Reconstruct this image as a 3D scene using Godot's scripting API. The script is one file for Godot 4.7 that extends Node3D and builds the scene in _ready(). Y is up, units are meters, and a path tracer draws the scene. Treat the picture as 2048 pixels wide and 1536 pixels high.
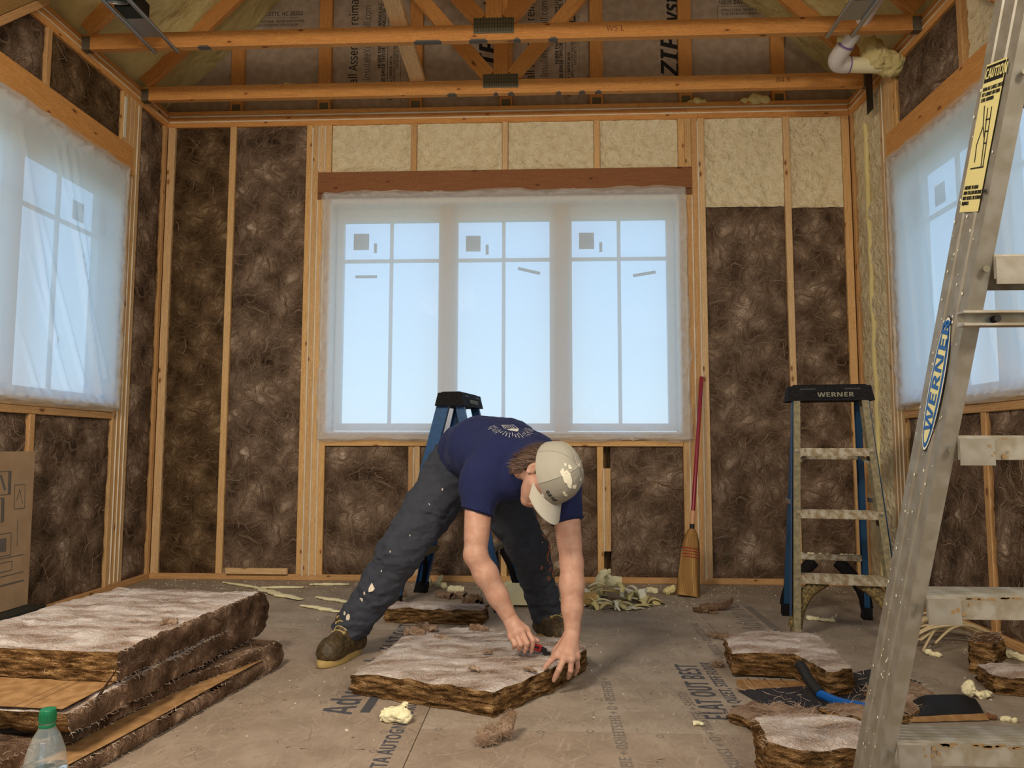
extends Node3D
# A vaulted room under construction: framed walls filled with brown mineral wool, plastic over the windows, a worker cutting a batt.

const ZB := -4.8      # face of the back wall's studs
const XL := -2.571    # face of the left wall's studs
const XR := 1.98      # face of the right wall's studs
const PB := 3.018     # underside of the top plates
const PT := 3.132     # top of the top plates
const ZR := 2.6       # rear wall, behind the camera
const RIDGE := -0.295

var M := {}
var rng := RandomNumberGenerator.new()
var nz := FastNoiseLite.new()
var taken := {}
var prisms := {}


func _ready() -> void:
	rng.seed = 11
	nz.seed = 5
	nz.frequency = 1.0
	nz.fractal_octaves = 3
	# ---- camera
	var cam := Camera3D.new()
	cam.name = "camera"
	cam.fov = rad_to_deg(2.0 * atan(768.0 / 1490.0))
	cam.near = 0.05
	cam.far = 200.0
	cam.basis = Basis.from_euler(Vector3(deg_to_rad(4.85), deg_to_rad(2.65), deg_to_rad(0.1)))
	cam.position = Vector3(0, 0.854, 0)
	cam.current = true
	add_child(cam)
	# ---- sky: hazy daylight
	var env := Environment.new()
	env.background_mode = Environment.BG_SKY
	var sm := ProceduralSkyMaterial.new()
	sm.sky_top_color = Color(0.55, 0.75, 0.97)
	sm.sky_horizon_color = Color(0.82, 0.93, 0.98)
	sm.sky_curve = 0.18
	sm.ground_bottom_color = Color(0.55, 0.62, 0.60)
	sm.ground_horizon_color = Color(0.84, 0.92, 0.95)
	var sky := Sky.new()
	sky.sky_material = sm
	env.sky = sky
	env.background_energy_multiplier = 1.62
	env.tonemap_mode = Environment.TONE_MAPPER_LINEAR
	env.tonemap_exposure = 1.12
	env.sdfgi_enabled = true
	env.ssao_enabled = true
	env.ssil_enabled = true
	var we := WorldEnvironment.new()
	we.name = "world_environment"
	we.environment = env
	add_child(we)
	# ---- everything in the place, with the added lamps
	make_materials()
	build_fill_lamps()
	build_floor()
	build_back_wall()
	build_side_wall(-1.0)
	build_side_wall(1.0)
	build_rear_wall()
	build_roof()
	build_windows()
	build_trusses()
	build_plastic()
	build_ceiling_things()
	build_right_stepladder()
	build_blue_stepladder()
	build_near_ladder()
	build_person()
	build_batts()
	build_scraps()
	build_small_things()


# ---------------------------------------------------------------- naming
func numbered(called: String) -> String:
	var n: int = taken.get(called, 0)
	taken[called] = n + 1
	return called if n == 0 else "%s_%03d" % [called, n]


func tag(o: Node3D, label: String, category: String, group := "") -> Node3D:
	o.set_meta("label", label)
	o.set_meta("category", category)
	if group != "":
		o.set_meta("group", group)
	return o


func thing(called: String, label: String, category: String, at := Vector3.ZERO, turn := 0.0, group := "") -> Node3D:
	var o := Node3D.new()
	o.name = numbered(called)
	add_child(o)
	o.position = at
	o.rotation.y = turn
	return tag(o, label, category, group)


func setting(called: String) -> Node3D:
	var o := Node3D.new()
	o.name = called
	add_child(o)
	o.set_meta("kind", "structure")
	return o


func obj(called: String, mesh: Mesh, mat: Material, parent: Node = self, at := Vector3.ZERO) -> MeshInstance3D:
	var o := MeshInstance3D.new()
	o.name = numbered(called) if parent == self else called
	o.mesh = mesh
	if mat:
		o.material_override = mat
	parent.add_child(o, true)
	o.position = at
	return o


func stuff(o: Node3D) -> Node3D:
	o.set_meta("kind", "stuff")
	return o


# ---------------------------------------------------------------- mesh building
class MB:
	var v := PackedVector3Array()
	var n := PackedVector3Array()
	var t := PackedVector2Array()
	var c := PackedColorArray()
	var i := PackedInt32Array()

	func tri(a: Vector3, b: Vector3, d: Vector3, hint: Vector3, ua := Vector2.ZERO, ub := Vector2.ZERO, ud := Vector2.ZERO) -> void:
		var nn := (d - a).cross(b - a)
		var k := v.size()
		if nn.dot(hint) < 0.0:
			nn = -nn
			i.append_array(PackedInt32Array([k, k + 2, k + 1]))
		else:
			i.append_array(PackedInt32Array([k, k + 1, k + 2]))
		nn = nn.normalized()
		v.append_array(PackedVector3Array([a, b, d]))
		n.append_array(PackedVector3Array([nn, nn, nn]))
		t.append_array(PackedVector2Array([ua, ub, ud]))

	func quad(a: Vector3, b: Vector3, d: Vector3, e: Vector3, hint: Vector3, ua := Vector2.ZERO, ub := Vector2.ZERO, ud := Vector2.ZERO, ue := Vector2.ZERO) -> void:
		var nn := (d - a).cross(b - a) + (e - a).cross(d - a)
		var k := v.size()
		if nn.dot(hint) < 0.0:
			nn = -nn
			i.append_array(PackedInt32Array([k, k + 2, k + 1, k, k + 3, k + 2]))
		else:
			i.append_array(PackedInt32Array([k, k + 1, k + 2, k, k + 2, k + 3]))
		nn = nn.normalized()
		v.append_array(PackedVector3Array([a, b, d, e]))
		n.append_array(PackedVector3Array([nn, nn, nn, nn]))
		t.append_array(PackedVector2Array([ua, ub, ud, ue]))

	func box(lo: Vector3, hi: Vector3) -> void:
		hex([Vector3(lo.x, lo.y, lo.z), Vector3(hi.x, lo.y, lo.z), Vector3(hi.x, lo.y, hi.z), Vector3(lo.x, lo.y, hi.z), Vector3(lo.x, hi.y, lo.z), Vector3(hi.x, hi.y, lo.z), Vector3(hi.x, hi.y, hi.z), Vector3(lo.x, hi.y, hi.z)])

	func hex(p: Array) -> void:   # four corners below, four above, in the same order round
		var m := Vector3.ZERO
		for q in p:
			m += q / 8.0
		for f in [[0, 1, 2, 3], [4, 5, 6, 7], [0, 1, 5, 4], [1, 2, 6, 5], [2, 3, 7, 6], [3, 0, 4, 7]]:
			var a: Vector3 = p[f[0]]
			var b: Vector3 = p[f[1]]
			var d: Vector3 = p[f[2]]
			var e: Vector3 = p[f[3]]
			var w := a.distance_to(b)
			var h := b.distance_to(d)
			quad(a, b, d, e, (a + b + d + e) / 4.0 - m, Vector2(0, 0), Vector2(w, 0), Vector2(w, h), Vector2(0, h))

	# a smooth grid: pts[r * cols + c]; closed in c when wrap
	func grid(pts: PackedVector3Array, cols: int, wrap: bool, out_from: Variant, uvs: PackedVector2Array = PackedVector2Array(), flip := false) -> void:
		var rows := pts.size() / cols
		var base := v.size()
		var nn := PackedVector3Array()
		nn.resize(pts.size())
		for r in rows:
			for q in cols:
				var l := pts[r * cols + ((q - 1 + cols) % cols if wrap else maxi(q - 1, 0))]
				var rr := pts[r * cols + ((q + 1) % cols if wrap else mini(q + 1, cols - 1))]
				var d := pts[maxi(r - 1, 0) * cols + q]
				var u := pts[mini(r + 1, rows - 1) * cols + q]
				var x := (rr - l).cross(u - d)
				nn[r * cols + q] = x.normalized() if x.length_squared() > 1e-20 else Vector3.UP
		var s := 0.0
		if out_from is Vector3:
			for k in range(0, pts.size(), maxi(1, pts.size() / 64)):
				s += nn[k].dot((pts[k] - out_from).normalized())
		elif out_from is Array:      # [direction]
			for k in range(0, pts.size(), maxi(1, pts.size() / 64)):
				s += nn[k].dot(out_from[0])
		var turned := (s < 0.0) != flip
		for k in pts.size():
			v.append(pts[k])
			n.append(-nn[k] if turned else nn[k])
			t.append(uvs[k] if uvs.size() else Vector2(pts[k].x, pts[k].z))
		for r in rows - 1:
			for q in (cols if wrap else cols - 1):
				var a := base + r * cols + q
				var b := base + r * cols + (q + 1) % cols
				var d := a + cols
				var e := b + cols
				if turned:
					i.append_array(PackedInt32Array([a, b, e, a, e, d]))
				else:
					i.append_array(PackedInt32Array([a, e, b, a, d, e]))

	func tube(path: PackedVector3Array, radii: PackedFloat32Array, sides := 8, caps := true, flat := 1.0, up := Vector3.UP) -> void:
		var pts := PackedVector3Array()
		var uvs := PackedVector2Array()
		var along := 0.0
		for k in path.size():
			var d := (path[mini(k + 1, path.size() - 1)] - path[maxi(k - 1, 0)]).normalized()
			var u := up if absf(d.dot(up)) < 0.95 else Vector3.RIGHT
			var x := d.cross(u).normalized()
			var y := x.cross(d)
			if k > 0:
				along += path[k].distance_to(path[k - 1])
			for s in sides:
				var a := TAU * s / sides
				var r: float = radii[mini(k, radii.size() - 1)]
				pts.append(path[k] + x * cos(a) * r + y * sin(a) * r * flat)
				uvs.append(Vector2(along, a / TAU * 0.1))
		var base := v.size()
		grid(pts, sides, true, null, uvs)
		# point the normals away from the path
		var mid := path[0]
		if n[base].dot(v[base] - mid) < 0.0:
			for k in range(base, v.size()):
				n[k] = -n[k]
			var f := i.size() - 6 * sides * (path.size() - 1)
			for k in range(f, i.size(), 3):
				var h := i[k + 1]
				i[k + 1] = i[k + 2]
				i[k + 2] = h
		if caps:
			for e in [0, path.size() - 1]:
				var out: Vector3 = path[e] - path[1 if e == 0 else e - 1]
				for s in sides:
					tri(path[e], pts[e * sides + s], pts[e * sides + (s + 1) % sides], out)

	func done() -> ArrayMesh:
		var m := ArrayMesh.new()
		add_to(m)
		return m

	func add_to(m: ArrayMesh, mat: Material = null) -> ArrayMesh:
		var a := []
		a.resize(Mesh.ARRAY_MAX)
		a[Mesh.ARRAY_VERTEX] = v
		a[Mesh.ARRAY_NORMAL] = n
		a[Mesh.ARRAY_TEX_UV] = t
		if c.size() == v.size():
			a[Mesh.ARRAY_COLOR] = c
		a[Mesh.ARRAY_INDEX] = i
		m.add_surface_from_arrays(Mesh.PRIMITIVE_TRIANGLES, a)
		if mat:
			m.surface_set_material(m.get_surface_count() - 1, mat)
		return m


# a length of lumber along local x with eased edges; shared between pieces of one size
func prism(l: float, h: float, w: float, ease_by := 0.003) -> ArrayMesh:
	var key := "%d %d %d %d" % [roundi(l * 1000), roundi(h * 1000), roundi(w * 1000), roundi(ease_by * 10000)]
	if not prisms.has(key):
		var e := minf(ease_by, minf(h, w) * 0.3)
		var a := h / 2
		var b := w / 2
		var sec := [Vector2(-a + e, -b), Vector2(a - e, -b), Vector2(a, -b + e), Vector2(a, b - e), Vector2(a - e, b), Vector2(-a + e, b), Vector2(-a, b - e), Vector2(-a, -b + e)]
		prisms[key] = sweep(sec, l, true)
	return prisms[key]


# a closed section (y, z) drawn out along x from -l/2 to l/2, with flat faces
func sweep(sec: Array, l: float, centred := false) -> ArrayMesh:
	var mb := MB.new()
	sweep_into(mb, sec, l, centred)
	return mb.done()


func sweep_into(mb: MB, sec: Array, l: float, centred := false) -> void:
	var x0 := -l / 2 if centred else 0.0
	var x1 := x0 + l
	var poly := PackedVector2Array(sec)
	var ccw := not Geometry2D.is_polygon_clockwise(poly)
	var per := 0.0
	for k in sec.size():
		var p: Vector2 = sec[k]
		var q: Vector2 = sec[(k + 1) % sec.size()]
		var d := q - p
		var out := Vector2(d.y, -d.x) if ccw else Vector2(-d.y, d.x)
		var h := Vector3(0, out.x, out.y)
		var per2 := per + d.length()
		mb.quad(Vector3(x0, p.x, p.y), Vector3(x1, p.x, p.y), Vector3(x1, q.x, q.y), Vector3(x0, q.x, q.y), h, Vector2(0, per), Vector2(l, per), Vector2(l, per2), Vector2(0, per2))
		per = per2
	var idx := Geometry2D.triangulate_polygon(poly)
	for k in range(0, idx.size(), 3):
		var a: Vector2 = sec[idx[k]]
		var b: Vector2 = sec[idx[k + 1]]
		var d: Vector2 = sec[idx[k + 2]]
		mb.tri(Vector3(x0, a.x, a.y), Vector3(x0, b.x, b.y), Vector3(x0, d.x, d.y), Vector3.LEFT, a * 0.3, b * 0.3, d * 0.3)
		mb.tri(Vector3(x1, a.x, a.y), Vector3(x1, b.x, b.y), Vector3(x1, d.x, d.y), Vector3.RIGHT, a * 0.3, b * 0.3, d * 0.3)


func frame_along(d: Vector3, up: Vector3) -> Basis:
	var x := d.normalized()
	var z := x.cross(up).normalized()
	return Basis(x, z.cross(x), z)


# a straight member from a to b; h across «up», w sideways
func beam(parent: Node, called: String, a: Vector3, b: Vector3, h: float, w: float, mat: Material, up := Vector3.UP, ease_by := 0.003) -> MeshInstance3D:
	var o := obj(called, prism(a.distance_to(b), h, w, ease_by), mat, parent)
	o.transform = Transform3D(frame_along(b - a, up), (a + b) / 2)
	return o


# an axis-aligned piece of lumber
func lumber(parent: Node, called: String, lo: Vector3, hi: Vector3, mat: Material, ease_by := 0.003) -> MeshInstance3D:
	var s := (hi - lo).abs()
	var m := (lo + hi) / 2
	if s.y >= s.x and s.y >= s.z:
		return beam(parent, called, m - Vector3(0, s.y / 2, 0), m + Vector3(0, s.y / 2, 0), s.z, s.x, mat, Vector3.BACK, ease_by)
	if s.x >= s.z:
		return beam(parent, called, m - Vector3(s.x / 2, 0, 0), m + Vector3(s.x / 2, 0, 0), s.y, s.z, mat, Vector3.UP, ease_by)
	return beam(parent, called, m - Vector3(0, 0, s.z / 2), m + Vector3(0, 0, s.z / 2), s.y, s.x, mat, Vector3.UP, ease_by)


func box_obj(parent: Node, called: String, lo: Vector3, hi: Vector3, mat: Material) -> MeshInstance3D:
	var mb := MB.new()
	mb.box(lo, hi)
	return obj(called, mb.done(), mat, parent)


func rod(parent: Node, called: String, a: Vector3, b: Vector3, r: float, mat: Material, sides := 10) -> MeshInstance3D:
	var mb := MB.new()
	mb.tube(PackedVector3Array([a, b]), PackedFloat32Array([r, r]), sides)
	return obj(called, mb.done(), mat, parent)


func lathe(profile: Array, sides := 24) -> MB:     # profile of Vector2(radius, y)
	var mb := MB.new()
	var pts := PackedVector3Array()
	var uvs := PackedVector2Array()
	for p in profile:
		for s in sides:
			var a := TAU * s / sides
			pts.append(Vector3(p.x * cos(a), p.y, p.x * sin(a)))
			uvs.append(Vector2(float(s) / sides, p.y))
	mb.grid(pts, sides, true, null, uvs)
	return mb


func smooth_path(p: Array, per := 6) -> PackedVector3Array:
	var cv := Curve3D.new()
	for k in p.size():
		var a: Vector3 = p[maxi(k - 1, 0)]
		var b: Vector3 = p[mini(k + 1, p.size() - 1)]
		cv.add_point(p[k], -(b - a) / 6.0, (b - a) / 6.0)
	var out := PackedVector3Array()
	for k in p.size() - 1:
		for s in per:
			out.append(cv.sample(k, float(s) / per))
	out.append(p[-1])
	return out


# flat lettering; «right» is the reading direction, «up» the top of the letters
func letters(parent: Node, called: String, text: String, height: float, at: Vector3, right: Vector3, up: Vector3, mat: Material, bold := false, squeeze := 1.0, deep := 0.0008, serif := false) -> MeshInstance3D:
	var f := SystemFont.new()
	f.font_names = PackedStringArray(["Droid Serif" if serif else "Droid Sans"])
	f.font_weight = 700 if bold else 400
	var tm := TextMesh.new()
	tm.text = text
	tm.font = f
	tm.font_size = 64
	tm.pixel_size = height / 46.0
	tm.depth = deep
	tm.curve_step = 2.0
	tm.horizontal_alignment = HORIZONTAL_ALIGNMENT_LEFT
	var o := obj(called, tm, mat, parent)
	var r := right.normalized()
	var u := (up - r * up.dot(r)).normalized()
	o.transform = Transform3D(Basis(r * squeeze, u, r.cross(u)), at)
	return o


# ---------------------------------------------------------------- materials
func mat(called: String, color: Color, rough := 0.8, metal := 0.0) -> StandardMaterial3D:
	var m := StandardMaterial3D.new()
	m.resource_name = called
	m.albedo_color = color
	m.roughness = rough
	m.metallic = metal
	M[called] = m
	return m


func noise_bytes(size_x: int, size_y: int, freq: float, seed_: int, octaves := 4, cell := false) -> PackedByteArray:
	var f := FastNoiseLite.new()
	f.seed = seed_
	f.frequency = freq
	f.fractal_octaves = octaves
	if cell:
		f.noise_type = FastNoiseLite.TYPE_CELLULAR
	return f.get_seamless_image(size_x, size_y).get_data()


# noise drawn out along x by «stretch»
func streak_bytes(w: int, h: int, freq: float, stretch: float, seed_: int) -> PackedByteArray:
	var f := FastNoiseLite.new()
	f.seed = seed_
	f.frequency = freq
	f.fractal_octaves = 4
	var im := f.get_seamless_image(maxi(8, int(w / stretch)), h)
	im.resize(w, h, Image.INTERPOLATE_CUBIC)
	return im.get_data()


func ramp(value: PackedFloat32Array, w: int, h: int, stops: Array) -> ImageTexture:
	var g := Gradient.new()
	var off := PackedFloat32Array()
	var col := PackedColorArray()
	for s in stops:
		off.append(s[0])
		col.append(s[1])
	g.offsets = off
	g.colors = col
	var lut := PackedByteArray()
	for k in 256:
		var c := g.sample(k / 255.0)
		lut.append_array(PackedByteArray([c.r8, c.g8, c.b8]))
	var out := PackedByteArray()
	out.resize(w * h * 3)
	for k in w * h:
		var q := clampi(int(value[k] * 255.0), 0, 255) * 3
		var p := k * 3
		out[p] = lut[q]
		out[p + 1] = lut[q + 1]
		out[p + 2] = lut[q + 2]
	return ImageTexture.create_from_image(Image.create_from_data(w, h, false, Image.FORMAT_RGB8, out))


func grey(value: PackedFloat32Array, w: int, h: int) -> ImageTexture:
	var out := PackedByteArray()
	out.resize(w * h)
	for k in w * h:
		out[k] = clampi(int(value[k] * 255.0), 0, 255)
	return ImageTexture.create_from_image(Image.create_from_data(w, h, false, Image.FORMAT_L8, out))


# tangled fibres: strokes that follow a swirling field, drawn over clumps; returns [tone, relief]
func fibres(size: int, seed_: int, count: int, longest: int, clump: float, swirl: float, base_angle: float, stretch := 1.0, depth := 0.5) -> Array:
	var r := RandomNumberGenerator.new()
	r.seed = seed_
	var bg := noise_bytes(size, size, clump, seed_, 4) if stretch <= 1.0 else streak_bytes(size, size, clump, stretch, seed_)
	var flow := noise_bytes(size, size, 0.009, seed_ + 3, 2)
	var val := PackedFloat32Array()
	var hgt := PackedFloat32Array()
	val.resize(size * size)
	hgt.resize(size * size)
	for k in size * size:
		var b := bg[k] / 255.0
		val[k] = 0.5 + (b - 0.5) * depth
		hgt[k] = b * 0.6
	for s in count:
		var x := r.randf() * size
		var y := r.randf() * size
		var v := clampf(r.randfn(0.5, 0.26), 0.0, 1.0)
		var al := r.randf_range(0.12, 0.5)
		var n := r.randi_range(longest / 4, longest)
		var turn := r.randfn(0.0, 0.02)
		var a0 := base_angle + r.randfn(0.0, 0.35) + (PI if r.randf() < 0.5 else 0.0)
		var bend := 0.0
		for q in n:
			var xi := int(x)
			var yi := int(y)
			var k := yi * size + xi
			val[k] = lerpf(val[k], v, al)
			hgt[k] = lerpf(hgt[k], 0.35 + 0.6 * v, al)
			var k2 := yi * size + (xi + 1) % size
			val[k2] = lerpf(val[k2], v, al * 0.6)
			var a := a0 + bend + (flow[k] / 255.0 - 0.5) * swirl
			bend += turn
			x = fposmod(x + cos(a), size)
			y = fposmod(y + sin(a), size)
	return [val, hgt]


func wood_values(w: int, h: int, seed_: int, knots: int) -> PackedFloat32Array:
	var r := RandomNumberGenerator.new()
	r.seed = seed_
	var wav := streak_bytes(w, h, 0.012, 5.0, seed_)
	var fine := streak_bytes(w, h, 0.16, 26.0, seed_ + 1)
	var spots := []
	for k in knots:
		spots.append([r.randf() * w, r.randf() * h, r.randf_range(5, 11)])
	var val := PackedFloat32Array()
	val.resize(w * h)
	for y in h:
		for x in w:
			var k := y * w + x
			var ph := float(y) / h * 13.0 + wav[k] / 255.0 * 8.0
			var ring := absf(fposmod(ph, 1.0) - 0.5) * 2.0
			val[k] = 0.5 + (ring * ring - 0.35) * 0.22 + (fine[k] / 255.0 - 0.5) * 0.42
	for s in spots:
		var rad: float = s[2]
		for dy in range(-int(rad * 2.2), int(rad * 2.2)):
			for dx in range(-int(rad * 4.5), int(rad * 4.5)):
				var d := sqrt(dx * dx / 4.0 + dy * dy) / rad
				if d < 2.2:
					var k := posmod(int(s[1]) + dy, h) * w + posmod(int(s[0]) + dx, w)
					var dark := 0.75 if d < 0.62 else 0.42 * (0.5 + 0.5 * cos(d * 7.0)) * (1.0 - d / 2.2)
					val[k] -= dark * (1.0 - d / 2.4)
	return val


func wood(called: String, tex: Texture2D, relief: Texture2D, tint: Color, off: Vector3) -> StandardMaterial3D:
	var m := mat(called, tint, 0.72)
	m.albedo_texture = tex
	m.uv1_scale = Vector3(1 / 1.35, 1 / 0.30, 1)
	m.uv1_offset = off
	m.heightmap_enabled = true
	m.heightmap_texture = relief
	m.heightmap_scale = 0.12
	return m


func wool(called: String, tex: Texture2D, relief: Texture2D, tint: Color, sc: float, bump: float, triplanar := false) -> StandardMaterial3D:
	var m := mat(called, tint, 1.0)
	m.albedo_texture = tex
	m.metallic_specular = 0.15
	m.uv1_scale = Vector3.ONE * sc
	m.heightmap_enabled = true
	m.heightmap_texture = relief
	m.heightmap_scale = bump
	if triplanar:
		m.uv1_triplanar = true
	return m


func noise_tex(size: int, freq: float, seed_: int, octaves := 4, cell := false) -> ImageTexture:
	return ImageTexture.create_from_image(Image.create_from_data(size, size, false, Image.FORMAT_L8, noise_bytes(size, size, freq, seed_, octaves, cell)))


func tinted_noise(size: int, freq: float, seed_: int, a: Color, b: Color, octaves := 5) -> ImageTexture:
	var by := noise_bytes(size, size, freq, seed_, octaves)
	var val := PackedFloat32Array()
	val.resize(size * size)
	for k in size * size:
		val[k] = by[k] / 255.0
	return ramp(val, size, size, [[0.0, a], [0.25, a], [0.75, b], [1.0, b]])


func rgb(r: float, g: float, b: float, a := 1.0) -> Color:
	return Color(r / 255.0, g / 255.0, b / 255.0, a)


func make_materials() -> void:
	# mineral wool as it fills the walls
	var S := 1024
	var f := fibres(S, 21, 24000, 150, 0.0052, 11.0, 0.4, 1.0, 1.05)
	var t1 := ramp(f[0], S, S, [[0.0, rgb(46, 35, 27)], [0.3, rgb(90, 72, 57)], [0.55, rgb(128, 106, 88)], [0.8, rgb(174, 153, 133)], [1.0, rgb(210, 193, 175)]])
	var h1 := grey(f[1], S, S)
	wool("wool_wall", t1, h1, Color(1, 1, 1), 1 / 1.5, 1.6)
	var olive := wool("wool_wall_olive", t1, h1, Color(0.86, 0.83, 0.74), 1 / 1.3, 1.6)
	olive.uv1_offset = Vector3(0.37, 0.61, 0)
	var pale := wool("wool_wall_pale", t1, h1, Color(1.18, 1.16, 1.14).clamp(), 1 / 1.25, 1.6)
	pale.uv1_offset = Vector3(0.71, 0.23, 0)
	# the face of a batt: brown streaks, whitened to carry the window light from above
	f = fibres(S, 33, 11000, 150, 0.012, 5.0, 0.0, 3.0, 0.95)
	var t2 := ramp(f[0], S, S, [[0.0, rgb(112, 86, 68)], [0.2, rgb(150, 124, 106)], [0.4, rgb(188, 170, 158)], [0.6, rgb(212, 202, 196)], [1.0, rgb(236, 231, 228)]])
	var h2 := grey(f[1], S, S)
	wool("wool_face", t2, h2, Color(1, 1, 1), 1 / 1.1, 1.3)
	# the cut edge of a batt: layers
	f = fibres(S, 47, 20000, 80, 0.04, 3.0, 0.0, 5.0, 1.05)
	var t3 := ramp(f[0], S, S, [[0.0, rgb(40, 27, 14)], [0.3, rgb(92, 67, 40)], [0.55, rgb(140, 106, 68)], [0.8, rgb(182, 148, 104)], [1.0, rgb(212, 186, 150)]])
	var h3 := grey(f[1], S, S)
	wool("wool_edge", t3, h3, Color(1, 1, 1), 1 / 0.7, 1.8)
	wool("wool_edge_grey", t1, h1, Color(1.0, 0.97, 0.95), 1 / 0.8, 1.8)
	wool("wool_tuft", t2, h2, Color(0.82, 0.75, 0.67), 1 / 0.5, 1.0, true)
	wool("wool_tuft_dark", t1, h1, Color(1, 0.95, 0.9), 1 / 0.6, 1.4, true)
	var fb := mat("fibre", rgb(156, 132, 110), 1.0)
	fb.metallic_specular = 0.1
	fb = mat("fibre_pale", rgb(190, 172, 156), 1.0)
	fb.metallic_specular = 0.1
	# lumber
	var wv := wood_values(1024, 256, 3, 6)
	var wt := ramp(wv, 1024, 256, [[0.0, rgb(134, 92, 54)], [0.3, rgb(202, 162, 112)], [0.6, rgb(226, 190, 142)], [1.0, rgb(242, 216, 176)]])
	var wh := grey(wv, 1024, 256)
	for k in 5:
		var tint: Color = [Color(1, 1, 1), Color(0.95, 0.92, 0.86), Color(1, 0.97, 0.9), Color(0.92, 0.86, 0.78), Color(1.0, 0.95, 0.84)][k]
		wood("pine_%d" % k, wt, wh, tint, Vector3(0.21 * k, 0.37 * k, 0))
	for k in 3:
		wood("truss_pine_%d" % k, wt, wh, [Color(0.97, 0.83, 0.63), Color(0.93, 0.78, 0.58), Color(1.0, 0.87, 0.68)][k], Vector3(0.33 * k, 0.11 + 0.29 * k, 0))
	wood("pale_pine", wt, wh, Color(1.0, 0.98, 0.94), Vector3(0.4, 0.2, 0))  # paler tint than the truss lumber
	wood("stained_fir", wt, wh, Color(0.64, 0.50, 0.40), Vector3(0.15, 0.55, 0))
	wood("stained_fir_dark", wt, wh, Color(0.56, 0.44, 0.36), Vector3(0.55, 0.15, 0))
	wood("grey_board", wt, wh, Color(0.72, 0.68, 0.56), Vector3(0.25, 0.75, 0))
	# subfloor panels: pressed strands
	var r := RandomNumberGenerator.new()
	r.seed = 77
	var bg := noise_bytes(S, S, 0.006, 70, 5)
	var val := PackedFloat32Array()
	val.resize(S * S)
	for k in S * S:
		val[k] = 0.5 + (bg[k] / 255.0 - 0.5) * 0.35
	for s in 9000:
		var x0 := r.randf() * S
		var y0 := r.randf() * S
		var a := r.randfn(1.57, 0.9)
		var n := r.randi_range(10, 60)
		var wd := r.randi_range(1, 5)
		var v := clampf(r.randfn(0.52, 0.16), 0, 1)
		var al := r.randf_range(0.1, 0.5)
		var ca := cos(a)
		var sa := sin(a)
		for q in n:
			for e in wd:
				var k := posmod(int(y0 + sa * q + ca * e), S) * S + posmod(int(x0 + ca * q - sa * e), S)
				val[k] = lerpf(val[k], v, al)
	for s in 2500:
		var k := r.randi_range(0, S * S - 3)
		val[k] -= r.randf_range(0.1, 0.4)
		val[k + 1] -= 0.15
	var ot := ramp(val, S, S, [[0.0, rgb(84, 73, 61)], [0.35, rgb(142, 128, 112)], [0.55, rgb(164, 150, 133)], [0.8, rgb(184, 172, 156)], [1.0, rgb(206, 197, 184)]])
	var oh := grey(val, S, S)
	for k in 4:
		var m := mat("subfloor_%d" % k, [Color(1, 1, 1), Color(0.97, 0.95, 0.94), Color(1, 0.98, 0.95), Color(0.96, 0.96, 0.96)][k], 0.78)
		m.albedo_texture = ot
		m.uv1_scale = Vector3.ONE / 1.5
		m.uv1_offset = Vector3(0.23 * k, 0.41 * k, 0)
		m.heightmap_enabled = true
		m.heightmap_texture = oh
		m.heightmap_scale = 0.08
	# sprayed foam
	var fo := mat("foam", rgb(236, 225, 194), 0.75)
	fo.heightmap_enabled = true
	fo.heightmap_texture = noise_tex(512, 0.02, 8, 4, true)
	fo.heightmap_scale = 1.8
	fo.uv1_scale = Vector3.ONE / 0.5
	fo.albedo_texture = tinted_noise(512, 0.012, 12, rgb(244, 238, 226), rgb(255, 253, 248))
	var rf := mat("roof_foam", rgb(220, 206, 148), 0.75)
	rf.heightmap_enabled = true
	rf.heightmap_texture = noise_tex(512, 0.025, 18, 5)
	rf.heightmap_scale = 2.0
	rf.uv1_triplanar = true
	rf.uv1_scale = Vector3.ONE / 1.3
	rf.albedo_texture = tinted_noise(512, 0.012, 15, rgb(230, 226, 214), rgb(255, 255, 250))
	mat("foam_pale", rgb(240, 232, 190), 0.8)
	mat("foam_yellow", rgb(226, 212, 150), 0.8)
	mat("foam_brown", rgb(196, 160, 96), 0.85)
	mat("foam_white", rgb(236, 234, 214), 0.7)
	mat("foam_dust", rgb(206, 198, 176), 0.85)
	mat("sealant", rgb(232, 222, 200), 0.6)
	# sheathing panels
	var sh := mat("sheathing", rgb(180, 163, 145), 0.8)
	sh.albedo_texture = tinted_noise(512, 0.03, 25, rgb(235, 232, 226), rgb(255, 255, 255))
	sh.uv1_triplanar = true
	sh.uv1_scale = Vector3.ONE / 1.2
	mat("print_black", rgb(24, 22, 22), 0.8)
	mat("print_grey", rgb(96, 90, 84), 0.85)
	mat("print_floor", rgb(74, 74, 80), 0.85)
	mat("print_floor_faint", rgb(120, 111, 102), 0.85)
	mat("osb_out", rgb(150, 120, 80), 0.9)
	mat("drywall", rgb(205, 196, 180), 0.9)
	mat("white_frame", rgb(222, 218, 210), 0.5)
	mat("silhouette_brown", rgb(196, 164, 122), 0.6)  # brown tone paints the mullions' backlit, silhouetted look
	mat("sticker", rgb(150, 145, 130), 0.7)
	var gl := mat("glass", Color(0.9, 0.97, 1.0, 0.06), 0.02)
	gl.metallic_specular = 0.15
	gl.transparency = BaseMaterial3D.TRANSPARENCY_ALPHA
	var pl := mat("plastic_film", Color(0.95, 0.96, 0.97, 0.66), 0.85)
	pl.metallic_specular = 0.1
	pl.transparency = BaseMaterial3D.TRANSPARENCY_ALPHA
	pl.backlight_enabled = true
	pl.backlight = Color(1.0, 1.0, 1.0)
	pl.cull_mode = BaseMaterial3D.CULL_DISABLED
	var pt := mat("plastic_film_thick", Color(0.95, 0.96, 0.97, 0.82), 0.85)
	pt.metallic_specular = 0.1
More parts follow.
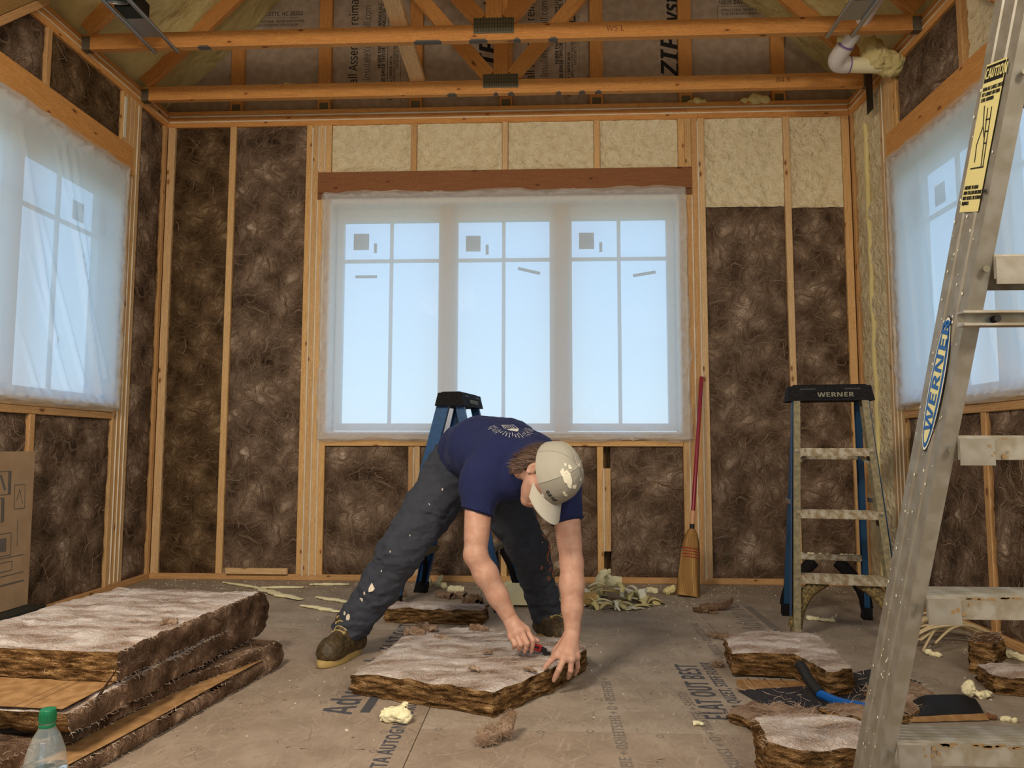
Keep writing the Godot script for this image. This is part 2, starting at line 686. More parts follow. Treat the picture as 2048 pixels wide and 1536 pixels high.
	pt.transparency = BaseMaterial3D.TRANSPARENCY_ALPHA
	pt.backlight_enabled = true
	pt.backlight = Color(1.0, 1.0, 1.0)
	pt.cull_mode = BaseMaterial3D.CULL_DISABLED
	var pc := mat("plastic_edge", Color(0.86, 0.84, 0.80, 0.42), 0.3)
	pc.transparency = BaseMaterial3D.TRANSPARENCY_ALPHA
	pc.cull_mode = BaseMaterial3D.CULL_DISABLED
	# metals, plastics
	mat("galvanised", rgb(170, 172, 172), 0.38, 0.9)
	mat("galvanised_dull", rgb(120, 116, 100), 0.55, 0.75)
	mat("black_metal", rgb(26, 24, 24), 0.6, 0.2)
	mat("dark_box", rgb(28, 34, 30), 0.6)
	var al := mat("aluminium", rgb(158, 155, 146), 0.5, 0.5)
	al.albedo_texture = tinted_noise(512, 0.012, 41, rgb(232, 228, 220), rgb(255, 255, 255))
	al.uv1_triplanar = true
	al.uv1_scale = Vector3.ONE / 0.35
	al = mat("aluminium_step", rgb(178, 175, 166), 0.42, 0.55)
	al.albedo_texture = tinted_noise(512, 0.012, 43, rgb(222, 214, 198), rgb(255, 255, 255))
	al.uv1_triplanar = true
	al.uv1_scale = Vector3.ONE / 0.3
	var dirty := mat("dirty_step", rgb(190, 184, 168), 0.6, 0.35)
	dirty.albedo_texture = tinted_noise(512, 0.018, 45, rgb(196, 176, 146), rgb(255, 255, 255))
	dirty.uv1_triplanar = true
	dirty.uv1_scale = Vector3.ONE / 0.3
	var bf := mat("blue_fibreglass", rgb(24, 84, 134), 0.42)
	bf.albedo_texture = tinted_noise(512, 0.03, 51, rgb(205, 215, 225), rgb(255, 255, 255))
	bf.uv1_triplanar = true
	bf.uv1_scale = Vector3.ONE / 0.4
	var df := mat("dusty_rail", rgb(146, 138, 112), 0.75)
	df.albedo_texture = tinted_noise(512, 0.03, 53, rgb(206, 206, 200), rgb(255, 248, 232))
	df.uv1_triplanar = true
	df.uv1_scale = Vector3.ONE / 0.45
	mat("blue_rail_dark", rgb(26, 68, 104), 0.5)
	var bp := mat("black_plastic", rgb(30, 30, 34), 0.75)
	bp.metallic_specular = 0.3
	bp.albedo_texture = tinted_noise(512, 0.02, 55, rgb(170, 160, 140), rgb(255, 255, 255))
	bp.uv1_triplanar = true
	bp.uv1_scale = Vector3.ONE / 0.2
	var dg := mat("dusty_gusset", rgb(150, 130, 86), 0.8)
	dg.albedo_texture = tinted_noise(512, 0.03, 57, rgb(120, 118, 112), rgb(255, 250, 235))
	dg.uv1_triplanar = true
	dg.uv1_scale = Vector3.ONE / 0.25
	mat("rust", rgb(138, 112, 74), 0.85)
	mat("label_yellow", rgb(214, 204, 140), 0.6)
	mat("sticker_blue", rgb(20, 84, 150), 0.4)
	mat("sticker_white", rgb(226, 222, 206), 0.45)
	mat("sticker_yellow", rgb(214, 208, 150), 0.45)
	# person
	var sk := mat("skin", rgb(206, 164, 142), 0.55)
	sk.albedo_texture = tinted_noise(256, 0.03, 61, rgb(240, 226, 220), rgb(255, 255, 255))
	sk.uv1_triplanar = true
	sk.uv1_scale = Vector3.ONE / 0.3
	mat("nail", rgb(226, 184, 164), 0.4)
	mat("lips", rgb(184, 116, 100), 0.5)
	mat("eye_white", rgb(225, 220, 212), 0.3)
	mat("iris", rgb(50, 40, 34), 0.3)
	var shirt := mat("shirt", rgb(22, 32, 78), 0.95)
	shirt.heightmap_enabled = true
	shirt.heightmap_texture = noise_tex(256, 0.2, 62, 2)
	shirt.heightmap_scale = 0.05
	shirt.uv1_triplanar = true
	shirt.uv1_scale = Vector3.ONE / 0.1
	shirt.rim_enabled = true
	shirt.rim = 0.25
	shirt.rim_tint = 0.6
	var tr := mat("trousers", rgb(58, 62, 72), 0.95)
	tr.albedo_texture = tinted_noise(512, 0.02, 63, rgb(228, 228, 230), rgb(255, 255, 255))
	tr.heightmap_enabled = true
	tr.heightmap_texture = noise_tex(512, 0.03, 64, 4)
	tr.heightmap_scale = 0.1
	tr.uv1_triplanar = true
	tr.uv1_scale = Vector3.ONE / 0.5
	mat("shirt_print", rgb(226, 226, 220), 0.9)
	mat("paint_cream", rgb(226, 214, 190), 0.8)
	mat("paint_rust", rgb(150, 92, 66), 0.85)
	mat("cap_fabric", rgb(176, 172, 158), 0.9)
	mat("cap_dark", rgb(150, 146, 134), 0.9)
	mat("cap_brim", rgb(190, 186, 172), 0.9)
	mat("cap_paint", rgb(232, 228, 206), 0.8)
	var hr := mat("hair", rgb(74, 54, 42), 0.6)
	hr.heightmap_enabled = true
	hr.heightmap_texture = noise_tex(256, 0.12, 65, 3)
	hr.heightmap_scale = 0.3
	hr.uv1_triplanar = true
	hr.uv1_scale = Vector3.ONE / 0.12
	mat("hair_strand", rgb(96, 72, 56), 0.55)
	var bt := mat("boot_leather", rgb(92, 76, 48), 0.6)
	bt.albedo_texture = tinted_noise(256, 0.04, 66, rgb(150, 140, 120), rgb(255, 255, 255))
	bt.uv1_triplanar = true
	bt.uv1_scale = Vector3.ONE / 0.2
	mat("boot_sole", rgb(176, 150, 92), 0.8)
	mat("boot_lace", rgb(196, 176, 120), 0.8)
	mat("knife_red", rgb(176, 30, 30), 0.4)
	mat("knife_black", rgb(24, 24, 26), 0.4)
	mat("steel", rgb(180, 182, 186), 0.3, 0.9)
	# small things
	var kr := mat("kraft", rgb(170, 132, 86), 0.85)
	kr.albedo_texture = tinted_noise(512, 0.02, 71, rgb(215, 205, 190), rgb(255, 255, 255))
	kr.uv1_triplanar = true
	kr.uv1_scale = Vector3.ONE / 0.6
	mat("kraft_line", rgb(96, 68, 40), 0.9)
	var asp := mat("asphalt_face", rgb(62, 60, 66), 0.7)
	asp.albedo_texture = tinted_noise(512, 0.05, 72, rgb(90, 88, 96), rgb(255, 255, 255))
	asp.uv1_triplanar = true
	asp.uv1_scale = Vector3.ONE / 0.4
	mat("asphalt_black", rgb(14, 14, 15), 0.5)
	var cb := mat("cardboard", rgb(168, 140, 108), 0.88)
	cb.albedo_texture = tinted_noise(512, 0.01, 73, rgb(238, 236, 232), rgb(255, 255, 255))
	cb.uv1_triplanar = true
	mat("broom_red", rgb(142, 22, 42), 0.35)
	mat("broom_label", rgb(214, 160, 120), 0.6)
	mat("broom_straw", rgb(196, 154, 92), 0.85)
	mat("broom_straw_dark", rgb(164, 122, 66), 0.85)
	mat("broom_thread", rgb(170, 40, 40), 0.7)
	mat("pipe_white", rgb(222, 214, 206), 0.4)
	mat("pipe_purple", rgb(120, 96, 150), 0.5)
	mat("cable", rgb(206, 186, 146), 0.6)
	mat("tool_blue", rgb(16, 98, 186), 0.3, 0.2)
	mat("rubber", rgb(22, 22, 24), 0.7)
	mat("bottle_green", rgb(10, 110, 70), 0.35)
	var pet := mat("bottle_plastic", Color(0.86, 0.95, 0.97, 0.14), 0.05)
	pet.transparency = BaseMaterial3D.TRANSPARENCY_ALPHA
	var wa := mat("water", Color(0.82, 0.94, 0.96, 0.03), 0.02)
	wa.refraction_enabled = true
	wa.refraction_scale = 0.033
	wa.transparency = BaseMaterial3D.TRANSPARENCY_ALPHA
	var gd := mat("outdoor_ground", rgb(196, 206, 178), 0.95)
	gd.albedo_texture = tinted_noise(512, 0.02, 81, rgb(220, 225, 205), rgb(255, 255, 255))
	gd.uv1_triplanar = true
	gd.uv1_scale = Vector3.ONE / 9.0
	var lg := mat("fill_lamp_glow", Color(1, 1, 1), 0.5)  # glowing face of the added fill lamps
	lg.emission_enabled = true
	lg.emission = Color(1.0, 0.93, 0.82)
	lg.emission_energy_multiplier = 4.0
	mat("lamp_yellow", rgb(214, 170, 30), 0.5)


# ---------------------------------------------------------------- added fill lamps out of view, giving most of the indoor light
func build_fill_lamps() -> void:
	for k in 2:
		var at: Vector3 = [Vector3(-1.30, 0, -0.35), Vector3(1.38, 0, 0.75)][k]
		var dir: Vector3 = [Vector3(0.10, -0.88, -0.44), Vector3(-0.22, -0.80, -0.54)][k]
		dir = dir.normalized()
		var hgt: float = [2.75, 2.65][k]
		var label: String = ["added fill lamp on a tripod behind the camera, left one", "added fill lamp on a tripod behind the camera, right one"][k]
		var t := thing("added_fill_lamp", label, "lamp", at, 0.0, "added fill lamps behind the camera")
		var head := Vector3(0, hgt, 0)
		rod(t, "pole", Vector3(0, 0.6, 0.30), Vector3(0, hgt - 0.1, 0.30), 0.016, M.black_metal)
		rod(t, "arm", Vector3(0, hgt - 0.1, 0.30), head - dir * 0.08, 0.014, M.black_metal)
		for q in 3:
			var a := TAU * q / 3.0 + 0.4
			rod(t, "leg", Vector3(0, 0.8, 0.30), Vector3(cos(a) * 0.42, 0.012, 0.30 + sin(a) * 0.42), 0.012, M.black_metal)
		beam(t, "housing", head - dir * 0.09, head - dir * 0.005, 0.52, 0.82, M.lamp_yellow, Vector3.FORWARD)
		beam(t, "lamp_face", head - dir * 0.004, head, 0.48, 0.78, M.fill_lamp_glow, Vector3.FORWARD)
		var l := AreaLight3D.new()
		l.name = "fill_light"
		t.add_child(l)
		l.position = head + dir * 0.012
		l.basis = Basis.looking_at(dir, Vector3.FORWARD)
		l.area_size = Vector2(0.78, 0.48)
		l.light_color = Color(1.0, 0.94, 0.86)
		l.light_energy = [7.4, 5.6][k]
		l.shadow_enabled = true
		l.area_range = 16.0


# ---------------------------------------------------------------- floor
func build_floor() -> void:
	var fl := setting("floor")
	var cols := [[-2.73, -1.605, [-3.2, -0.8, 1.6]], [-1.605, -0.385, [-3.55, -1.1, 1.3]], [-0.385, 0.785, [-2.33, 0.1]], [0.785, 2.14, [-2.33, 0.1]]]
	var k := 0
	for c in cols:
		var cuts: Array = [-4.95] + c[2] + [ZR + 0.15]
		for q in cuts.size() - 1:
			var lo := Vector3(c[0] + 0.0015, -0.024, cuts[q] + 0.0015)
			var hi := Vector3(c[1] - 0.0015, 0.0, cuts[q + 1] - 0.0015)
			var mb := MB.new()
			mb.box(lo, hi)
			for n in range(4, 8):     # the face that shows keeps its place in the pattern
				mb.t[n] = Vector2(mb.v[n].x, mb.v[n].z)
			obj("floor_panel", mb.done(), M["subfloor_%d" % (k % 4)], fl)
			k += 1
	box_obj(fl, "floor_base", Vector3(-2.73, -0.12, -4.95), Vector3(2.14, -0.026, ZR + 0.15), M.stained_fir_dark)
	# print on the panels
	var y := 0.0003
	var far := Vector3(0, 0, -1)
	var up := Vector3(-1, 0, 0)
	letters(fl, "print", "FLAT OUT BEST", 0.085, Vector3(0.545, y, -2.45), far, up, M.print_floor, true, 0.72)
	letters(fl, "print", "FOR A QUIET, STIFF FLOOR", 0.042, Vector3(0.628, y, -2.45), far, up, M.print_floor, true, 0.86)
	letters(fl, "print", "FLAT OUT", 0.085, Vector3(-0.665, y, -3.20), far, up, M.print_floor, true, 0.85)
	letters(fl, "print", "FOR A QUIET", 0.042, Vector3(-0.585, y, -3.20), far, up, M.print_floor_faint, true)
	letters(fl, "print", "AdvanTech", 0.10, Vector3(-0.675, y, -2.44), far, up, M.print_floor, true, 0.9)
	box_obj(fl, "print_bar", Vector3(-0.605, -0.001, -3.1), Vector3(-0.572, y, -2.46), M.print_floor)
	letters(fl, "print", "AdvanTech", 0.11, Vector3(0.985, y, -3.62), far, up, M.print_floor_faint, true, 0.9)
	box_obj(fl, "print_bar", Vector3(1.06, -0.001, -4.17), Vector3(1.10, y, -3.62), M.print_floor_faint)
	letters(fl, "print", "GETA AUTOGNKUUXO", 0.045, Vector3(-0.452, y, -1.98), far, up, M.print_floor, true, 0.9)
	letters(fl, "print", "+ ISESEIE + OSHEITSEHI + O + ISEHETSH +", 0.034, Vector3(0.215, y, -1.95), far, up, M.print_floor_faint, true)
	letters(fl, "print", "+ TSETSUHSI + O + HESTSE + SHETI", 0.034, Vector3(0.515, y, -1.95), Vector3(-0.06, 0, -1), up, M.print_floor_faint, true)
	letters(fl, "print", "+ ISESEIE + OSHEITSE + HI", 0.036, Vector3(0.715, y, -3.15), far, up, M.print_floor_faint, true)
	# fastener marks
	var ring := TorusMesh.new()
	ring.inner_radius = 0.008
	ring.outer_radius = 0.0125
	ring.rings = 12
	ring.ring_segments = 4
	for m in [[-0.49, -2.30], [-0.49, -2.16], [-0.33, -2.33], [-0.18, -2.335], [-0.02, -2.325], [0.13, -2.34], [0.335, -2.31], [0.555, -2.30], [0.93, -2.31], [-0.75, -2.55], [-0.72, -2.66], [-0.69, -2.76], [-0.96, -2.30], [-0.88, -2.45], [-0.9, -2.7], [0.42, -2.95], [0.425, -2.82], [0.44, -3.1], [0.46, -3.35], [0.3, -3.5], [0.18, -3.3], [0.21, -2.62], [0.22, -2.8], [0.23, -3.0], [-1.0, -2.15], [0.65, -3.4], [0.3, -4.0], [1.05, -3.3], [1.3, -2.9], [-0.4, -3.9], [-1.1, -3.8]]:
		var o := obj("fastener_mark", ring, M.print_floor_faint, fl, Vector3(m[0], 0.0, m[1]))
		o.scale = Vector3(1, 0.12, 1)
	var g := setting("outdoor_ground")
	box_obj(g, "lawn", Vector3(-45, -0.8, -60), Vector3(45, -0.6, 40), M.outdoor_ground)


# ---------------------------------------------------------------- walls
# a surface of wool or foam filling a bay: P(u, y, depth)
func fill(parent: Node, called: String, p: Callable, u0: float, u1: float, y0: float, y1: float, m: Material, seed_: float, bulge := 0.02, rough_by := 0.014, inset := 0.02, freq := 9.0) -> void:
	var nu := maxi(6, int((u1 - u0) / 0.03))
	var ny := maxi(6, int((y1 - y0) / 0.03))
	var pts := PackedVector3Array()
	var uvs := PackedVector2Array()
	for r in ny + 1:
		for c in nu + 1:
			var a := float(c) / nu
			var b := float(r) / ny
			var u := lerpf(u0, u1, a)
			var y := lerpf(y0, y1, b)
			var e := minf(minf(a, 1 - a) * (u1 - u0), minf(b, 1 - b) * (y1 - y0))
			var soft := smoothstep(0.0, 0.05, e)
			var d := inset - bulge * soft + rough_by * nz.get_noise_3d(u * freq, y * freq, seed_) * (0.35 + 0.65 * soft) + 0.5 * rough_by * nz.get_noise_3d(u * 28, y * 28, seed_ + 9.0)
			pts.append(p.call(u, y, d))
			uvs.append(Vector2(u + seed_ * 0.37, -y + seed_ * 0.21))
	var mb := MB.new()
	var mid: Vector3 = p.call((u0 + u1) / 2, (y0 + y1) / 2, 0.0)
	var back: Vector3 = p.call((u0 + u1) / 2, (y0 + y1) / 2, 1.0)
	mb.grid(pts, nu + 1, false, [mid - back], uvs)
	# a closed slab behind the face
	var lo: Vector3 = p.call(u0, y0, inset + 0.03)
	var hi: Vector3 = p.call(u1, y1, 0.135)
	var rim := MB.new()
	mb.box(Vector3(minf(lo.x, hi.x), minf(lo.y, hi.y), minf(lo.z, hi.z)), Vector3(maxf(lo.x, hi.x), maxf(lo.y, hi.y), maxf(lo.z, hi.z)))
	obj(called, mb.done(), m, parent)


# stray strands lying on a wool face, all of one wall together
func strands(parent: Node, p: Callable, bays: Array, per_area: float, m: Material, seed_: int, longest := 0.14) -> void:
	var r := RandomNumberGenerator.new()
	r.seed = seed_
	var mb := MB.new()
	for b in bays:
		var area: float = (b[1] - b[0]) * (b[3] - b[2])
		for k in int(area * per_area):
			var u := r.randf_range(b[0] + 0.02, b[1] - 0.02)
			var y := r.randf_range(b[2] + 0.03, b[3] - 0.03)
			var a := r.randf() * TAU
			var turn := r.randfn(0.0, 0.28)
			var n := r.randi_range(5, 10)
			var step := r.randf_range(0.3, 1.0) * longest / n
			var w := r.randf_range(0.0006, 0.0016)
			var pts := PackedVector3Array()
			var uvs := PackedVector2Array()
			var ok := true
			for q in n:
				u += cos(a) * step
				y += sin(a) * step
				a += turn
				if u < b[0] or u > b[1] or y < b[2] or y > b[3]:
					ok = false
				var lift := 0.004 + 0.012 * sin(PI * q / (n - 1)) * absf(turn) * 2.0
				var side := Vector2(-sin(a), cos(a)) * w
				pts.append(p.call(u + side.x, y + side.y, -lift))
				pts.append(p.call(u - side.x, y - side.y, -lift + 0.001))
				uvs.append(Vector2(0, 0))
				uvs.append(Vector2(0, 1))
			if ok:
				mb.grid(pts, 2, false, [p.call(0, 0, 0) - p.call(0, 0, 1)], uvs)
	stuff(obj("loose_fibres", mb.done(), m, parent))


func pine(k: int) -> Material:
	return M["pine_%d" % (posmod(k * 7 + 3, 5))]


func bead(parent: Node, a: Vector3, b: Vector3, r := 0.004, seed_ := 0.0) -> void:
	var n := maxi(4, int(a.distance_to(b) / 0.06))
	var path := PackedVector3Array()
	var rad := PackedFloat32Array()
	for k in n + 1:
		var w := nz.get_noise_2d(k * 1.7, seed_ * 13.0)
		path.append(a.lerp(b, float(k) / n))
		rad.append(r * (1.0 + 0.5 * w))
	var mb := MB.new()
	mb.tube(path, rad, 6)
	obj("sealant_bead", mb.done(), M.sealant, parent)


func build_back_wall() -> void:
	var w := setting("wall_back")
	var p := func(u: float, y: float, d: float) -> Vector3: return Vector3(u, y, ZB - d)
	var stud := func(called: String, u0: float, u1: float, y0: float, y1: float, k: int) -> void:
		lumber(w, called, Vector3(u0, y0, ZB - 0.14), Vector3(u1, y1, ZB), pine(k))
	lumber(w, "bottom_plate", Vector3(XL, 0, ZB - 0.14), Vector3(XR, 0.038, ZB), M.pine_3)
	for k in 3:
		lumber(w, "top_plate", Vector3(XL, PB + 0.038 * k + 0.0005, ZB - 0.14), Vector3([1.0, 0.93, 0.62][k] if k < 3 else XR, PB + 0.038 * (k + 1) - 0.0005, ZB), M["truss_pine_%d" % k])
		lumber(w, "top_plate", Vector3([1.002, 0.932, 0.622][k], PB + 0.038 * k + 0.0005, ZB - 0.14), Vector3(XR, PB + 0.038 * (k + 1) - 0.0005, ZB), M["truss_pine_%d" % ((k + 1) % 3)])
	bead(w, Vector3(XL + 0.01, PB + 0.038, ZB + 0.001), Vector3(XR - 0.01, PB + 0.038, ZB + 0.001), 0.0045, 1)
	bead(w, Vector3(XL + 0.01, PB + 0.076, ZB + 0.001), Vector3(XR - 0.01, PB + 0.076, ZB + 0.001), 0.0055, 2)
	var full := 0.038
	stud.call("stud", -2.570, -2.520, full, PB, 1)
	stud.call("stud", -2.14, -2.097, full, PB, 2)
	for k in 2:
		stud.call("stud", -1.612 + 0.043 * k, -1.570 + 0.043 * k, full, PB, 3 + k)
		stud.call("stud", 0.956 + 0.043 * k, 0.998 + 0.043 * k, full, PB, 5 + k)
		stud.call("jack_stud", -1.526 + 0.043 * k, -1.484 + 0.043 * k, full, 2.503, 7 + k)
		stud.call("jack_stud", 0.870 + 0.043 * k, 0.912 + 0.043 * k, full, 2.503, 9 + k)
		stud.call("cripple_stud", -1.526 + 0.043 * k, -1.484 + 0.043 * k, 2.69, PB, 11 + k)
		stud.call("cripple_stud", 0.870 + 0.043 * k, 0.912 + 0.043 * k, 2.69, PB, 13 + k)
	for k in 3:
		stud.call("cripple_stud", [-0.902, -0.290, 0.318][k], [-0.864, -0.252, 0.358][k], 2.69, PB, 15 + k)
	lumber(w, "header", Vector3(-1.526, 2.548, ZB - 0.14), Vector3(0.955, 2.69, ZB + 0.004), M.stained_fir)
	lumber(w, "header_plate", Vector3(-1.526, 2.504, ZB - 0.14), Vector3(0.955, 2.546, ZB), M.stained_fir_dark)
	for k in 2:
		lumber(w, "sill_plate", Vector3(-1.44, 0.860 + 0.04 * k, ZB - 0.14), Vector3(0.868, 0.898 + 0.04 * k, ZB), pine(18 + k))
	stud.call("cripple_stud", -0.893, -0.856, full, 0.858, 20)
	stud.call("cripple_stud", -0.854, -0.818, full, 0.858, 21)
	stud.call("cripple_stud", -0.292, -0.254, full, 0.858, 22)
	stud.call("cripple_stud", 0.322, 0.362, full, 0.858, 23)
	lumber(w, "nailed_block", Vector3(0.366, 0.20, ZB - 0.10), Vector3(0.408, 0.72, ZB + 0.001), pine(24))
	lumber(w, "nailed_block", Vector3(-0.252, 0.24, ZB - 0.10), Vector3(-0.205, 0.86, ZB + 0.001), pine(25))
	stud.call("stud", 1.553, 1.594, full, PB, 26)
	stud.call("stud", 1.930, 1.978, full, PB, 27)
	lumber(w, "short_block", Vector3(-2.06, 0.04, ZB + 0.001), Vector3(-1.66, 0.078, ZB + 0.026), M.pine_0)
	for k in 3:
		bead(w, Vector3(-1.569 + 0.043 * k, 0.03, ZB + 0.002), Vector3(-1.569 + 0.043 * k, PB - 0.02 if k == 0 else 2.5, ZB + 0.002), 0.0045, 3 + k)
		bead(w, Vector3(0.911 + 0.043 * k, 0.03, ZB + 0.002), Vector3(0.911 + 0.043 * k, 2.5 if k < 2 else PB - 0.02, ZB + 0.002), 0.0045, 7 + k)
	for k in 2:
		bead(w, Vector3(-1.527 + 0.043 * k, 2.70, ZB + 0.002), Vector3(-1.527 + 0.043 * k, PB - 0.01, ZB + 0.002), 0.004, 12 + k)
	bead(w, Vector3(0.364, 0.20, ZB + 0.003), Vector3(0.364, 0.72, ZB + 0.003), 0.005, 15)
	bead(w, Vector3(-0.855, 0.05, ZB + 0.003), Vector3(-0.855, 0.85, ZB + 0.003), 0.004, 16)
	# wool
	var bays := [[-2.518, -2.142, full, PB], [-2.095, -1.614, full, PB], [-1.438, -0.895, full, 0.858], [-0.816, -0.294, full, 0.858], [-0.203, 0.320, full, 0.858], [0.410, 0.868, full, 0.858], [1.043, 1.551, full, 2.42], [1.596, 1.928, full, 2.41]]
	for k in bays.size():
		var b: Array = bays[k]
		fill(w, "insulation_batt", p, b[0], b[1], b[2], b[3], [M.wool_wall_olive, M.wool_wall, M.wool_wall, M.wool_wall_pale, M.wool_wall, M.wool_wall, M.wool_wall, M.wool_wall_pale][k], 1.7 * k + 0.3, 0.022, 0.02)
	strands(w, p, bays, 85.0, M.fibre, 91)
	# foam
	for b in [[-1.438, -0.904, 2.69, PB], [-0.862, -0.292, 2.69, PB], [-0.250, 0.316, 2.69, PB], [0.360, 0.868, 2.69, PB], [1.043, 1.551, 2.42, PB], [1.596, 1.928, 2.41, PB]]:
		fill(w, "foam_panel", p, b[0], b[1], b[2], b[3], M.foam, b[0] * 3.0, -0.026, 0.022, 0.012, 13.0)
	# sheathing outside
	for b in [[XL - 0.15, -1.50, 0.0, PT], [0.93, XR + 0.15, 0.0, PT], [-1.50, 0.93, 0.0, 0.93], [-1.50, 0.93, 2.48, PT]]:
		box_obj(w, "sheathing_panel", Vector3(b[0], b[2], ZB - 0.158), Vector3(b[1], b[3], ZB - 0.141), M.osb_out)
	# gable above the plates: flat studs in front of printed panels
	var gp := MB.new()
	var z0 := ZB - 0.075
	for zz in [z0, z0 - 0.02]:
		var hint := Vector3.BACK if zz == z0 else Vector3.FORWARD
		gp.quad(Vector3(XL - 0.3, PT, zz), Vector3(XR + 0.3, PT, zz), Vector3(XR + 0.3, 3.3, zz), Vector3(XL - 0.3, 3.3, zz), hint)
		gp.tri(Vector3(XL - 0.3, 3.3, zz), Vector3(XR + 0.3, 3.3, zz), Vector3(RIDGE, 5.75, zz), hint)
	obj("gable_panel", gp.done(), M.sheathing, w)
	for x in [-2.12, -1.512, -0.882, -0.268, 0.341, 0.934, 1.545]:
		lumber(w, "gable_stud", Vector3(x - 0.044, PT, z0 + 0.001), Vector3(x + 0.044, PT + 2.5 - absf(x - RIDGE), z0 + 0.039), M["truss_pine_%d" % (posmod(int(x * 10), 3))])
		box_obj(w, "nail_plate", Vector3(x - 0.03, PT + 0.012, z0 + 0.0395), Vector3(x + 0.03, PT + 0.06, z0 + 0.0405), M.galvanised_dull)
	var zt := z0 + 0.0008
	var up := Vector3.UP
	var left := Vector3.LEFT
	for x in [-1.325, -0.105]:
		letters(w, "panel_print", "Wall Assembly reimagined", 0.062, Vector3(x, 3.275, zt), up, left, M.print_black, false, 0.84)
		letters(w, "panel_print", "InsulateYourWall.com", 0.05, Vector3(x + 0.095, 3.36, zt), up, left, M.print_grey, false, 0.8)
		letters(w, "panel_print", "10925 DAVID TAYLOR DRIVE, CHARLOTTE, NC 28262", 0.024, Vector3(x + 0.21, 3.30, zt), up, left, M.print_black, true, 0.9)
		letters(w, "panel_print", "HUBER ENGINEERED WOODS LLC", 0.024, Vector3(x + 0.182, 3.45, zt), up, left, M.print_black, true, 0.9)
		box_obj(w, "print_line", Vector3(x + 0.238, 3.2, z0), Vector3(x + 0.241, 4.2, zt), M.print_black)
		for q in 3:
			letters(w, "panel_print", ["STRUCTURAL 1 RATED 24/16", "Quality mark 2262 see report", "EXPOSURE 1   7/16 CAT   SIZED FOR SPACING"][q], 0.017, Vector3(x + 0.262 + 0.022 * q, 3.22 + 0.11 * q, zt), up, left, M.print_black, q == 0)
		box_obj(w, "print_line", Vector3(x + 0.33, 3.2, z0), Vector3(x + 0.332, 4.2, zt), M.print_black)
		var logo := TorusMesh.new()
		logo.inner_radius = 0.016
		logo.outer_radius = 0.024
		logo.rings = 20
		logo.ring_segments = 4
		var lo := obj("panel_emblem", logo, M.print_black, w, Vector3(x + 0.285, 3.77, zt))
		lo.basis = Basis(Vector3.RIGHT, PI / 2).scaled_local(Vector3(1, 0.05, 1))
	for x in [0.842, -0.39]:
		var big := letters(w, "panel_print", "ZIP", 0.125, Vector3(x, 3.345, zt), up, left, M.print_black, true, 1.15)
		big.basis = Basis(big.basis.x, big.basis.y + big.basis.x * 0.22, big.basis.z)
		var sy := letters(w, "panel_print", "System", 0.105, Vector3(x + 0.01, 3.665, zt), up, left, M.print_black, true, 0.9)
		sy.basis = Basis(sy.basis.x, sy.basis.y + sy.basis.x * 0.22, sy.basis.z)
	for q in 2:
		var x: float = [-2.04, 1.17][q]
		var yy: float = [3.86, 3.86][q]
		letters(w, "panel_print", ["CHARLOTTE, NC 28262", "10925 DAVID TAYLOR DRIVE"][q], 0.03, Vector3(x, yy, zt), Vector3.RIGHT, up, M.print_grey, true, 0.8)
		letters(w, "panel_print", "STRUCTURAL RATED SHEATHING", 0.018, Vector3(x + 0.02, yy - 0.055, zt), Vector3.RIGHT, up, M.print_grey, true, 0.9)
		letters(w, "panel_print", "7/16 CATEGORY  SPAN 24/16", 0.018, Vector3(x + 0.02, yy - 0.082, zt), Vector3.RIGHT, up, M.print_grey, true, 0.9)
		box_obj(w, "print_line", Vector3(x - 0.01, yy - 0.03, z0), Vector3(x + 0.33, yy - 0.027, zt), M.print_grey)
		box_obj(w, "print_line", Vector3(x - 0.01, yy - 0.12, z0), Vector3(x - 0.007, yy - 0.027, zt), M.print_grey)


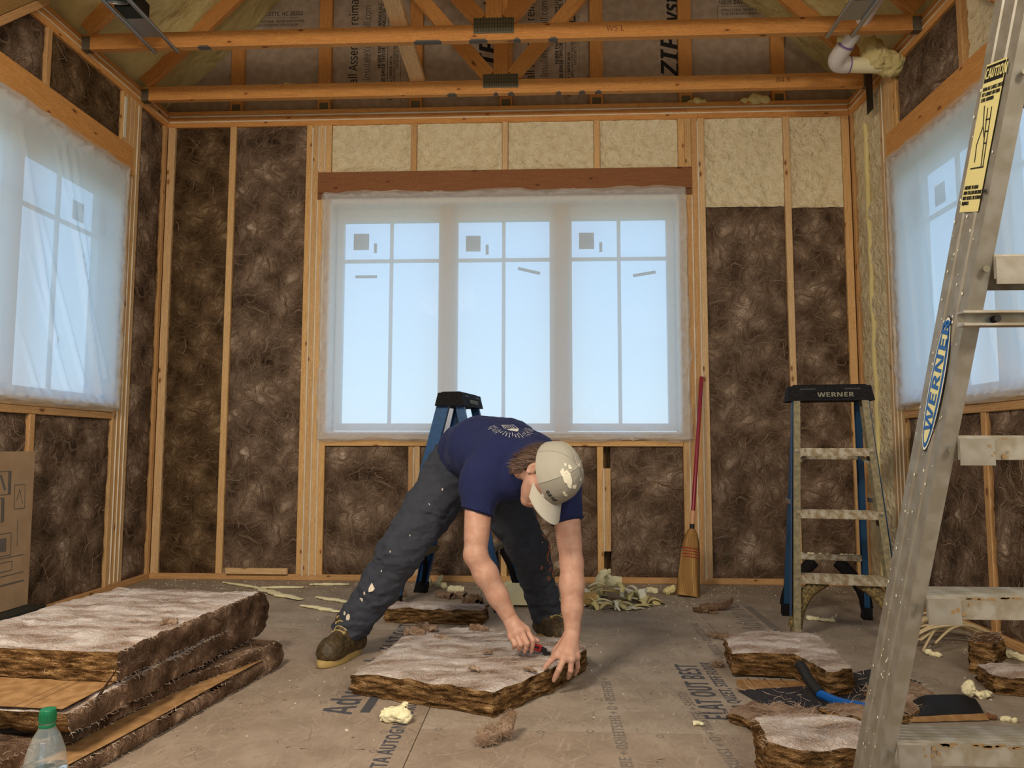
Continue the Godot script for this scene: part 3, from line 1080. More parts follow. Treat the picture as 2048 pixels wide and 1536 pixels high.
func build_side_wall(s: float) -> void:
	var left := s < 0.0
	var w := setting("wall_left" if left else "wall_right")
	var face := XL if left else XR
	var p := func(u: float, y: float, d: float) -> Vector3: return Vector3(face + s * d, y, u)
	var piece := func(called: String, u0: float, u1: float, y0: float, y1: float, m: Material, d0 := 0.0, d1 := 0.14) -> void:
		var xa := face + s * d0
		var xb := face + s * d1
		lumber(w, called, Vector3(minf(xa, xb), y0, u0), Vector3(maxf(xa, xb), y1, u1), m)
	var zend := -1.5
	piece.call("bottom_plate", ZB, ZR, 0.0, 0.038, M.pine_3)
	for k in 3:
		piece.call("top_plate", ZB, ZR, PB + 0.038 * k + 0.0005, PB + 0.038 * (k + 1) - 0.0005, M["truss_pine_%d" % ((k + 2) % 3)])
	for k in 2:
		bead(w, Vector3(face - s * 0.001, PB + 0.038 * (k + 1), ZB + 0.01), Vector3(face - s * 0.001, PB + 0.038 * (k + 1), -3.3), 0.004, 20 + k)
	var p0: float = -4.475 if left else -4.375          # the pack of studs beside the window
	var hy0: float = 2.53 if left else 2.478
	var hy1: float = 2.712 if left else 2.672
	piece.call("stud", ZB + 0.001, ZB + 0.036, 0.038, PB, pine(30))
	for k in 4:
		var top := PB if k < 2 else hy0 - 0.002
		piece.call("stud" if k < 2 else "jack_stud", p0 + 0.0425 * k, p0 + 0.0425 * k + 0.041, 0.038, top, pine(31 + k))
		if k < 3:
			bead(w, Vector3(face - s * 0.002, 0.05, p0 + 0.0425 * (k + 1) - 0.001), Vector3(face - s * 0.002, (PB - 0.02) if k == 0 else hy0 - 0.01, p0 + 0.0425 * (k + 1) - 0.001), 0.004, 24 + k)
	var ho: float = p0 + 0.0425 * 4         # the opening's edge
	piece.call("header", p0 + 0.0425 * 2, -1.6, hy0, hy1, M.truss_pine_2, -0.003)
	for k in 3:
		piece.call("cripple_stud", p0 + 0.0425 * (2 + k), p0 + 0.0425 * (2 + k) + 0.041, hy1, PB, pine(36 + k))
	if left:
		piece.call("white_strip", p0 + 0.0425 * 4 + 0.003, p0 + 0.0425 * 4 + 0.03, hy1 + 0.02, PB - 0.03, M.foam_white, -0.004, 0.001)
	var cr: Array = [-3.61, -2.99, -2.38, -1.78] if left else [-3.53, -2.92, -2.31, -1.75]
	var lo_st: Array = [-3.64, -3.03, -2.42, -1.81] if left else [-3.50, -2.89, -2.28, -1.75]
	for k in 4:
		piece.call("cripple_stud", cr[k], cr[k] + 0.038, hy1, PB, pine(40 + k))
		piece.call("cripple_stud", lo_st[k], lo_st[k] + 0.04, 0.038, 1.015, pine(45 + k))
	for k in 2:
		piece.call("sill_plate", ho, -1.7, 1.016 + 0.04 * k, 1.054 + 0.04 * k, pine(50 + k))
	var bays := []
	if left:
		bays.append([ZB + 0.038, p0 - 0.002, 0.038, PB])
	bays.append([p0 + 0.0425 * 5 + 0.001, cr[0] - 0.002, hy1, PB])
	if left:
		bays.append([cr[0] + 0.04, cr[1] - 0.002, hy1, PB])
	bays.append([ho, lo_st[0] - 0.002, 0.038, 1.015])
	bays.append([lo_st[0] + 0.042, lo_st[1] - 0.002, 0.038, 1.015])
	bays.append([lo_st[1] + 0.042, lo_st[2] - 0.002, 0.038, 1.015])
	for k in bays.size():
		var b: Array = bays[k]
		fill(w, "insulation_batt", p, b[0], b[1], b[2], b[3], [M.wool_wall, M.wool_wall_olive, M.wool_wall, M.wool_wall_pale][k % 4] if left else [M.wool_wall, M.wool_wall_pale, M.wool_wall][k % 3], 33.0 * s + 2.3 * k)
	strands(w, p, bays, 85.0, M.fibre, 95 if left else 96)
	if not left:
		fill(w, "foam_panel", p, ZB + 0.038, p0 - 0.002, 0.038, PB, M.foam, 77.0, 0.01, 0.022, 0.016, 5.0)
		fill(w, "foam_panel", p, cr[0] + 0.04, cr[1] - 0.002, hy1, PB, M.foam, 79.0, -0.03, 0.02, 0.03, 6.0)
		var seam := PackedVector3Array()
		for k in 40:
			seam.append(Vector3(face + 0.004, 0.05 + 0.072 * k, -4.57 + 0.02 * nz.get_noise_2d(k * 0.3, 5.0)))
		var smb := MB.new()
		smb.tube(seam, PackedFloat32Array([0.016]), 8)
		obj("foam_seam", smb.done(), M.foam_yellow, w)
	# the slanting boards where a second roof meets this wall
	var a0 := Vector3(face - s * 0.022, 3.12, -3.505)
	var dir := Vector3(0, -0.69, 0.72).normalized()
	var nrm := Vector3(0, 0.72, 0.69).normalized()
	for k in 3:
		var off: Vector3 = nrm * [0.0, 0.085, 0.225][k]
		var wide: float = [0.038, 0.128, 0.146][k]
		beam(w, "slanting_board", a0 + off - dir * (0.0 if k == 0 else 0.05), a0 + off + dir * 0.9, wide, 0.042, [M.pine_3, M.grey_board, M.grey_board][k], nrm)
	# sheathing outside, and plain panels towards the rear
	for b in [[ZB - 0.15, ho + 0.02, 0.0, PT], [ho + 0.02, -1.72, 0.0, 1.10], [ho + 0.02, -1.72, hy0 - 0.02, PT], [-1.72, ZR + 0.15, 0.0, PT]]:
		var xa: float = face + s * 0.141
		var xb: float = face + s * 0.158
		box_obj(w, "sheathing_panel", Vector3(minf(xa, xb), b[2], b[0]), Vector3(maxf(xa, xb), b[3], b[1]), M.osb_out)
	var xa2: float = face + s * 0.001
	var xb2: float = face + s * 0.013
	for k in 3:
		box_obj(w, "wall_board", Vector3(minf(xa2, xb2), 0.04, -1.55 + 1.38 * k), Vector3(maxf(xa2, xb2), PB - 0.005, -1.55 + 1.38 * (k + 1) - 0.004), M.drywall)


func build_rear_wall() -> void:
	var w := setting("wall_rear")
	var z := ZR
	for b in [[XL - 0.15, -1.35, 0.0, PT], [1.05, XR + 0.15, 0.0, PT], [-1.35, 1.05, 2.15, PT]]:  # out of view, with an opening left to let daylight in
		box_obj(w, "wall_board", Vector3(b[0], b[2], z), Vector3(b[1], b[3], z + 0.14), M.drywall)
	var gp := MB.new()
	for zz in [z, z + 0.14]:
		gp.quad(Vector3(XL - 0.15, PT, zz), Vector3(XR + 0.15, PT, zz), Vector3(RIDGE + 0.2, 5.5, zz), Vector3(RIDGE - 0.2, 5.5, zz), Vector3.FORWARD if zz == z else Vector3.BACK)
	obj("gable_panel", gp.done(), M.drywall, w)


func build_roof() -> void:
	var c := setting("ceiling")
	# sprayed foam under the roof boards, both slopes
	for s in [-1.0, 1.0]:
		var eave := (XL - 0.16) if s < 0 else (XR + 0.16)
		var run: float = absf(eave - RIDGE)
		var pts := PackedVector3Array()
		var uvs := PackedVector2Array()
		var nu := 64
		var nv := 150
		for r in nv + 1:
			for q in nu + 1:
				var a := float(q) / nu
				var z := lerpf(ZB - 0.09, ZR + 0.15, float(r) / nv)
				var x := lerpf(eave, RIDGE, a)
				var y := PT + 0.005 + run * a * 0.97
				var bump := 0.05 * nz.get_noise_3d(x * 3.2, z * 3.2, 4.0 + s) + 0.02 * nz.get_noise_3d(x * 11, z * 11, 8.0)
				# thicker against the chords
				bump += -0.035 * (1.0 - smoothstep(0.03, 0.14, absf(fposmod(z + 4.47 + 0.305, 0.61) - 0.305)))
				pts.append(Vector3(x, y - 0.045 + bump, z))
				uvs.append(Vector2(a * run * 1.4, z))
		var mb := MB.new()
		mb.grid(pts, nu + 1, false, [Vector3(-s, -1, 0)], uvs)
		obj("foam_slope", mb.done(), M.roof_foam, c)
		var rb := MB.new()
		var y0 := PT + 0.12
		rb.hex([Vector3(eave - s * -0.1, y0 - 0.1, ZB - 0.2), Vector3(RIDGE, y0 + run * 0.97, ZB - 0.2), Vector3(RIDGE, y0 + run * 0.97, ZR + 0.2), Vector3(eave + s * 0.1, y0 - 0.1, ZR + 0.2), Vector3(eave + s * 0.1, y0, ZB - 0.2), Vector3(RIDGE, y0 + 0.1 + run * 0.97, ZB - 0.2), Vector3(RIDGE, y0 + 0.1 + run * 0.97, ZR + 0.2), Vector3(eave + s * 0.1, y0, ZR + 0.2)])
		obj("roof_board", rb.done(), M.osb_out, c)
		box_obj(c, "eave_light_stop", Vector3(minf(eave - s * 0.02, eave + s * 0.14), PT - 0.08, ZB - 0.2), Vector3(maxf(eave - s * 0.02, eave + s * 0.14), PT + 0.16, ZR + 0.2), M.osb_out)  # added out of view to stop daylight leaking in at the eaves


func build_trusses() -> void:
	var zs := [-4.47, -3.86, -3.25, -2.64]
	for k in zs.size():
		var z: float = zs[k]
		var seen: bool = k < 2
		var t := thing("roof_truss", ["pine roof truss nearest the back wall, printed panels just behind it", "pine roof truss in front, its lower chord highest across the view", "pine roof truss overhead, first one above the top edge of the view", "pine roof truss overhead, second one above the top edge of the view"][k], "truss", Vector3(RIDGE, 3.045, z), 0.0, "roof trusses")
		var m: Material = M["truss_pine_%d" % (k % 3)]
		var m2: Material = M["truss_pine_%d" % ((k + 1) % 3)]
		var l := XL + 0.004 - RIDGE
		var r := XR - 0.004 - RIDGE
		beam(t, "bottom_chord", Vector3(l, 0.0445, 0), Vector3(r, 0.0445, 0), 0.089, 0.038, m, Vector3.UP, 0.001)
		beam(t, "king_post", Vector3(0.015, 0.09, 0), Vector3(0.015, 2.25, 0), 0.089, 0.038, m2, Vector3.LEFT)
		for s in [-1.0, 1.0]:
			var e: float = l if s < 0 else r
			beam(t, "top_chord", Vector3(e, 0.13, 0), Vector3(-s * 0.02, 0.13 + absf(e), 0), 0.12, 0.038, m2, Vector3(-s, 1, 0))
			beam(t, "web", Vector3(0.015 + s * 0.075, 0.12, 0), Vector3(0.015 + s * 0.80, 0.99, 0), 0.089, 0.036, m, Vector3(-s, 1, 0))
			var hg := MB.new()
			hg.box(Vector3(minf(e, e - s * 0.045), -0.0025, -0.021), Vector3(maxf(e, e - s * 0.045), -0.0003, 0.021))
			hg.box(Vector3(minf(e, e - s * 0.045), -0.002, 0.0193), Vector3(maxf(e, e - s * 0.045), 0.075, 0.0212))
			hg.box(Vector3(minf(e, e - s * 0.045), -0.002, -0.0212), Vector3(maxf(e, e - s * 0.045), 0.075, -0.0193))
			obj("hanger", hg.done(), M.galvanised_dull, t)
		# toothed plate over the joint
		var pb := MB.new()
		pb.box(Vector3(-0.095, 0.035, 0.0192), Vector3(0.125, 0.125, 0.0206))
		var plate := obj("joint_plate", pb.done(), M.galvanised_dull, t)
		var teeth := MB.new()
		for q in 14:
			for j in 4:
				var x := -0.088 + q * 0.0152
				var y := 0.045 + j * 0.021
				teeth.box(Vector3(x, y, 0.0204), Vector3(x + 0.0035, y + 0.011, 0.0212))
		stuff(obj("teeth", teeth.done(), M.black_metal, plate))
		if seen:
			# smears of dark marker along the underside
			var marks: Array = [[-0.32, -0.26], [-0.03, 0.0], [0.06, 0.10], [0.36, 0.39], [0.50, 0.54], [0.60, 0.64]] if k == 0 else [[-0.42, -0.27], [-0.12, -0.02], [0.12, 0.16], [0.31, 0.36], [-1.62, -1.55]]
			for q in marks:
				var mk := MB.new()
				mk.box(Vector3(q[0], -0.0008, -0.015), Vector3(q[1], 0.001, 0.0195))
				mk.box(Vector3(q[0] + 0.01, 0.0, 0.0185), Vector3(q[1] - 0.008, 0.008, 0.0198))
				obj("marker_smear", mk.done(), M.print_grey, t)
			stuff(letters(t, "pencil_mark", ["B4 R", "WS L"][k], 0.032, Vector3([1.7, 0.62][k], 0.05, 0.0195), Vector3.RIGHT, Vector3.UP, M.stained_fir))
	var b := beam(self, numbered("brace_board"), Vector3(-0.803, 3.153, -4.49), Vector3(-0.775, 3.153, -2.7), 0.036, 0.092, M.pale_pine)
	tag(b, "pale board lying across the tops of the trusses' lower chords", "board")


func build_windows() -> void:
	var sky_z := ZB - 0.10
	var w1 := setting("window_1")
	# jamb liner
	lumber(w1, "jamb", Vector3(-1.440, 0.94, ZB - 0.15), Vector3(-1.425, 2.503, ZB + 0.012), M.white_frame)
	lumber(w1, "jamb", Vector3(0.853, 0.94, ZB - 0.15), Vector3(0.868, 2.503, ZB + 0.012), M.white_frame)
	lumber(w1, "jamb", Vector3(-1.440, 2.468, ZB - 0.15), Vector3(0.868, 2.503, ZB + 0.012), M.white_frame)
	lumber(w1, "jamb", Vector3(-1.440, 0.938, ZB - 0.15), Vector3(0.868, 0.955, ZB + 0.012), M.white_frame)
	var units := [[-1.372, -0.722], [-0.593, 0.023], [0.172, 0.800]]
	for x in [-0.658, 0.098]:
		lumber(w1, "mullion", Vector3(x - 0.045, 0.955, ZB - 0.15), Vector3(x + 0.045, 2.468, ZB - 0.05), M.silhouette_brown)
	for k in 3:
		window_unit(w1, func(u: float, y: float, d: float) -> Vector3: return Vector3(u, y, ZB - 0.12 - d), units[k][0], units[k][1], 1.01, 2.378, 2.11, 0.092)
		var st: Array = [[-1.308, -1.203, 2.188, 2.301], [-0.541, -0.442, 2.17, 2.278], [0.221, 0.321, 2.179, 2.29]][k]
		box_obj(w1, "sticker", Vector3(st[0], st[2], ZB - 0.1195), Vector3(st[1], st[3], ZB - 0.117), M.sticker)
		box_obj(w1, "sticker", Vector3(st[1] + 0.035, st[2] - 0.022, ZB - 0.1195), Vector3(st[1] + 0.055, st[2] + 0.045, ZB - 0.117), M.sticker)
		var tp: Array = [[-1.292, -1.144, 2.003, 2.003], [-0.189, -0.041, 2.051, 2.015], [0.579, 0.728, 1.994, 2.018]][k]
		beam(w1, "tape_strip", Vector3(tp[0], tp[2], ZB - 0.118), Vector3(tp[1], tp[3], ZB - 0.118), 0.021, 0.002, M.sticker)
	for s in [-1.0, 1.0]:
		var left: bool = s < 0.0
		var w := setting("window_2" if left else "window_3")
		var face := XL if left else XR
		var z0: float = -4.30 if left else -4.20
		var top: float = 2.53 if left else 2.478
		var p := func(u: float, y: float, d: float) -> Vector3: return Vector3(face + s * (0.11 + d), y, u)
		var bar := func(called: String, u0: float, u1: float, y0: float, y1: float, d0: float, d1: float, m: Material) -> void:
			lumber(w, called, Vector3(minf(face + s * d0, face + s * d1), y0, u0), Vector3(maxf(face + s * d0, face + s * d1), y1, u1), m)
		bar.call("jamb", z0, z0 + 0.015, 1.095, top, -0.012, 0.15, M.white_frame)
		bar.call("jamb", -1.735, -1.72, 1.095, top, -0.012, 0.15, M.white_frame)
		bar.call("jamb", z0, -1.72, top - 0.035, top, -0.012, 0.15, M.white_frame)
		bar.call("jamb", z0, -1.72, 1.096, 1.114, -0.012, 0.15, M.white_frame)
		for k in 3:
			var u0: float = z0 + 0.07 + 0.80 * k
			window_unit(w, p, u0, u0 + 0.69, 1.16, 2.36, 2.10, top - 0.033 - 2.36)
			if k < 2:
				bar.call("mullion", u0 + 0.70, u0 + 0.79, 1.115, top - 0.035, 0.05, 0.15, M.silhouette_brown)
		var sp: Vector3 = p.call(z0 + 0.2, 2.2, -0.004)
		box_obj(w, "sticker", sp - Vector3(0.001, 0.06, 0.0), sp + Vector3(0.001, 0.05, 0.1), M.sticker)


func window_unit(parent: Node, p: Callable, u0: float, u1: float, y0: float, y1: float, ybar: float, head: float) -> void:
	var bar := func(called: String, a0: float, a1: float, b0: float, b1: float, d0: float, d1: float, m: Material) -> void:
		var lo: Vector3 = p.call(a0, b0, d0)
		var hi: Vector3 = p.call(a1, b1, d1)
		lumber(parent, called, Vector3(minf(lo.x, hi.x), minf(lo.y, hi.y), minf(lo.z, hi.z)), Vector3(maxf(lo.x, hi.x), maxf(lo.y, hi.y), maxf(lo.z, hi.z)), m, 0.002)
	var um := (u0 + u1) / 2
	bar.call("sash", u0 - 0.045, u0, y0 - 0.048, y1 + head, -0.02, 0.03, M.white_frame)
	bar.call("sash", u1, u1 + 0.045, y0 - 0.048, y1 + head, -0.02, 0.03, M.white_frame)
	bar.call("sash", u0, u1, y0 - 0.048, y0, -0.02, 0.03, M.white_frame)
	bar.call("sash", u0, u1, y1, y1 + head, -0.02, 0.03, M.white_frame)
	bar.call("muntin", um - 0.012, um + 0.012, y0, y1, -0.004, 0.012, M.white_frame)
	bar.call("muntin", u0, um - 0.0125, ybar - 0.012, ybar + 0.012, -0.004, 0.012, M.white_frame)
	bar.call("muntin", um + 0.0125, u1, ybar - 0.012, ybar + 0.012, -0.004, 0.012, M.white_frame)
	for a in [[u0, um - 0.012], [um + 0.012, u1]]:
		for b in [[y0, ybar - 0.012], [ybar + 0.012, y1]]:
			var mb := MB.new()
			var c0: Vector3 = p.call(a[0], b[0], 0.004)
			var c1: Vector3 = p.call(a[1], b[0], 0.004)
			var c2: Vector3 = p.call(a[1], b[1], 0.004)
			var c3: Vector3 = p.call(a[0], b[1], 0.004)
			mb.quad(c0, c1, c2, c3, p.call(0, 0, 0) - p.call(0, 0, 1))
			obj("pane", mb.done(), M.glass, parent)


# polythene taped over the openings: taut in the middle, gathered along the edges
func build_plastic() -> void:
	var sheet := func(label: String, p: Callable, u0: float, u1: float, y0: float, y1: float, seed_: float, folds: Array) -> void:
		var o := thing("plastic_sheet", label, "plastic sheet")
		var nu := 150
		var ny := 100
		var pts := PackedVector3Array()
		var uvs := PackedVector2Array()
		for r in ny + 1:
			for c in nu + 1:
				var a := float(c) / nu
				var b := float(r) / ny
				var u := lerpf(u0, u1, a)
				var y := lerpf(y0, y1, b)
				var e := minf(minf(a, 1 - a) * (u1 - u0), minf(b, 1 - b) * (y1 - y0))
				var rim := 1.0 - smoothstep(0.02, 0.12, e)
				u += rim * 0.02 * nz.get_noise_2d(y * 4.0, seed_) * (1.0 if a > 0.5 else -1.0)
				y += rim * 0.025 * nz.get_noise_2d(u * 3.5, seed_ + 4.0)
				var d := -0.020 - 0.004 * nz.get_noise_2d(u * 2.0, y * 2.0 + seed_)
				d -= rim * (0.006 + 0.012 * nz.get_noise_2d(u * 16.0, y * 16.0 + seed_))
				d += 0.0018 * nz.get_noise_2d((u + y * 0.8) * 26.0, (u - y) * 2.5 + seed_)
				for f in folds:      # a crease from (u, y) to (u, y): [ua, ya, ub, yb, height, width]
					var fa := Vector2(f[0], f[1])
					var fd := Vector2(f[2], f[3]) - fa
					var t := clampf((Vector2(u, y) - fa).dot(fd) / fd.length_squared(), 0.0, 1.0)
					var q := (Vector2(u, y) - fa - fd * t).length() / float(f[5])
					d -= float(f[4]) * exp(-q * q) * (0.25 + 0.75 * t)
				pts.append(p.call(u, y, d))
				uvs.append(Vector2(u, y))
		var mb := MB.new()
		mb.grid(pts, nu + 1, false, [p.call(0, 0, 0) - p.call(0, 0, 1)], uvs)
		obj("film", mb.done(), M.plastic_film if seed_ < 5.0 else M.plastic_film_thick, o)
		# gathered hem along the edges
		for e in 4:
			var hb := MB.new()
			var n := 60
			var hp := PackedVector3Array()
			var hu := PackedVector2Array()
			for k in n + 1:
				var f := float(k) / n
				for j in 5:
					var g := j / 4.0
					var wv := 0.02 * nz.get_noise_2d(f * 14.0 + e * 9.0, g * 2.0 + seed_)
					var reach := 0.035 + 0.02 * nz.get_noise_2d(f * 5.0, e * 3.0 + seed_)
					var u := 0.0
					var y := 0.0
					if e == 0 or e == 1:
						u = lerpf(u0, u1, f)
						y = (y0 - g * reach + 0.02) if e == 0 else (y1 + g * reach - 0.02)
					else:
						y = lerpf(y0, y1, f)
						u = (u0 - g * reach + 0.02) if e == 2 else (u1 + g * reach - 0.02)
					hp.append(p.call(u, y, -0.024 - 0.012 * sin(g * PI) + wv * (0.3 + g) * 0.6))
					hu.append(Vector2(f, g))
			hb.grid(hp, 5, false, [p.call(0, 0, 0) - p.call(0, 0, 1)], hu)
			obj("hem", hb.done(), M.plastic_edge, o)
	sheet.call("milky plastic sheet stapled over the wide back window", func(u: float, y: float, d: float) -> Vector3: return Vector3(u, y, ZB - d), -1.475, 0.905, 0.91, 2.535, 3.0, [[-0.15, 1.12, 0.60, 0.93, 0.010, 0.012], [-0.05, 1.12, 0.66, 0.92, 0.008, 0.009], [0.3, 1.05, 0.75, 0.9, 0.006, 0.009], [-1.30, 2.45, -1.42, 2.1, 0.006, 0.01]])
	sheet.call("milky creased plastic sheet over the left wall's window", func(u: float, y: float, d: float) -> Vector3: return Vector3(XL - d, y, u), -4.315, -1.68, 1.08, 2.545, 13.0, [[-3.72, 2.45, -4.12, 1.15, 0.030, 0.016], [-3.66, 2.4, -4.18, 1.25, 0.022, 0.012], [-3.52, 2.1, -3.98, 1.2, 0.020, 0.012], [-3.5, 1.8, -3.85, 1.15, 0.016, 0.012], [-3.4, 2.4, -3.72, 1.4, 0.020, 0.014], [-3.42, 1.5, -3.62, 1.13, 0.014, 0.010], [-3.8, 2.48, -3.95, 1.9, 0.016, 0.012]])
	sheet.call("milky plastic sheet over the right wall's window behind the ladder", func(u: float, y: float, d: float) -> Vector3: return Vector3(XR + d, y, u), -4.245, -1.68, 1.08, 2.50, 23.0, [[-4.15, 2.35, -3.6, 2.45, 0.014, 0.015], [-3.5, 1.9, -3.3, 1.2, 0.014, 0.014], [-4.1, 2.2, -4.0, 1.3, 0.014, 0.014], [-3.9, 2.3, -3.75, 1.2, 0.012, 0.016], [-3.3, 2.3, -3.15, 1.3, 0.014, 0.016]])


# ---------------------------------------------------------------- things under the roof
func build_ceiling_things() -> void:
	for k in 2:
		var xa: float = [-2.168, 1.498][k]
		var t := thing("recessed_light_frame", ["galvanised recessed light frame under the truss, at the left wall", "galvanised recessed light frame under the truss, above the white pipe"][k], "light frame", Vector3(xa + 0.065, 3.043, -3.86), 0.0, "recessed light frames")
		for q in 2:
			var x: float = -0.065 + 0.13 * q
			beam(t, "rail", Vector3(x, -0.008, -0.012), Vector3(x, -0.008, 0.60), 0.014, 0.022, M.galvanised)
			rod(t, "screw", Vector3(x, -0.018, 0.004), Vector3(x, -0.012, 0.004), 0.004, M.steel, 8)
		box_obj(t, "mounting_plate", Vector3(-0.055, -0.001, 0.13), Vector3(0.055, 0.001, 0.30), M.galvanised)
		box_obj(t, "dark_block", Vector3(-0.054, 0.002, 0.27), Vector3(0.054, 0.09, 0.40), M.dark_box)  # dark block where the frame shows a black opening
		var can := lathe([Vector2(0.0, 0.16), Vector2(0.085, 0.16), Vector2(0.085, -0.002), Vector2(0.078, -0.002), Vector2(0.078, 0.15)], 28)
		obj("lamp_can", can.done(), M.galvanised, t, Vector3(0.0, 0.004, 0.50))
	var pp := thing("drain_pipe", "white plastic pipe with an elbow, foamed into the right wall", "pipe", Vector3(1.62, 3.02, -4.1))
	var path := smooth_path([Vector3(0.11, 0.20, 0.52), Vector3(0.06, 0.10, 0.27), Vector3(0.02, 0.025, 0.08)], 5)
	var mb := MB.new()
	mb.tube(path, PackedFloat32Array([0.040]), 16)
	obj("pipe", mb.done(), M.pipe_white, pp)
	mb = MB.new()
	mb.tube(smooth_path([Vector3(0.024, 0.032, 0.10), Vector3(0.005, 0.0, 0.03), Vector3(0.03, -0.012, -0.01), Vector3(0.09, -0.012, -0.02)], 6), PackedFloat32Array([0.046]), 16)
	obj("elbow", mb.done(), M.pipe_white, pp)
	for q in 2:
		mb = MB.new()
		mb.tube(PackedVector3Array([[Vector3(0.026, 0.035, 0.105), Vector3(0.085, -0.012, -0.02)][q], [Vector3(0.028, 0.039, 0.112), Vector3(0.092, -0.012, -0.02)][q]]), PackedFloat32Array([0.047]), 16)
		obj("primer_ring", mb.done(), M.pipe_purple, pp)
	mb = MB.new()
	mb.tube(PackedVector3Array([Vector3(0.088, -0.012, -0.02), Vector3(0.36, -0.02, -0.03)]), PackedFloat32Array([0.043]), 16)
	obj("branch", mb.done(), M.foam_pale, pp)
	lump(pp, "foam_collar", [[Vector3(0.24, 0.02, -0.02), 0.075], [Vector3(0.33, -0.02, -0.02), 0.07], [Vector3(0.20, 0.08, 0.0), 0.055], [Vector3(0.0, 0.06, 0.12), 0.03]], 0.014, M.roof_foam, 3.0, 0.02)
	var fl := box_obj(self, "flashing_strip", Vector3(1.925, 2.845, -4.41), Vector3(1.929, 3.09, -4.33), M.asphalt_black)
	fl.name = numbered("flashing_strip")
	tag(fl, "black strip hanging from the top of the right corner", "flashing")
	for q in 3:
		var at: Vector3 = [Vector3(1.0, PT, ZB - 0.02), Vector3(1.38, PT, ZB - 0.02), Vector3(-1.64, 3.134, -4.47)][q]
		var bl: float = [0.03, 0.045, 0.016][q]
		var lb := lump(self, "foam_blob", [[at + Vector3(0, bl * 0.3, 0), bl], [at + Vector3(bl * 1.4, bl * 0.1, 0), bl * 0.8], [at + Vector3(-bl * 1.6, 0, 0), bl * 0.6]], 0.008, M.foam_yellow, 5.0 + q, 0.008)
		tag(lb, ["small foam blob on the back wall's top plate, above the right stud pack", "long foam blob on the back wall's top plate, near the right corner", "tiny foam crumb on the lower truss chord at left"][q], "foam")


# ---------------------------------------------------------------- ladders
func channel(w: float, f: float, t := 0.004) -> Array:
	return [Vector2(-w / 2, 0), Vector2(w / 2, 0), Vector2(w / 2, f), Vector2(w / 2 - t, f), Vector2(w / 2 - t, t), Vector2(-w / 2 + t, t), Vector2(-w / 2 + t, f), Vector2(-w / 2, f)]


func rail(parent: Node, called: String, foot: Vector3, top: Vector3, side: float, w: float, f: float, m: Material, web: Vector3) -> MeshInstance3D:
	var o := obj(called, sweep(channel(w, f), foot.distance_to(top)), m, parent)
	if side < 0:
		o.transform = Transform3D(frame_along(top - foot, web), foot)
	else:
		o.transform = Transform3D(frame_along(foot - top, web), top)
	return o


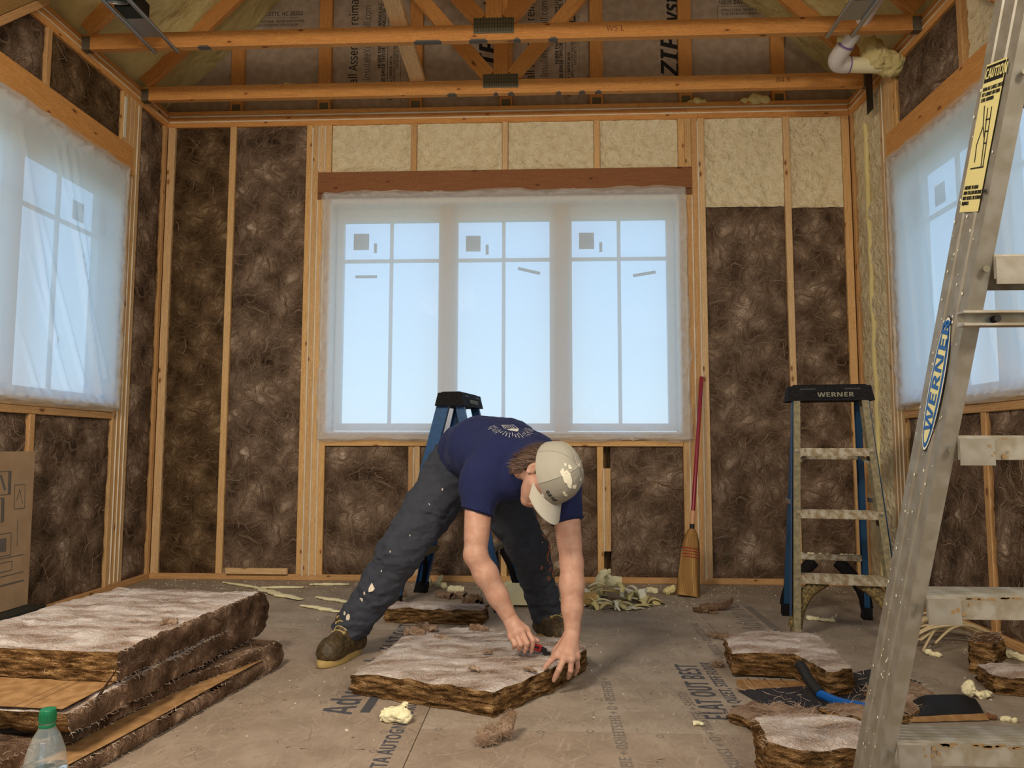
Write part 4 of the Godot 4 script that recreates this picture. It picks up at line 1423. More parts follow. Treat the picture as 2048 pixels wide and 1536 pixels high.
func stepladder(t: Node3D, spread: float, rail_m: Material, rear_m: Material, step_m: Material, gusset_m: Material, cap_m: Material) -> void:
	var H := 1.10
	var zf := spread / 2
	var fx := func(y: float) -> float: return lerpf(0.222, 0.165, y / H)
	var fz := func(y: float) -> float: return lerpf(zf, 0.042, y / H)
	var rx := func(y: float) -> float: return lerpf(0.205, 0.155, y / H)
	var rz := func(y: float) -> float: return lerpf(-zf, -0.042, y / H)
	for s in [-1.0, 1.0]:
		rail(t, "front_rail", Vector3(s * 0.222, 0.02, zf), Vector3(s * 0.165, H, 0.042), s, 0.068, 0.03, rail_m, Vector3(0, 0, 1))
		rail(t, "rear_rail", Vector3(s * 0.205, 0.02, -zf), Vector3(s * 0.155, H, -0.042), s, 0.046, 0.026, rear_m, Vector3(0, 0, 1))
		for e in [1.0, -1.0]:
			var fb := MB.new()
			var x: float = s * (0.222 if e > 0 else 0.205)
			var z: float = e * zf
			fb.hex([Vector3(x + s * 0.008, 0, z - 0.038), Vector3(x - s * 0.036, 0, z - 0.038), Vector3(x - s * 0.036, 0, z + 0.038), Vector3(x + s * 0.008, 0, z + 0.038), Vector3(x + s * 0.006, 0.06, z - 0.036 - e * 0.012), Vector3(x - s * 0.03, 0.06, z - 0.036 - e * 0.012), Vector3(x - s * 0.03, 0.06, z + 0.036 - e * 0.012), Vector3(x + s * 0.006, 0.06, z + 0.036 - e * 0.012)])
			obj("foot", fb.done(), M.black_plastic if e < 0 else gusset_m, t)
			# curved gusset
			var yb: float = 0.26 if e > 0 else 0.285
			var zz: Callable = fz if e > 0 else rz
			var path := smooth_path([Vector3(x - s * 0.012, 0.05, zz.call(0.05)), Vector3(x - s * 0.03, 0.13, zz.call(0.13)), Vector3(x - s * 0.075, 0.205, zz.call(0.2)), Vector3(x - s * 0.15, yb, zz.call(yb))], 5)
			var gb := MB.new()
			gb.tube(path, PackedFloat32Array([0.03]), 8, true, 0.36, Vector3(0, 0, 1))
			obj("gusset", gb.done(), gusset_m if e > 0 else M.black_plastic, t)
		# spreader, folded flat between the rails
		var a := Vector3(s * 0.20, 0.60, fz.call(0.60) - 0.02)
		var b := Vector3(s * 0.19, 0.60, rz.call(0.60) + 0.01)
		var mid := (a + b) / 2 + Vector3(s * 0.012, 0.0, 0)
		beam(t, "spreader", a, mid, 0.022, 0.004, M.galvanised)
		beam(t, "spreader", mid, b, 0.022, 0.004, M.galvanised)
	for y in [0.28, 0.565, 0.85]:
		var w: float = fx.call(y)
		var z: float = fz.call(y)
		var sec := [Vector2(0, -0.042), Vector2(0, 0.042), Vector2(-0.034, 0.042), Vector2(-0.034, 0.039), Vector2(-0.003, 0.039), Vector2(-0.003, -0.039), Vector2(-0.034, -0.039), Vector2(-0.034, -0.042)]
		var st := obj("step", sweep(sec, 2 * w - 0.01, true), step_m, t, Vector3(0, y, z - 0.004))
		for q in 5:
			box_obj(st, "tread_rib", Vector3(-w + 0.01, 0.0, -0.036 + q * 0.016), Vector3(w - 0.01, 0.0022, -0.031 + q * 0.016), step_m)
		for s in [-1.0, 1.0]:
			rod(st, "rivet", Vector3(s * (w - 0.02), -0.017, 0.041), Vector3(s * (w - 0.02), -0.017, 0.0455), 0.006, M.galvanised_dull, 10)
			rod(t, "rivet", Vector3(s * (w - 0.014), y - 0.017, z + 0.036), Vector3(s * (w - 0.014), y - 0.017, z + 0.041), 0.006, M.galvanised_dull, 10)
	for s in [-1.0, 1.0]:      # braces under the top step
		beam(t, "step_brace", Vector3(s * 0.12, 0.815, fz.call(0.81) - 0.02), Vector3(s * 0.178, 0.765, fz.call(0.76) - 0.02), 0.018, 0.004, step_m)
	for y in [0.305, 0.81]:
		var w2: float = rx.call(y)
		beam(t, "rear_bar", Vector3(-w2 + 0.004, y, rz.call(y)), Vector3(w2 - 0.004, y, rz.call(y)), 0.03, 0.022, step_m)
	# cap
	var cap := MB.new()
	cap.hex([Vector3(-0.195, 1.078, -0.082), Vector3(0.195, 1.078, -0.082), Vector3(0.195, 1.078, 0.082), Vector3(-0.195, 1.078, 0.082), Vector3(-0.182, 1.150, -0.068), Vector3(0.182, 1.150, -0.068), Vector3(0.182, 1.150, 0.068), Vector3(-0.182, 1.150, 0.068)])
	cap.hex([Vector3(-0.17, 1.150, -0.058), Vector3(0.17, 1.150, -0.058), Vector3(0.17, 1.150, 0.058), Vector3(-0.17, 1.150, 0.058), Vector3(-0.16, 1.157, -0.05), Vector3(0.16, 1.157, -0.05), Vector3(0.16, 1.157, 0.05), Vector3(-0.16, 1.157, 0.05)])
	var c := obj("top_cap", cap.done(), cap_m, t)
	for e in [-1.0, 1.0]:
		var tilt := Vector3(0, 0.072, -e * 0.014).normalized()
		for x in [-0.10, 0.10]:
			beam(c, "slot", Vector3(x - 0.035, 1.134, e * 0.0718), Vector3(x + 0.035, 1.134, e * 0.0718), 0.007, 0.003, M.asphalt_black, tilt, 0.0005)
		var ov := TorusMesh.new()
		ov.inner_radius = 0.046
		ov.outer_radius = 0.052
		ov.rings = 32
		ov.ring_segments = 6
		var o := obj("emblem_ring", ov, cap_m, c, Vector3(0.0, 1.106, e * 0.0770))
		var nn := Vector3(0, 0.19, e).normalized()
		o.basis = Basis(Vector3(2.0, 0, 0), nn * 0.5, Vector3(1, 0, 0).cross(nn) * 0.36)
		letters(c, "emblem_letters", "WERNER", 0.022, Vector3(-e * 0.058, 1.106, e * 0.0772), Vector3(e, 0, 0), Vector3(0, 1, -e * 0.19), M.galvanised_dull, true, 1.3, 0.003)


func build_right_stepladder() -> void:
	var t := thing("stepladder", "dusty low stepladder with blue rails standing before the right corner", "ladder", Vector3(1.365, 0, -3.68), deg_to_rad(-11.0))
	stepladder(t, 0.53, M.dusty_rail, M.blue_rail_dark, M.dirty_step, M.dusty_gusset, M.black_plastic)
	# blue flanges show along the inside of the dusty front rails
	for s in [-1.0, 1.0]:
		beam(t, "rail_edge", Vector3(s * 0.227, 0.10, 0.265 - 0.02), Vector3(s * 0.170, 1.08, 0.045), 0.05, 0.003, M.blue_fibreglass, Vector3(0, 0, 1))
	# crumbs of foam on the lower rear bar
	var mb := MB.new()
	for k in 22:
		var x := rng.randf_range(-0.17, 0.17)
		var r := rng.randf_range(0.003, 0.008)
		mb.tube(PackedVector3Array([Vector3(x - r, 0.322, -0.195), Vector3(x, 0.324, -0.195), Vector3(x + r, 0.322, -0.195)]), PackedFloat32Array([r * 0.5, r * 0.8, r * 0.4]), 5)
	stuff(obj("foam_crumbs", mb.done(), M.foam_pale, t))


func build_blue_stepladder() -> void:
	var t := thing("stepladder", "blue stepladder with a black top standing behind the worker", "ladder", Vector3(-0.49, 0, -4.20), deg_to_rad(-101.0))
	stepladder(t, 0.60, M.blue_fibreglass, M.blue_fibreglass, M.galvanised_dull, M.black_plastic, M.black_plastic)
	# a scuffed label low on the near rail
	var foot := Vector3(-0.222, 0.02, 0.30)
	var top := Vector3(-0.165, 1.10, 0.042)
	var d := (top - foot).normalized()
	var lab := MB.new()
	for k in 26:
		var f := foot + d * rng.randf_range(0.42, 0.60) + Vector3(0, 0, 1).slide(d).normalized() * rng.randf_range(-0.026, 0.026)
		var s := rng.randf_range(0.004, 0.011)
		lab.box(f + Vector3(-0.0015, -s * 2, -s), f + Vector3(0.0005, s * 2, s))
	var lo := obj("label_remains", lab.done(), M.sticker_white, t)


# an irregular flat blot
func splat(mb: MB, c: Vector3, u: Vector3, v: Vector3, size: float, seed_: float) -> void:
	var n := u.cross(v)
	var last := Vector3.ZERO
	for k in 13:
		var a := TAU * k / 12.0
		var r := size * (0.65 + 0.8 * absf(nz.get_noise_2d(cos(a) * 2.5 + seed_ * 7.0, sin(a) * 2.5)))
		var q := c + u * cos(a) * r + v * sin(a) * r
		if k > 0:
			mb.tri(c, last, q, n)
		last = q


func build_near_ladder() -> void:
	var t := thing("tall_ladder", "tall worn aluminium ladder in the right foreground, blue oval sticker", "ladder", Vector3(0.95, 0, -1.6))
	var org := Vector3(0.95, 0, -1.6)
	var on := func(h: float) -> Vector3: return Vector3(0.640 + 0.085 * h, h, -1.640 + 0.292 * h) - org
	var foot: Vector3 = on.call(0.0)
	var top: Vector3 = on.call(2.35)
	var d := (top - foot).normalized()
	var back := Vector3(0, 0, -1).slide(d).normalized()     # along the web, away from the camera
	var W := 0.098
	# left rail: web outside, flanges inward, ribs along the web
	var sec := [Vector2(-W / 2, 0), Vector2(-0.030, 0), Vector2(-0.027, -0.0025), Vector2(-0.020, -0.0025), Vector2(-0.017, 0), Vector2(0.010, 0), Vector2(0.013, -0.0025), Vector2(0.020, -0.0025), Vector2(0.023, 0), Vector2(W / 2, 0), Vector2(W / 2, 0.028), Vector2(W / 2 - 0.004, 0.028), Vector2(W / 2 - 0.004, 0.004), Vector2(-W / 2 + 0.004, 0.004), Vector2(-W / 2 + 0.004, 0.028), Vector2(-W / 2, 0.028)]
	var right := d.cross(back)        # z of the section
	var fl := 1.0 if right.x > 0 else -1.0
	var lr := obj("side_rail", sweep(sec, foot.distance_to(top)), M.aluminium, t)
	lr.transform = Transform3D(Basis(d, back * fl, d.cross(back * fl)), foot + back * (W / 2))
	var foot2 := Vector3(-foot.x + 0.42, 0, foot.z)
	var top2 := Vector3(-top.x + 0.26, top.y, top.z)
	var d2 := (foot2 - top2).normalized()
	var rr := obj("side_rail", sweep(sec, foot2.distance_to(top2)), M.aluminium, t)
	rr.transform = Transform3D(Basis(d2, back * -fl, d2.cross(back * -fl)), top2 + back * (W / 2))
	for ft in [foot, foot2]:
		box_obj(t, "foot", ft + Vector3(-0.012, 0, -0.11), ft + Vector3(0.045 if ft == foot else 0.012, 0.05, 0.008), M.black_plastic)
	# steps
	for h in [0.275, 0.575, 0.875, 1.185, 1.49, 1.80]:
		var a: Vector3 = on.call(h)
		var f := foot2.lerp(top2, h / 2.35)
		var x0 := a.x + 0.027
		var x1 := f.x - 0.027
		var tread := [Vector2(0, -0.05), Vector2(0, 0.05), Vector2(-0.042, 0.05), Vector2(-0.042, 0.046), Vector2(-0.004, 0.046), Vector2(-0.004, -0.046), Vector2(-0.042, -0.046), Vector2(-0.042, -0.05)]
		var st := obj("step", sweep(tread, x1 - x0), M.aluminium_step, t, Vector3(x0, h, a.z - 0.047))
		for q in 6:
			box_obj(st, "tread_rib", Vector3(0.0, 0.0, -0.044 + q * 0.016), Vector3(x1 - x0, 0.0018, -0.039 + q * 0.016), M.aluminium_step)
		var br := MB.new()
		br.box(Vector3(0.001, -0.052, 0.0502), Vector3(0.062, -0.004, 0.0525))
		obj("bracket", br.done(), M.aluminium, st)
		rod(t, "rivet", Vector3(x0 - 0.014, h - 0.025, a.z + 0.0), Vector3(x0 - 0.014, h - 0.025, a.z + 0.003), 0.006, M.galvanised_dull, 12)
		if h < 1.0:
			var rs := MB.new()
			for k in 5:
				splat(rs, Vector3(rng.randf_range(0.045, 0.085), rng.randf_range(-0.036, -0.006), 0.0528), Vector3.RIGHT, Vector3.UP, rng.randf_range(0.002, 0.006), h * 40.0 + k)
			for k in 30:
				splat(rs, Vector3(rng.randf_range(0.07, 0.36), rng.randf_range(-0.007, -0.001), 0.0504), Vector3.RIGHT * 2.2, Vector3.UP * 0.6, rng.randf_range(0.003, 0.006), h * 80.0 + k)
			stuff(obj("stain", rs.done(), M.rust, st))
	# the bar that crosses in front of the rail
	var bh: float = 1.075
	var b0: Vector3 = on.call(bh)
	var bar := obj("cross_bar", sweep([Vector2(-0.013, -0.012), Vector2(0.013, -0.012), Vector2(0.013, 0.012), Vector2(0.009, 0.012), Vector2(0.009, -0.008), Vector2(-0.009, -0.008), Vector2(-0.009, 0.012), Vector2(-0.013, 0.012)], 0.62), M.aluminium_step, t, Vector3(b0.x - 0.02, bh, b0.z + 0.024))
	rod(bar, "bolt", Vector3(0.06, 0, -0.013), Vector3(0.06, 0, 0.006), 0.006, M.black_metal, 10)
	# rear legs lean towards the camera, out of view to the right
	for s in [-1.0, 1.0]:
		var ra := Vector3(s * 0.30 + 0.30, 0.0, 1.35)
		var rb := Vector3(s * 0.22 + 0.30, 2.33, 0.75)
		rail(t, "rear_rail", ra, rb, s, 0.05, 0.026, M.aluminium, Vector3(0, 0, 1))
	var tc := MB.new()
	tc.box(Vector3(top.x - 0.03, 2.35, top.z - 0.12), Vector3(top2.x + 0.03, 2.39, top.z + 0.06))
	obj("top_cap", tc.done(), M.black_plastic, t)
	# oval sticker on the web, reading upwards
	var wn := Vector3(-1, 0, 0).slide(d).slide(back).normalized()
	var mid: Vector3 = on.call(0.957)
	mid += back * (W / 2 - 0.002) + wn * 0.0032
	for k in 4:
		var ob := MB.new()
		var la: float = [0.128, 0.1255, 0.121, 0.112][k]
		var lb: float = [0.0265, 0.0245, 0.0215, 0.0155][k]
		var up := wn * (0.0004 * k)
		var n := 40
		for q in n:
			var a := TAU * q / n
			var b := TAU * (q + 1) / n
			ob.tri(mid + up, mid + up + d * cos(a) * la + back * sin(a) * lb, mid + up + d * cos(b) * la + back * sin(b) * lb, wn)
		obj("sticker", ob.done(), [M.asphalt_black, M.sticker_white, M.sticker_blue, M.sticker_yellow][k], t)
	letters(t, "sticker_letters", "WERNER", 0.024, mid - d * 0.090 + wn * 0.0018, d, back, M.sticker_blue, true, 1.55, 0.0006)
	# caution label higher up
	var cm: Vector3 = on.call(1.375)
	cm += back * (W / 2) + wn * 0.003
	var lbm := MB.new()
	var ca := -d * 0.125
	lbm.quad(cm + ca - back * 0.031, cm + ca + back * 0.031, cm - ca + back * 0.031, cm - ca - back * 0.031, wn)
	var lab := obj("caution_label", lbm.done(), M.label_yellow, t)
	var hb := MB.new()
	var q0 := cm + d * 0.094 + wn * 0.0004
	hb.quad(q0 - back * 0.029, q0 + back * 0.029, q0 + back * 0.029 + d * 0.028, q0 - back * 0.029 + d * 0.028, wn)
	obj("label_heading", hb.done(), M.asphalt_black, lab)
	# reading direction runs across the rail, from the far edge to the near one
	letters(lab, "label_letters", "CAUTION", 0.017, q0 + d * 0.014 + back * 0.027 + wn * 0.0006, -back, d, M.label_yellow, true, 0.62, 0.0004)
	for k in 9:
		var yy: float = [0.083, 0.074, 0.065, -0.083, -0.092, -0.101, -0.110, 0.0, 0.0][k]
		if k < 7:
			letters(lab, "label_letters", ["READ ALL LABELS FIRST", "SET LADDER ON FIRM", "LEVEL GROUND", "FAILURE TO READ", "AND FOLLOW INSTRUCTIONS", "MAY RESULT IN SERIOUS", "INJURIES"][k], 0.0062, cm + d * yy + back * 0.027 + wn * 0.0006, -back, d, M.print_black, true, 0.62, 0.0004)
	# small drawing of a climber on a ladder
	var fg := MB.new()
	for s in [[0.0, 0.05, 0.014, -0.05], [0.012, 0.05, 0.02, -0.05], [0.0, 0.03, 0.014, 0.03], [0.004, 0.01, 0.015, 0.01], [0.007, -0.01, 0.017, -0.01], [-0.012, 0.055, -0.004, 0.02], [-0.004, 0.02, -0.014, -0.01], [-0.004, 0.02, 0.006, 0.0], [-0.014, -0.01, -0.01, -0.04], [-0.02, -0.05, 0.022, -0.05]]:
		var a: Vector3 = cm + wn * 0.0006 - back * s[0] + d * s[1]
		var b: Vector3 = cm + wn * 0.0006 - back * s[2] + d * s[3]
		var sd := wn.cross(b - a).normalized() * 0.0012
		fg.quad(a - sd, a + sd, b + sd, b - sd, wn)
	obj("label_drawing", fg.done(), M.print_black, lab)
	# specks of dust and plaster
	var sp := MB.new()
	for k in 120:
		var h := rng.randf_range(0.2, 1.5)
		var c: Vector3 = on.call(h)
		c += back * rng.randf_range(0.006, W - 0.006) + wn * 0.0028
		var s := rng.randf_range(0.0007, 0.0022)
		sp.quad(c - d * s - back * s, c - d * s + back * s, c + d * s * 1.6 + back * s, c + d * s - back * s, wn)
	stuff(obj("plaster_specks", sp.done(), M.foam_white, t))


# ---------------------------------------------------------------- soft bodies: a distance field meshed as surface nets
class Field:
	var lo: Vector3
	var h: float
	var nx: int
	var ny: int
	var nz: int
	var d := PackedFloat32Array()

	func _init(lo_: Vector3, hi_: Vector3, cell: float) -> void:
		lo = lo_
		h = cell
		nx = int(ceil((hi_.x - lo.x) / h)) + 1
		ny = int(ceil((hi_.y - lo.y) / h)) + 1
		nz = int(ceil((hi_.z - lo.z) / h)) + 1
		d.resize(nx * ny * nz)
		d.fill(1.0)

	func _range(a: Vector3, b: Vector3, m: float) -> Array:
		return [clampi(int((minf(a.x, b.x) - m - lo.x) / h), 0, nx - 1), clampi(int((maxf(a.x, b.x) + m - lo.x) / h) + 1, 0, nx - 1), clampi(int((minf(a.y, b.y) - m - lo.y) / h), 0, ny - 1), clampi(int((maxf(a.y, b.y) + m - lo.y) / h) + 1, 0, ny - 1), clampi(int((minf(a.z, b.z) - m - lo.z) / h), 0, nz - 1), clampi(int((maxf(a.z, b.z) + m - lo.z) / h) + 1, 0, nz - 1)]

	func cone(a: Vector3, b: Vector3, ra: float, rb: float, k := 0.02) -> void:
		var g := _range(a, b, maxf(ra, rb) + k + 3.0 * h)
		var ab := b - a
		var l2 := maxf(ab.length_squared(), 1e-9)
		for z in range(g[4], g[5] + 1):
			for y in range(g[2], g[3] + 1):
				var row := (z * ny + y) * nx
				var p := Vector3(lo.x + g[0] * h, lo.y + y * h, lo.z + z * h) - a
				for x in range(g[0], g[1] + 1):
					var t := clampf(p.dot(ab) / l2, 0.0, 1.0)
					var e := (p - ab * t).length() - (ra + (rb - ra) * t)
					var q := d[row + x]
					var w := maxf(k - absf(q - e), 0.0)
					d[row + x] = minf(q, e) - (w * w / k * 0.25 if k > 0.0 else 0.0)
					p.x += h

	func blob(c: Vector3, axes: Basis, r: Vector3, k := 0.02) -> void:
		var m := maxf(r.x, maxf(r.y, r.z))
		var g := _range(c, c, m + k + 3.0 * h)
		var inv := axes.inverse()
		for z in range(g[4], g[5] + 1):
			for y in range(g[2], g[3] + 1):
				var row := (z * ny + y) * nx
				for x in range(g[0], g[1] + 1):
					var p := inv * (Vector3(lo.x + x * h, lo.y + y * h, lo.z + z * h) - c)
					var k0 := (p / r).length()
					var k1 := (p / (r * r)).length()
					var e := k0 * (k0 - 1.0) / maxf(k1, 1e-6)
					var q := d[row + x]
					var w := maxf(k - absf(q - e), 0.0)
					d[row + x] = minf(q, e) - (w * w / k * 0.25 if k > 0.0 else 0.0)

	# cut away what lies beyond the plane, within «reach» of c
	func cut(c: Vector3, n: Vector3, reach: float) -> void:
		var g := _range(c, c, reach)
		var nn := n.normalized()
		for z in range(g[4], g[5] + 1):
			for y in range(g[2], g[3] + 1):
				for x in range(g[0], g[1] + 1):
					var p := Vector3(lo.x + x * h, lo.y + y * h, lo.z + z * h) - c
					if p.length() < reach:
						var i := (z * ny + y) * nx + x
						d[i] = maxf(d[i], p.dot(nn))

	func ripple(f: FastNoiseLite, amp: float, freq: Vector3, seed_: float) -> void:
		for z in nz:
			for y in ny:
				var row := (z * ny + y) * nx
				for x in nx:
					if absf(d[row + x]) < 3.0 * h:
						d[row + x] += amp * f.get_noise_3d((lo.x + x * h) * freq.x + seed_, (lo.y + y * h) * freq.y, (lo.z + z * h) * freq.z)

	func at(p: Vector3) -> float:
		var q := (p - lo) / h
		var x := clampi(int(q.x), 0, nx - 2)
		var y := clampi(int(q.y), 0, ny - 2)
		var z := clampi(int(q.z), 0, nz - 2)
		var f := q - Vector3(x, y, z)
		var i := (z * ny + y) * nx + x
		var j := i + nx * ny
		return lerpf(lerpf(lerpf(d[i], d[i + 1], f.x), lerpf(d[i + nx], d[i + nx + 1], f.x), f.y), lerpf(lerpf(d[j], d[j + 1], f.x), lerpf(d[j + nx], d[j + nx + 1], f.x), f.y), f.z)

	# where a ray first meets the surface
	func hit(o: Vector3, dir: Vector3, far := 0.6) -> Variant:
		var t := 0.0
		while t < far:
			if at(o + dir * t) < 0.0:
				return o + dir * t
			t += h * 0.25
		return null

	func normal(p: Vector3) -> Vector3:
		return Vector3(at(p + Vector3(h, 0, 0)) - at(p - Vector3(h, 0, 0)), at(p + Vector3(0, h, 0)) - at(p - Vector3(0, h, 0)), at(p + Vector3(0, 0, h)) - at(p - Vector3(0, 0, h))).normalized()

	func into(mb: MB, place := Transform3D()) -> void:
		var idx := {}
		var sy := nx
		var sz := nx * ny
		var base := mb.v.size()
		for z in nz - 1:
			for y in ny - 1:
				var row := (z * ny + y) * nx
				for x in nx - 1:
					var i := row + x
					var c0 := d[i]
					if absf(c0) > 2.5 * h:
						continue
					var c1 := d[i + 1]
					var c2 := d[i + sy]
					var c3 := d[i + sy + 1]
					var c4 := d[i + sz]
					var c5 := d[i + sz + 1]
					var c6 := d[i + sz + sy]
					var c7 := d[i + sz + sy + 1]
					var neg := int(c0 < 0) + int(c1 < 0) + int(c2 < 0) + int(c3 < 0) + int(c4 < 0) + int(c5 < 0) + int(c6 < 0) + int(c7 < 0)
					if neg == 0 or neg == 8:
						continue
					var s := Vector3.ZERO
					var n := 0
					if (c0 < 0) != (c1 < 0):
						s += Vector3(c0 / (c0 - c1), 0, 0)
						n += 1
					if (c2 < 0) != (c3 < 0):
						s += Vector3(c2 / (c2 - c3), 1, 0)
						n += 1
					if (c4 < 0) != (c5 < 0):
						s += Vector3(c4 / (c4 - c5), 0, 1)
						n += 1
					if (c6 < 0) != (c7 < 0):
						s += Vector3(c6 / (c6 - c7), 1, 1)
						n += 1
					if (c0 < 0) != (c2 < 0):
						s += Vector3(0, c0 / (c0 - c2), 0)
						n += 1
					if (c1 < 0) != (c3 < 0):
						s += Vector3(1, c1 / (c1 - c3), 0)
						n += 1
					if (c4 < 0) != (c6 < 0):
						s += Vector3(0, c4 / (c4 - c6), 1)
						n += 1
					if (c5 < 0) != (c7 < 0):
						s += Vector3(1, c5 / (c5 - c7), 1)
						n += 1
					if (c0 < 0) != (c4 < 0):
						s += Vector3(0, 0, c0 / (c0 - c4))
						n += 1
					if (c1 < 0) != (c5 < 0):
						s += Vector3(1, 0, c1 / (c1 - c5))
						n += 1
					if (c2 < 0) != (c6 < 0):
						s += Vector3(0, 1, c2 / (c2 - c6))
						n += 1
					if (c3 < 0) != (c7 < 0):
						s += Vector3(1, 1, c3 / (c3 - c7))
						n += 1
					s /= n
					var g := Vector3(c1 + c3 + c5 + c7 - c0 - c2 - c4 - c6, c2 + c3 + c6 + c7 - c0 - c1 - c4 - c5, c4 + c5 + c6 + c7 - c0 - c1 - c2 - c3)
					idx[i] = mb.v.size()
					mb.v.append(place * (lo + (Vector3(x, y, z) + s) * h))
					mb.n.append((place.basis * g).normalized())
					mb.t.append(Vector2.ZERO)
		for i in idx:
			var a0: float = d[i]
			for e in 3:
				var st: int = [1, sy, sz][e]
				var u: int = [sy, sz, 1][e]
				var w: int = [sz, 1, sy][e]
				if (a0 < 0) == (d[i + st] < 0):
					continue
				if not (idx.has(i - u) and idx.has(i - w) and idx.has(i - u - w)):
					continue
				var p: int = idx[i]
				var q: int = idx[i - u]
				var r: int = idx[i - u - w]
				var t: int = idx[i - w]
				if a0 < 0:
					mb.i.append_array(PackedInt32Array([p, r, q, p, t, r]))
				else:
					mb.i.append_array(PackedInt32Array([p, q, r, p, r, t]))


# a soft lump of balls melted together, roughened
func lump(parent: Node, called: String, balls: Array, cell: float, m: Material, seed_: float, rough_by := 0.01, freq := 30.0, floor_y := -9.0) -> MeshInstance3D:
	var a := Vector3.ONE * 99
	var b := -a
	for q in balls:
		var r: float = q[1] + 0.03
		a = a.min(q[0] - Vector3.ONE * r)
		b = b.max(q[0] + Vector3.ONE * r)
	var f := Field.new(a, b, cell)
	for q in balls:
		f.cone(q[0], q[2] if q.size() > 2 else q[0] + Vector3(0.001, 0, 0), q[1], q[1] * (q[3] if q.size() > 3 else 1.0), q[1] * 0.6)
	f.ripple(nz, rough_by, Vector3.ONE * freq, seed_)
	if floor_y > -1.0:
		for y in f.ny:
			var wy := a.y + y * cell
			if wy < floor_y + 2 * cell:
				for z in f.nz:
					for x in f.nx:
						var i := (z * f.ny + y) * f.nx + x
						f.d[i] = maxf(f.d[i], floor_y - wy)
	var mb := MB.new()
	f.into(mb)
	return obj(called, mb.done(), m, parent)


func ribbon(mb: MB, pts: PackedVector3Array, w0: float, w1: float, side: Vector3) -> void:
	var g := PackedVector3Array()
	var u := PackedVector2Array()
	for k in pts.size():
		var f := float(k) / maxi(1, pts.size() - 1)
		var w := lerpf(w0, w1, f)
		g.append(pts[k] + side * w)
		g.append(pts[k] - side * w)
		u.append(Vector2(f, 0))
		u.append(Vector2(f, 1))
	mb.grid(g, 2, false, null, u)


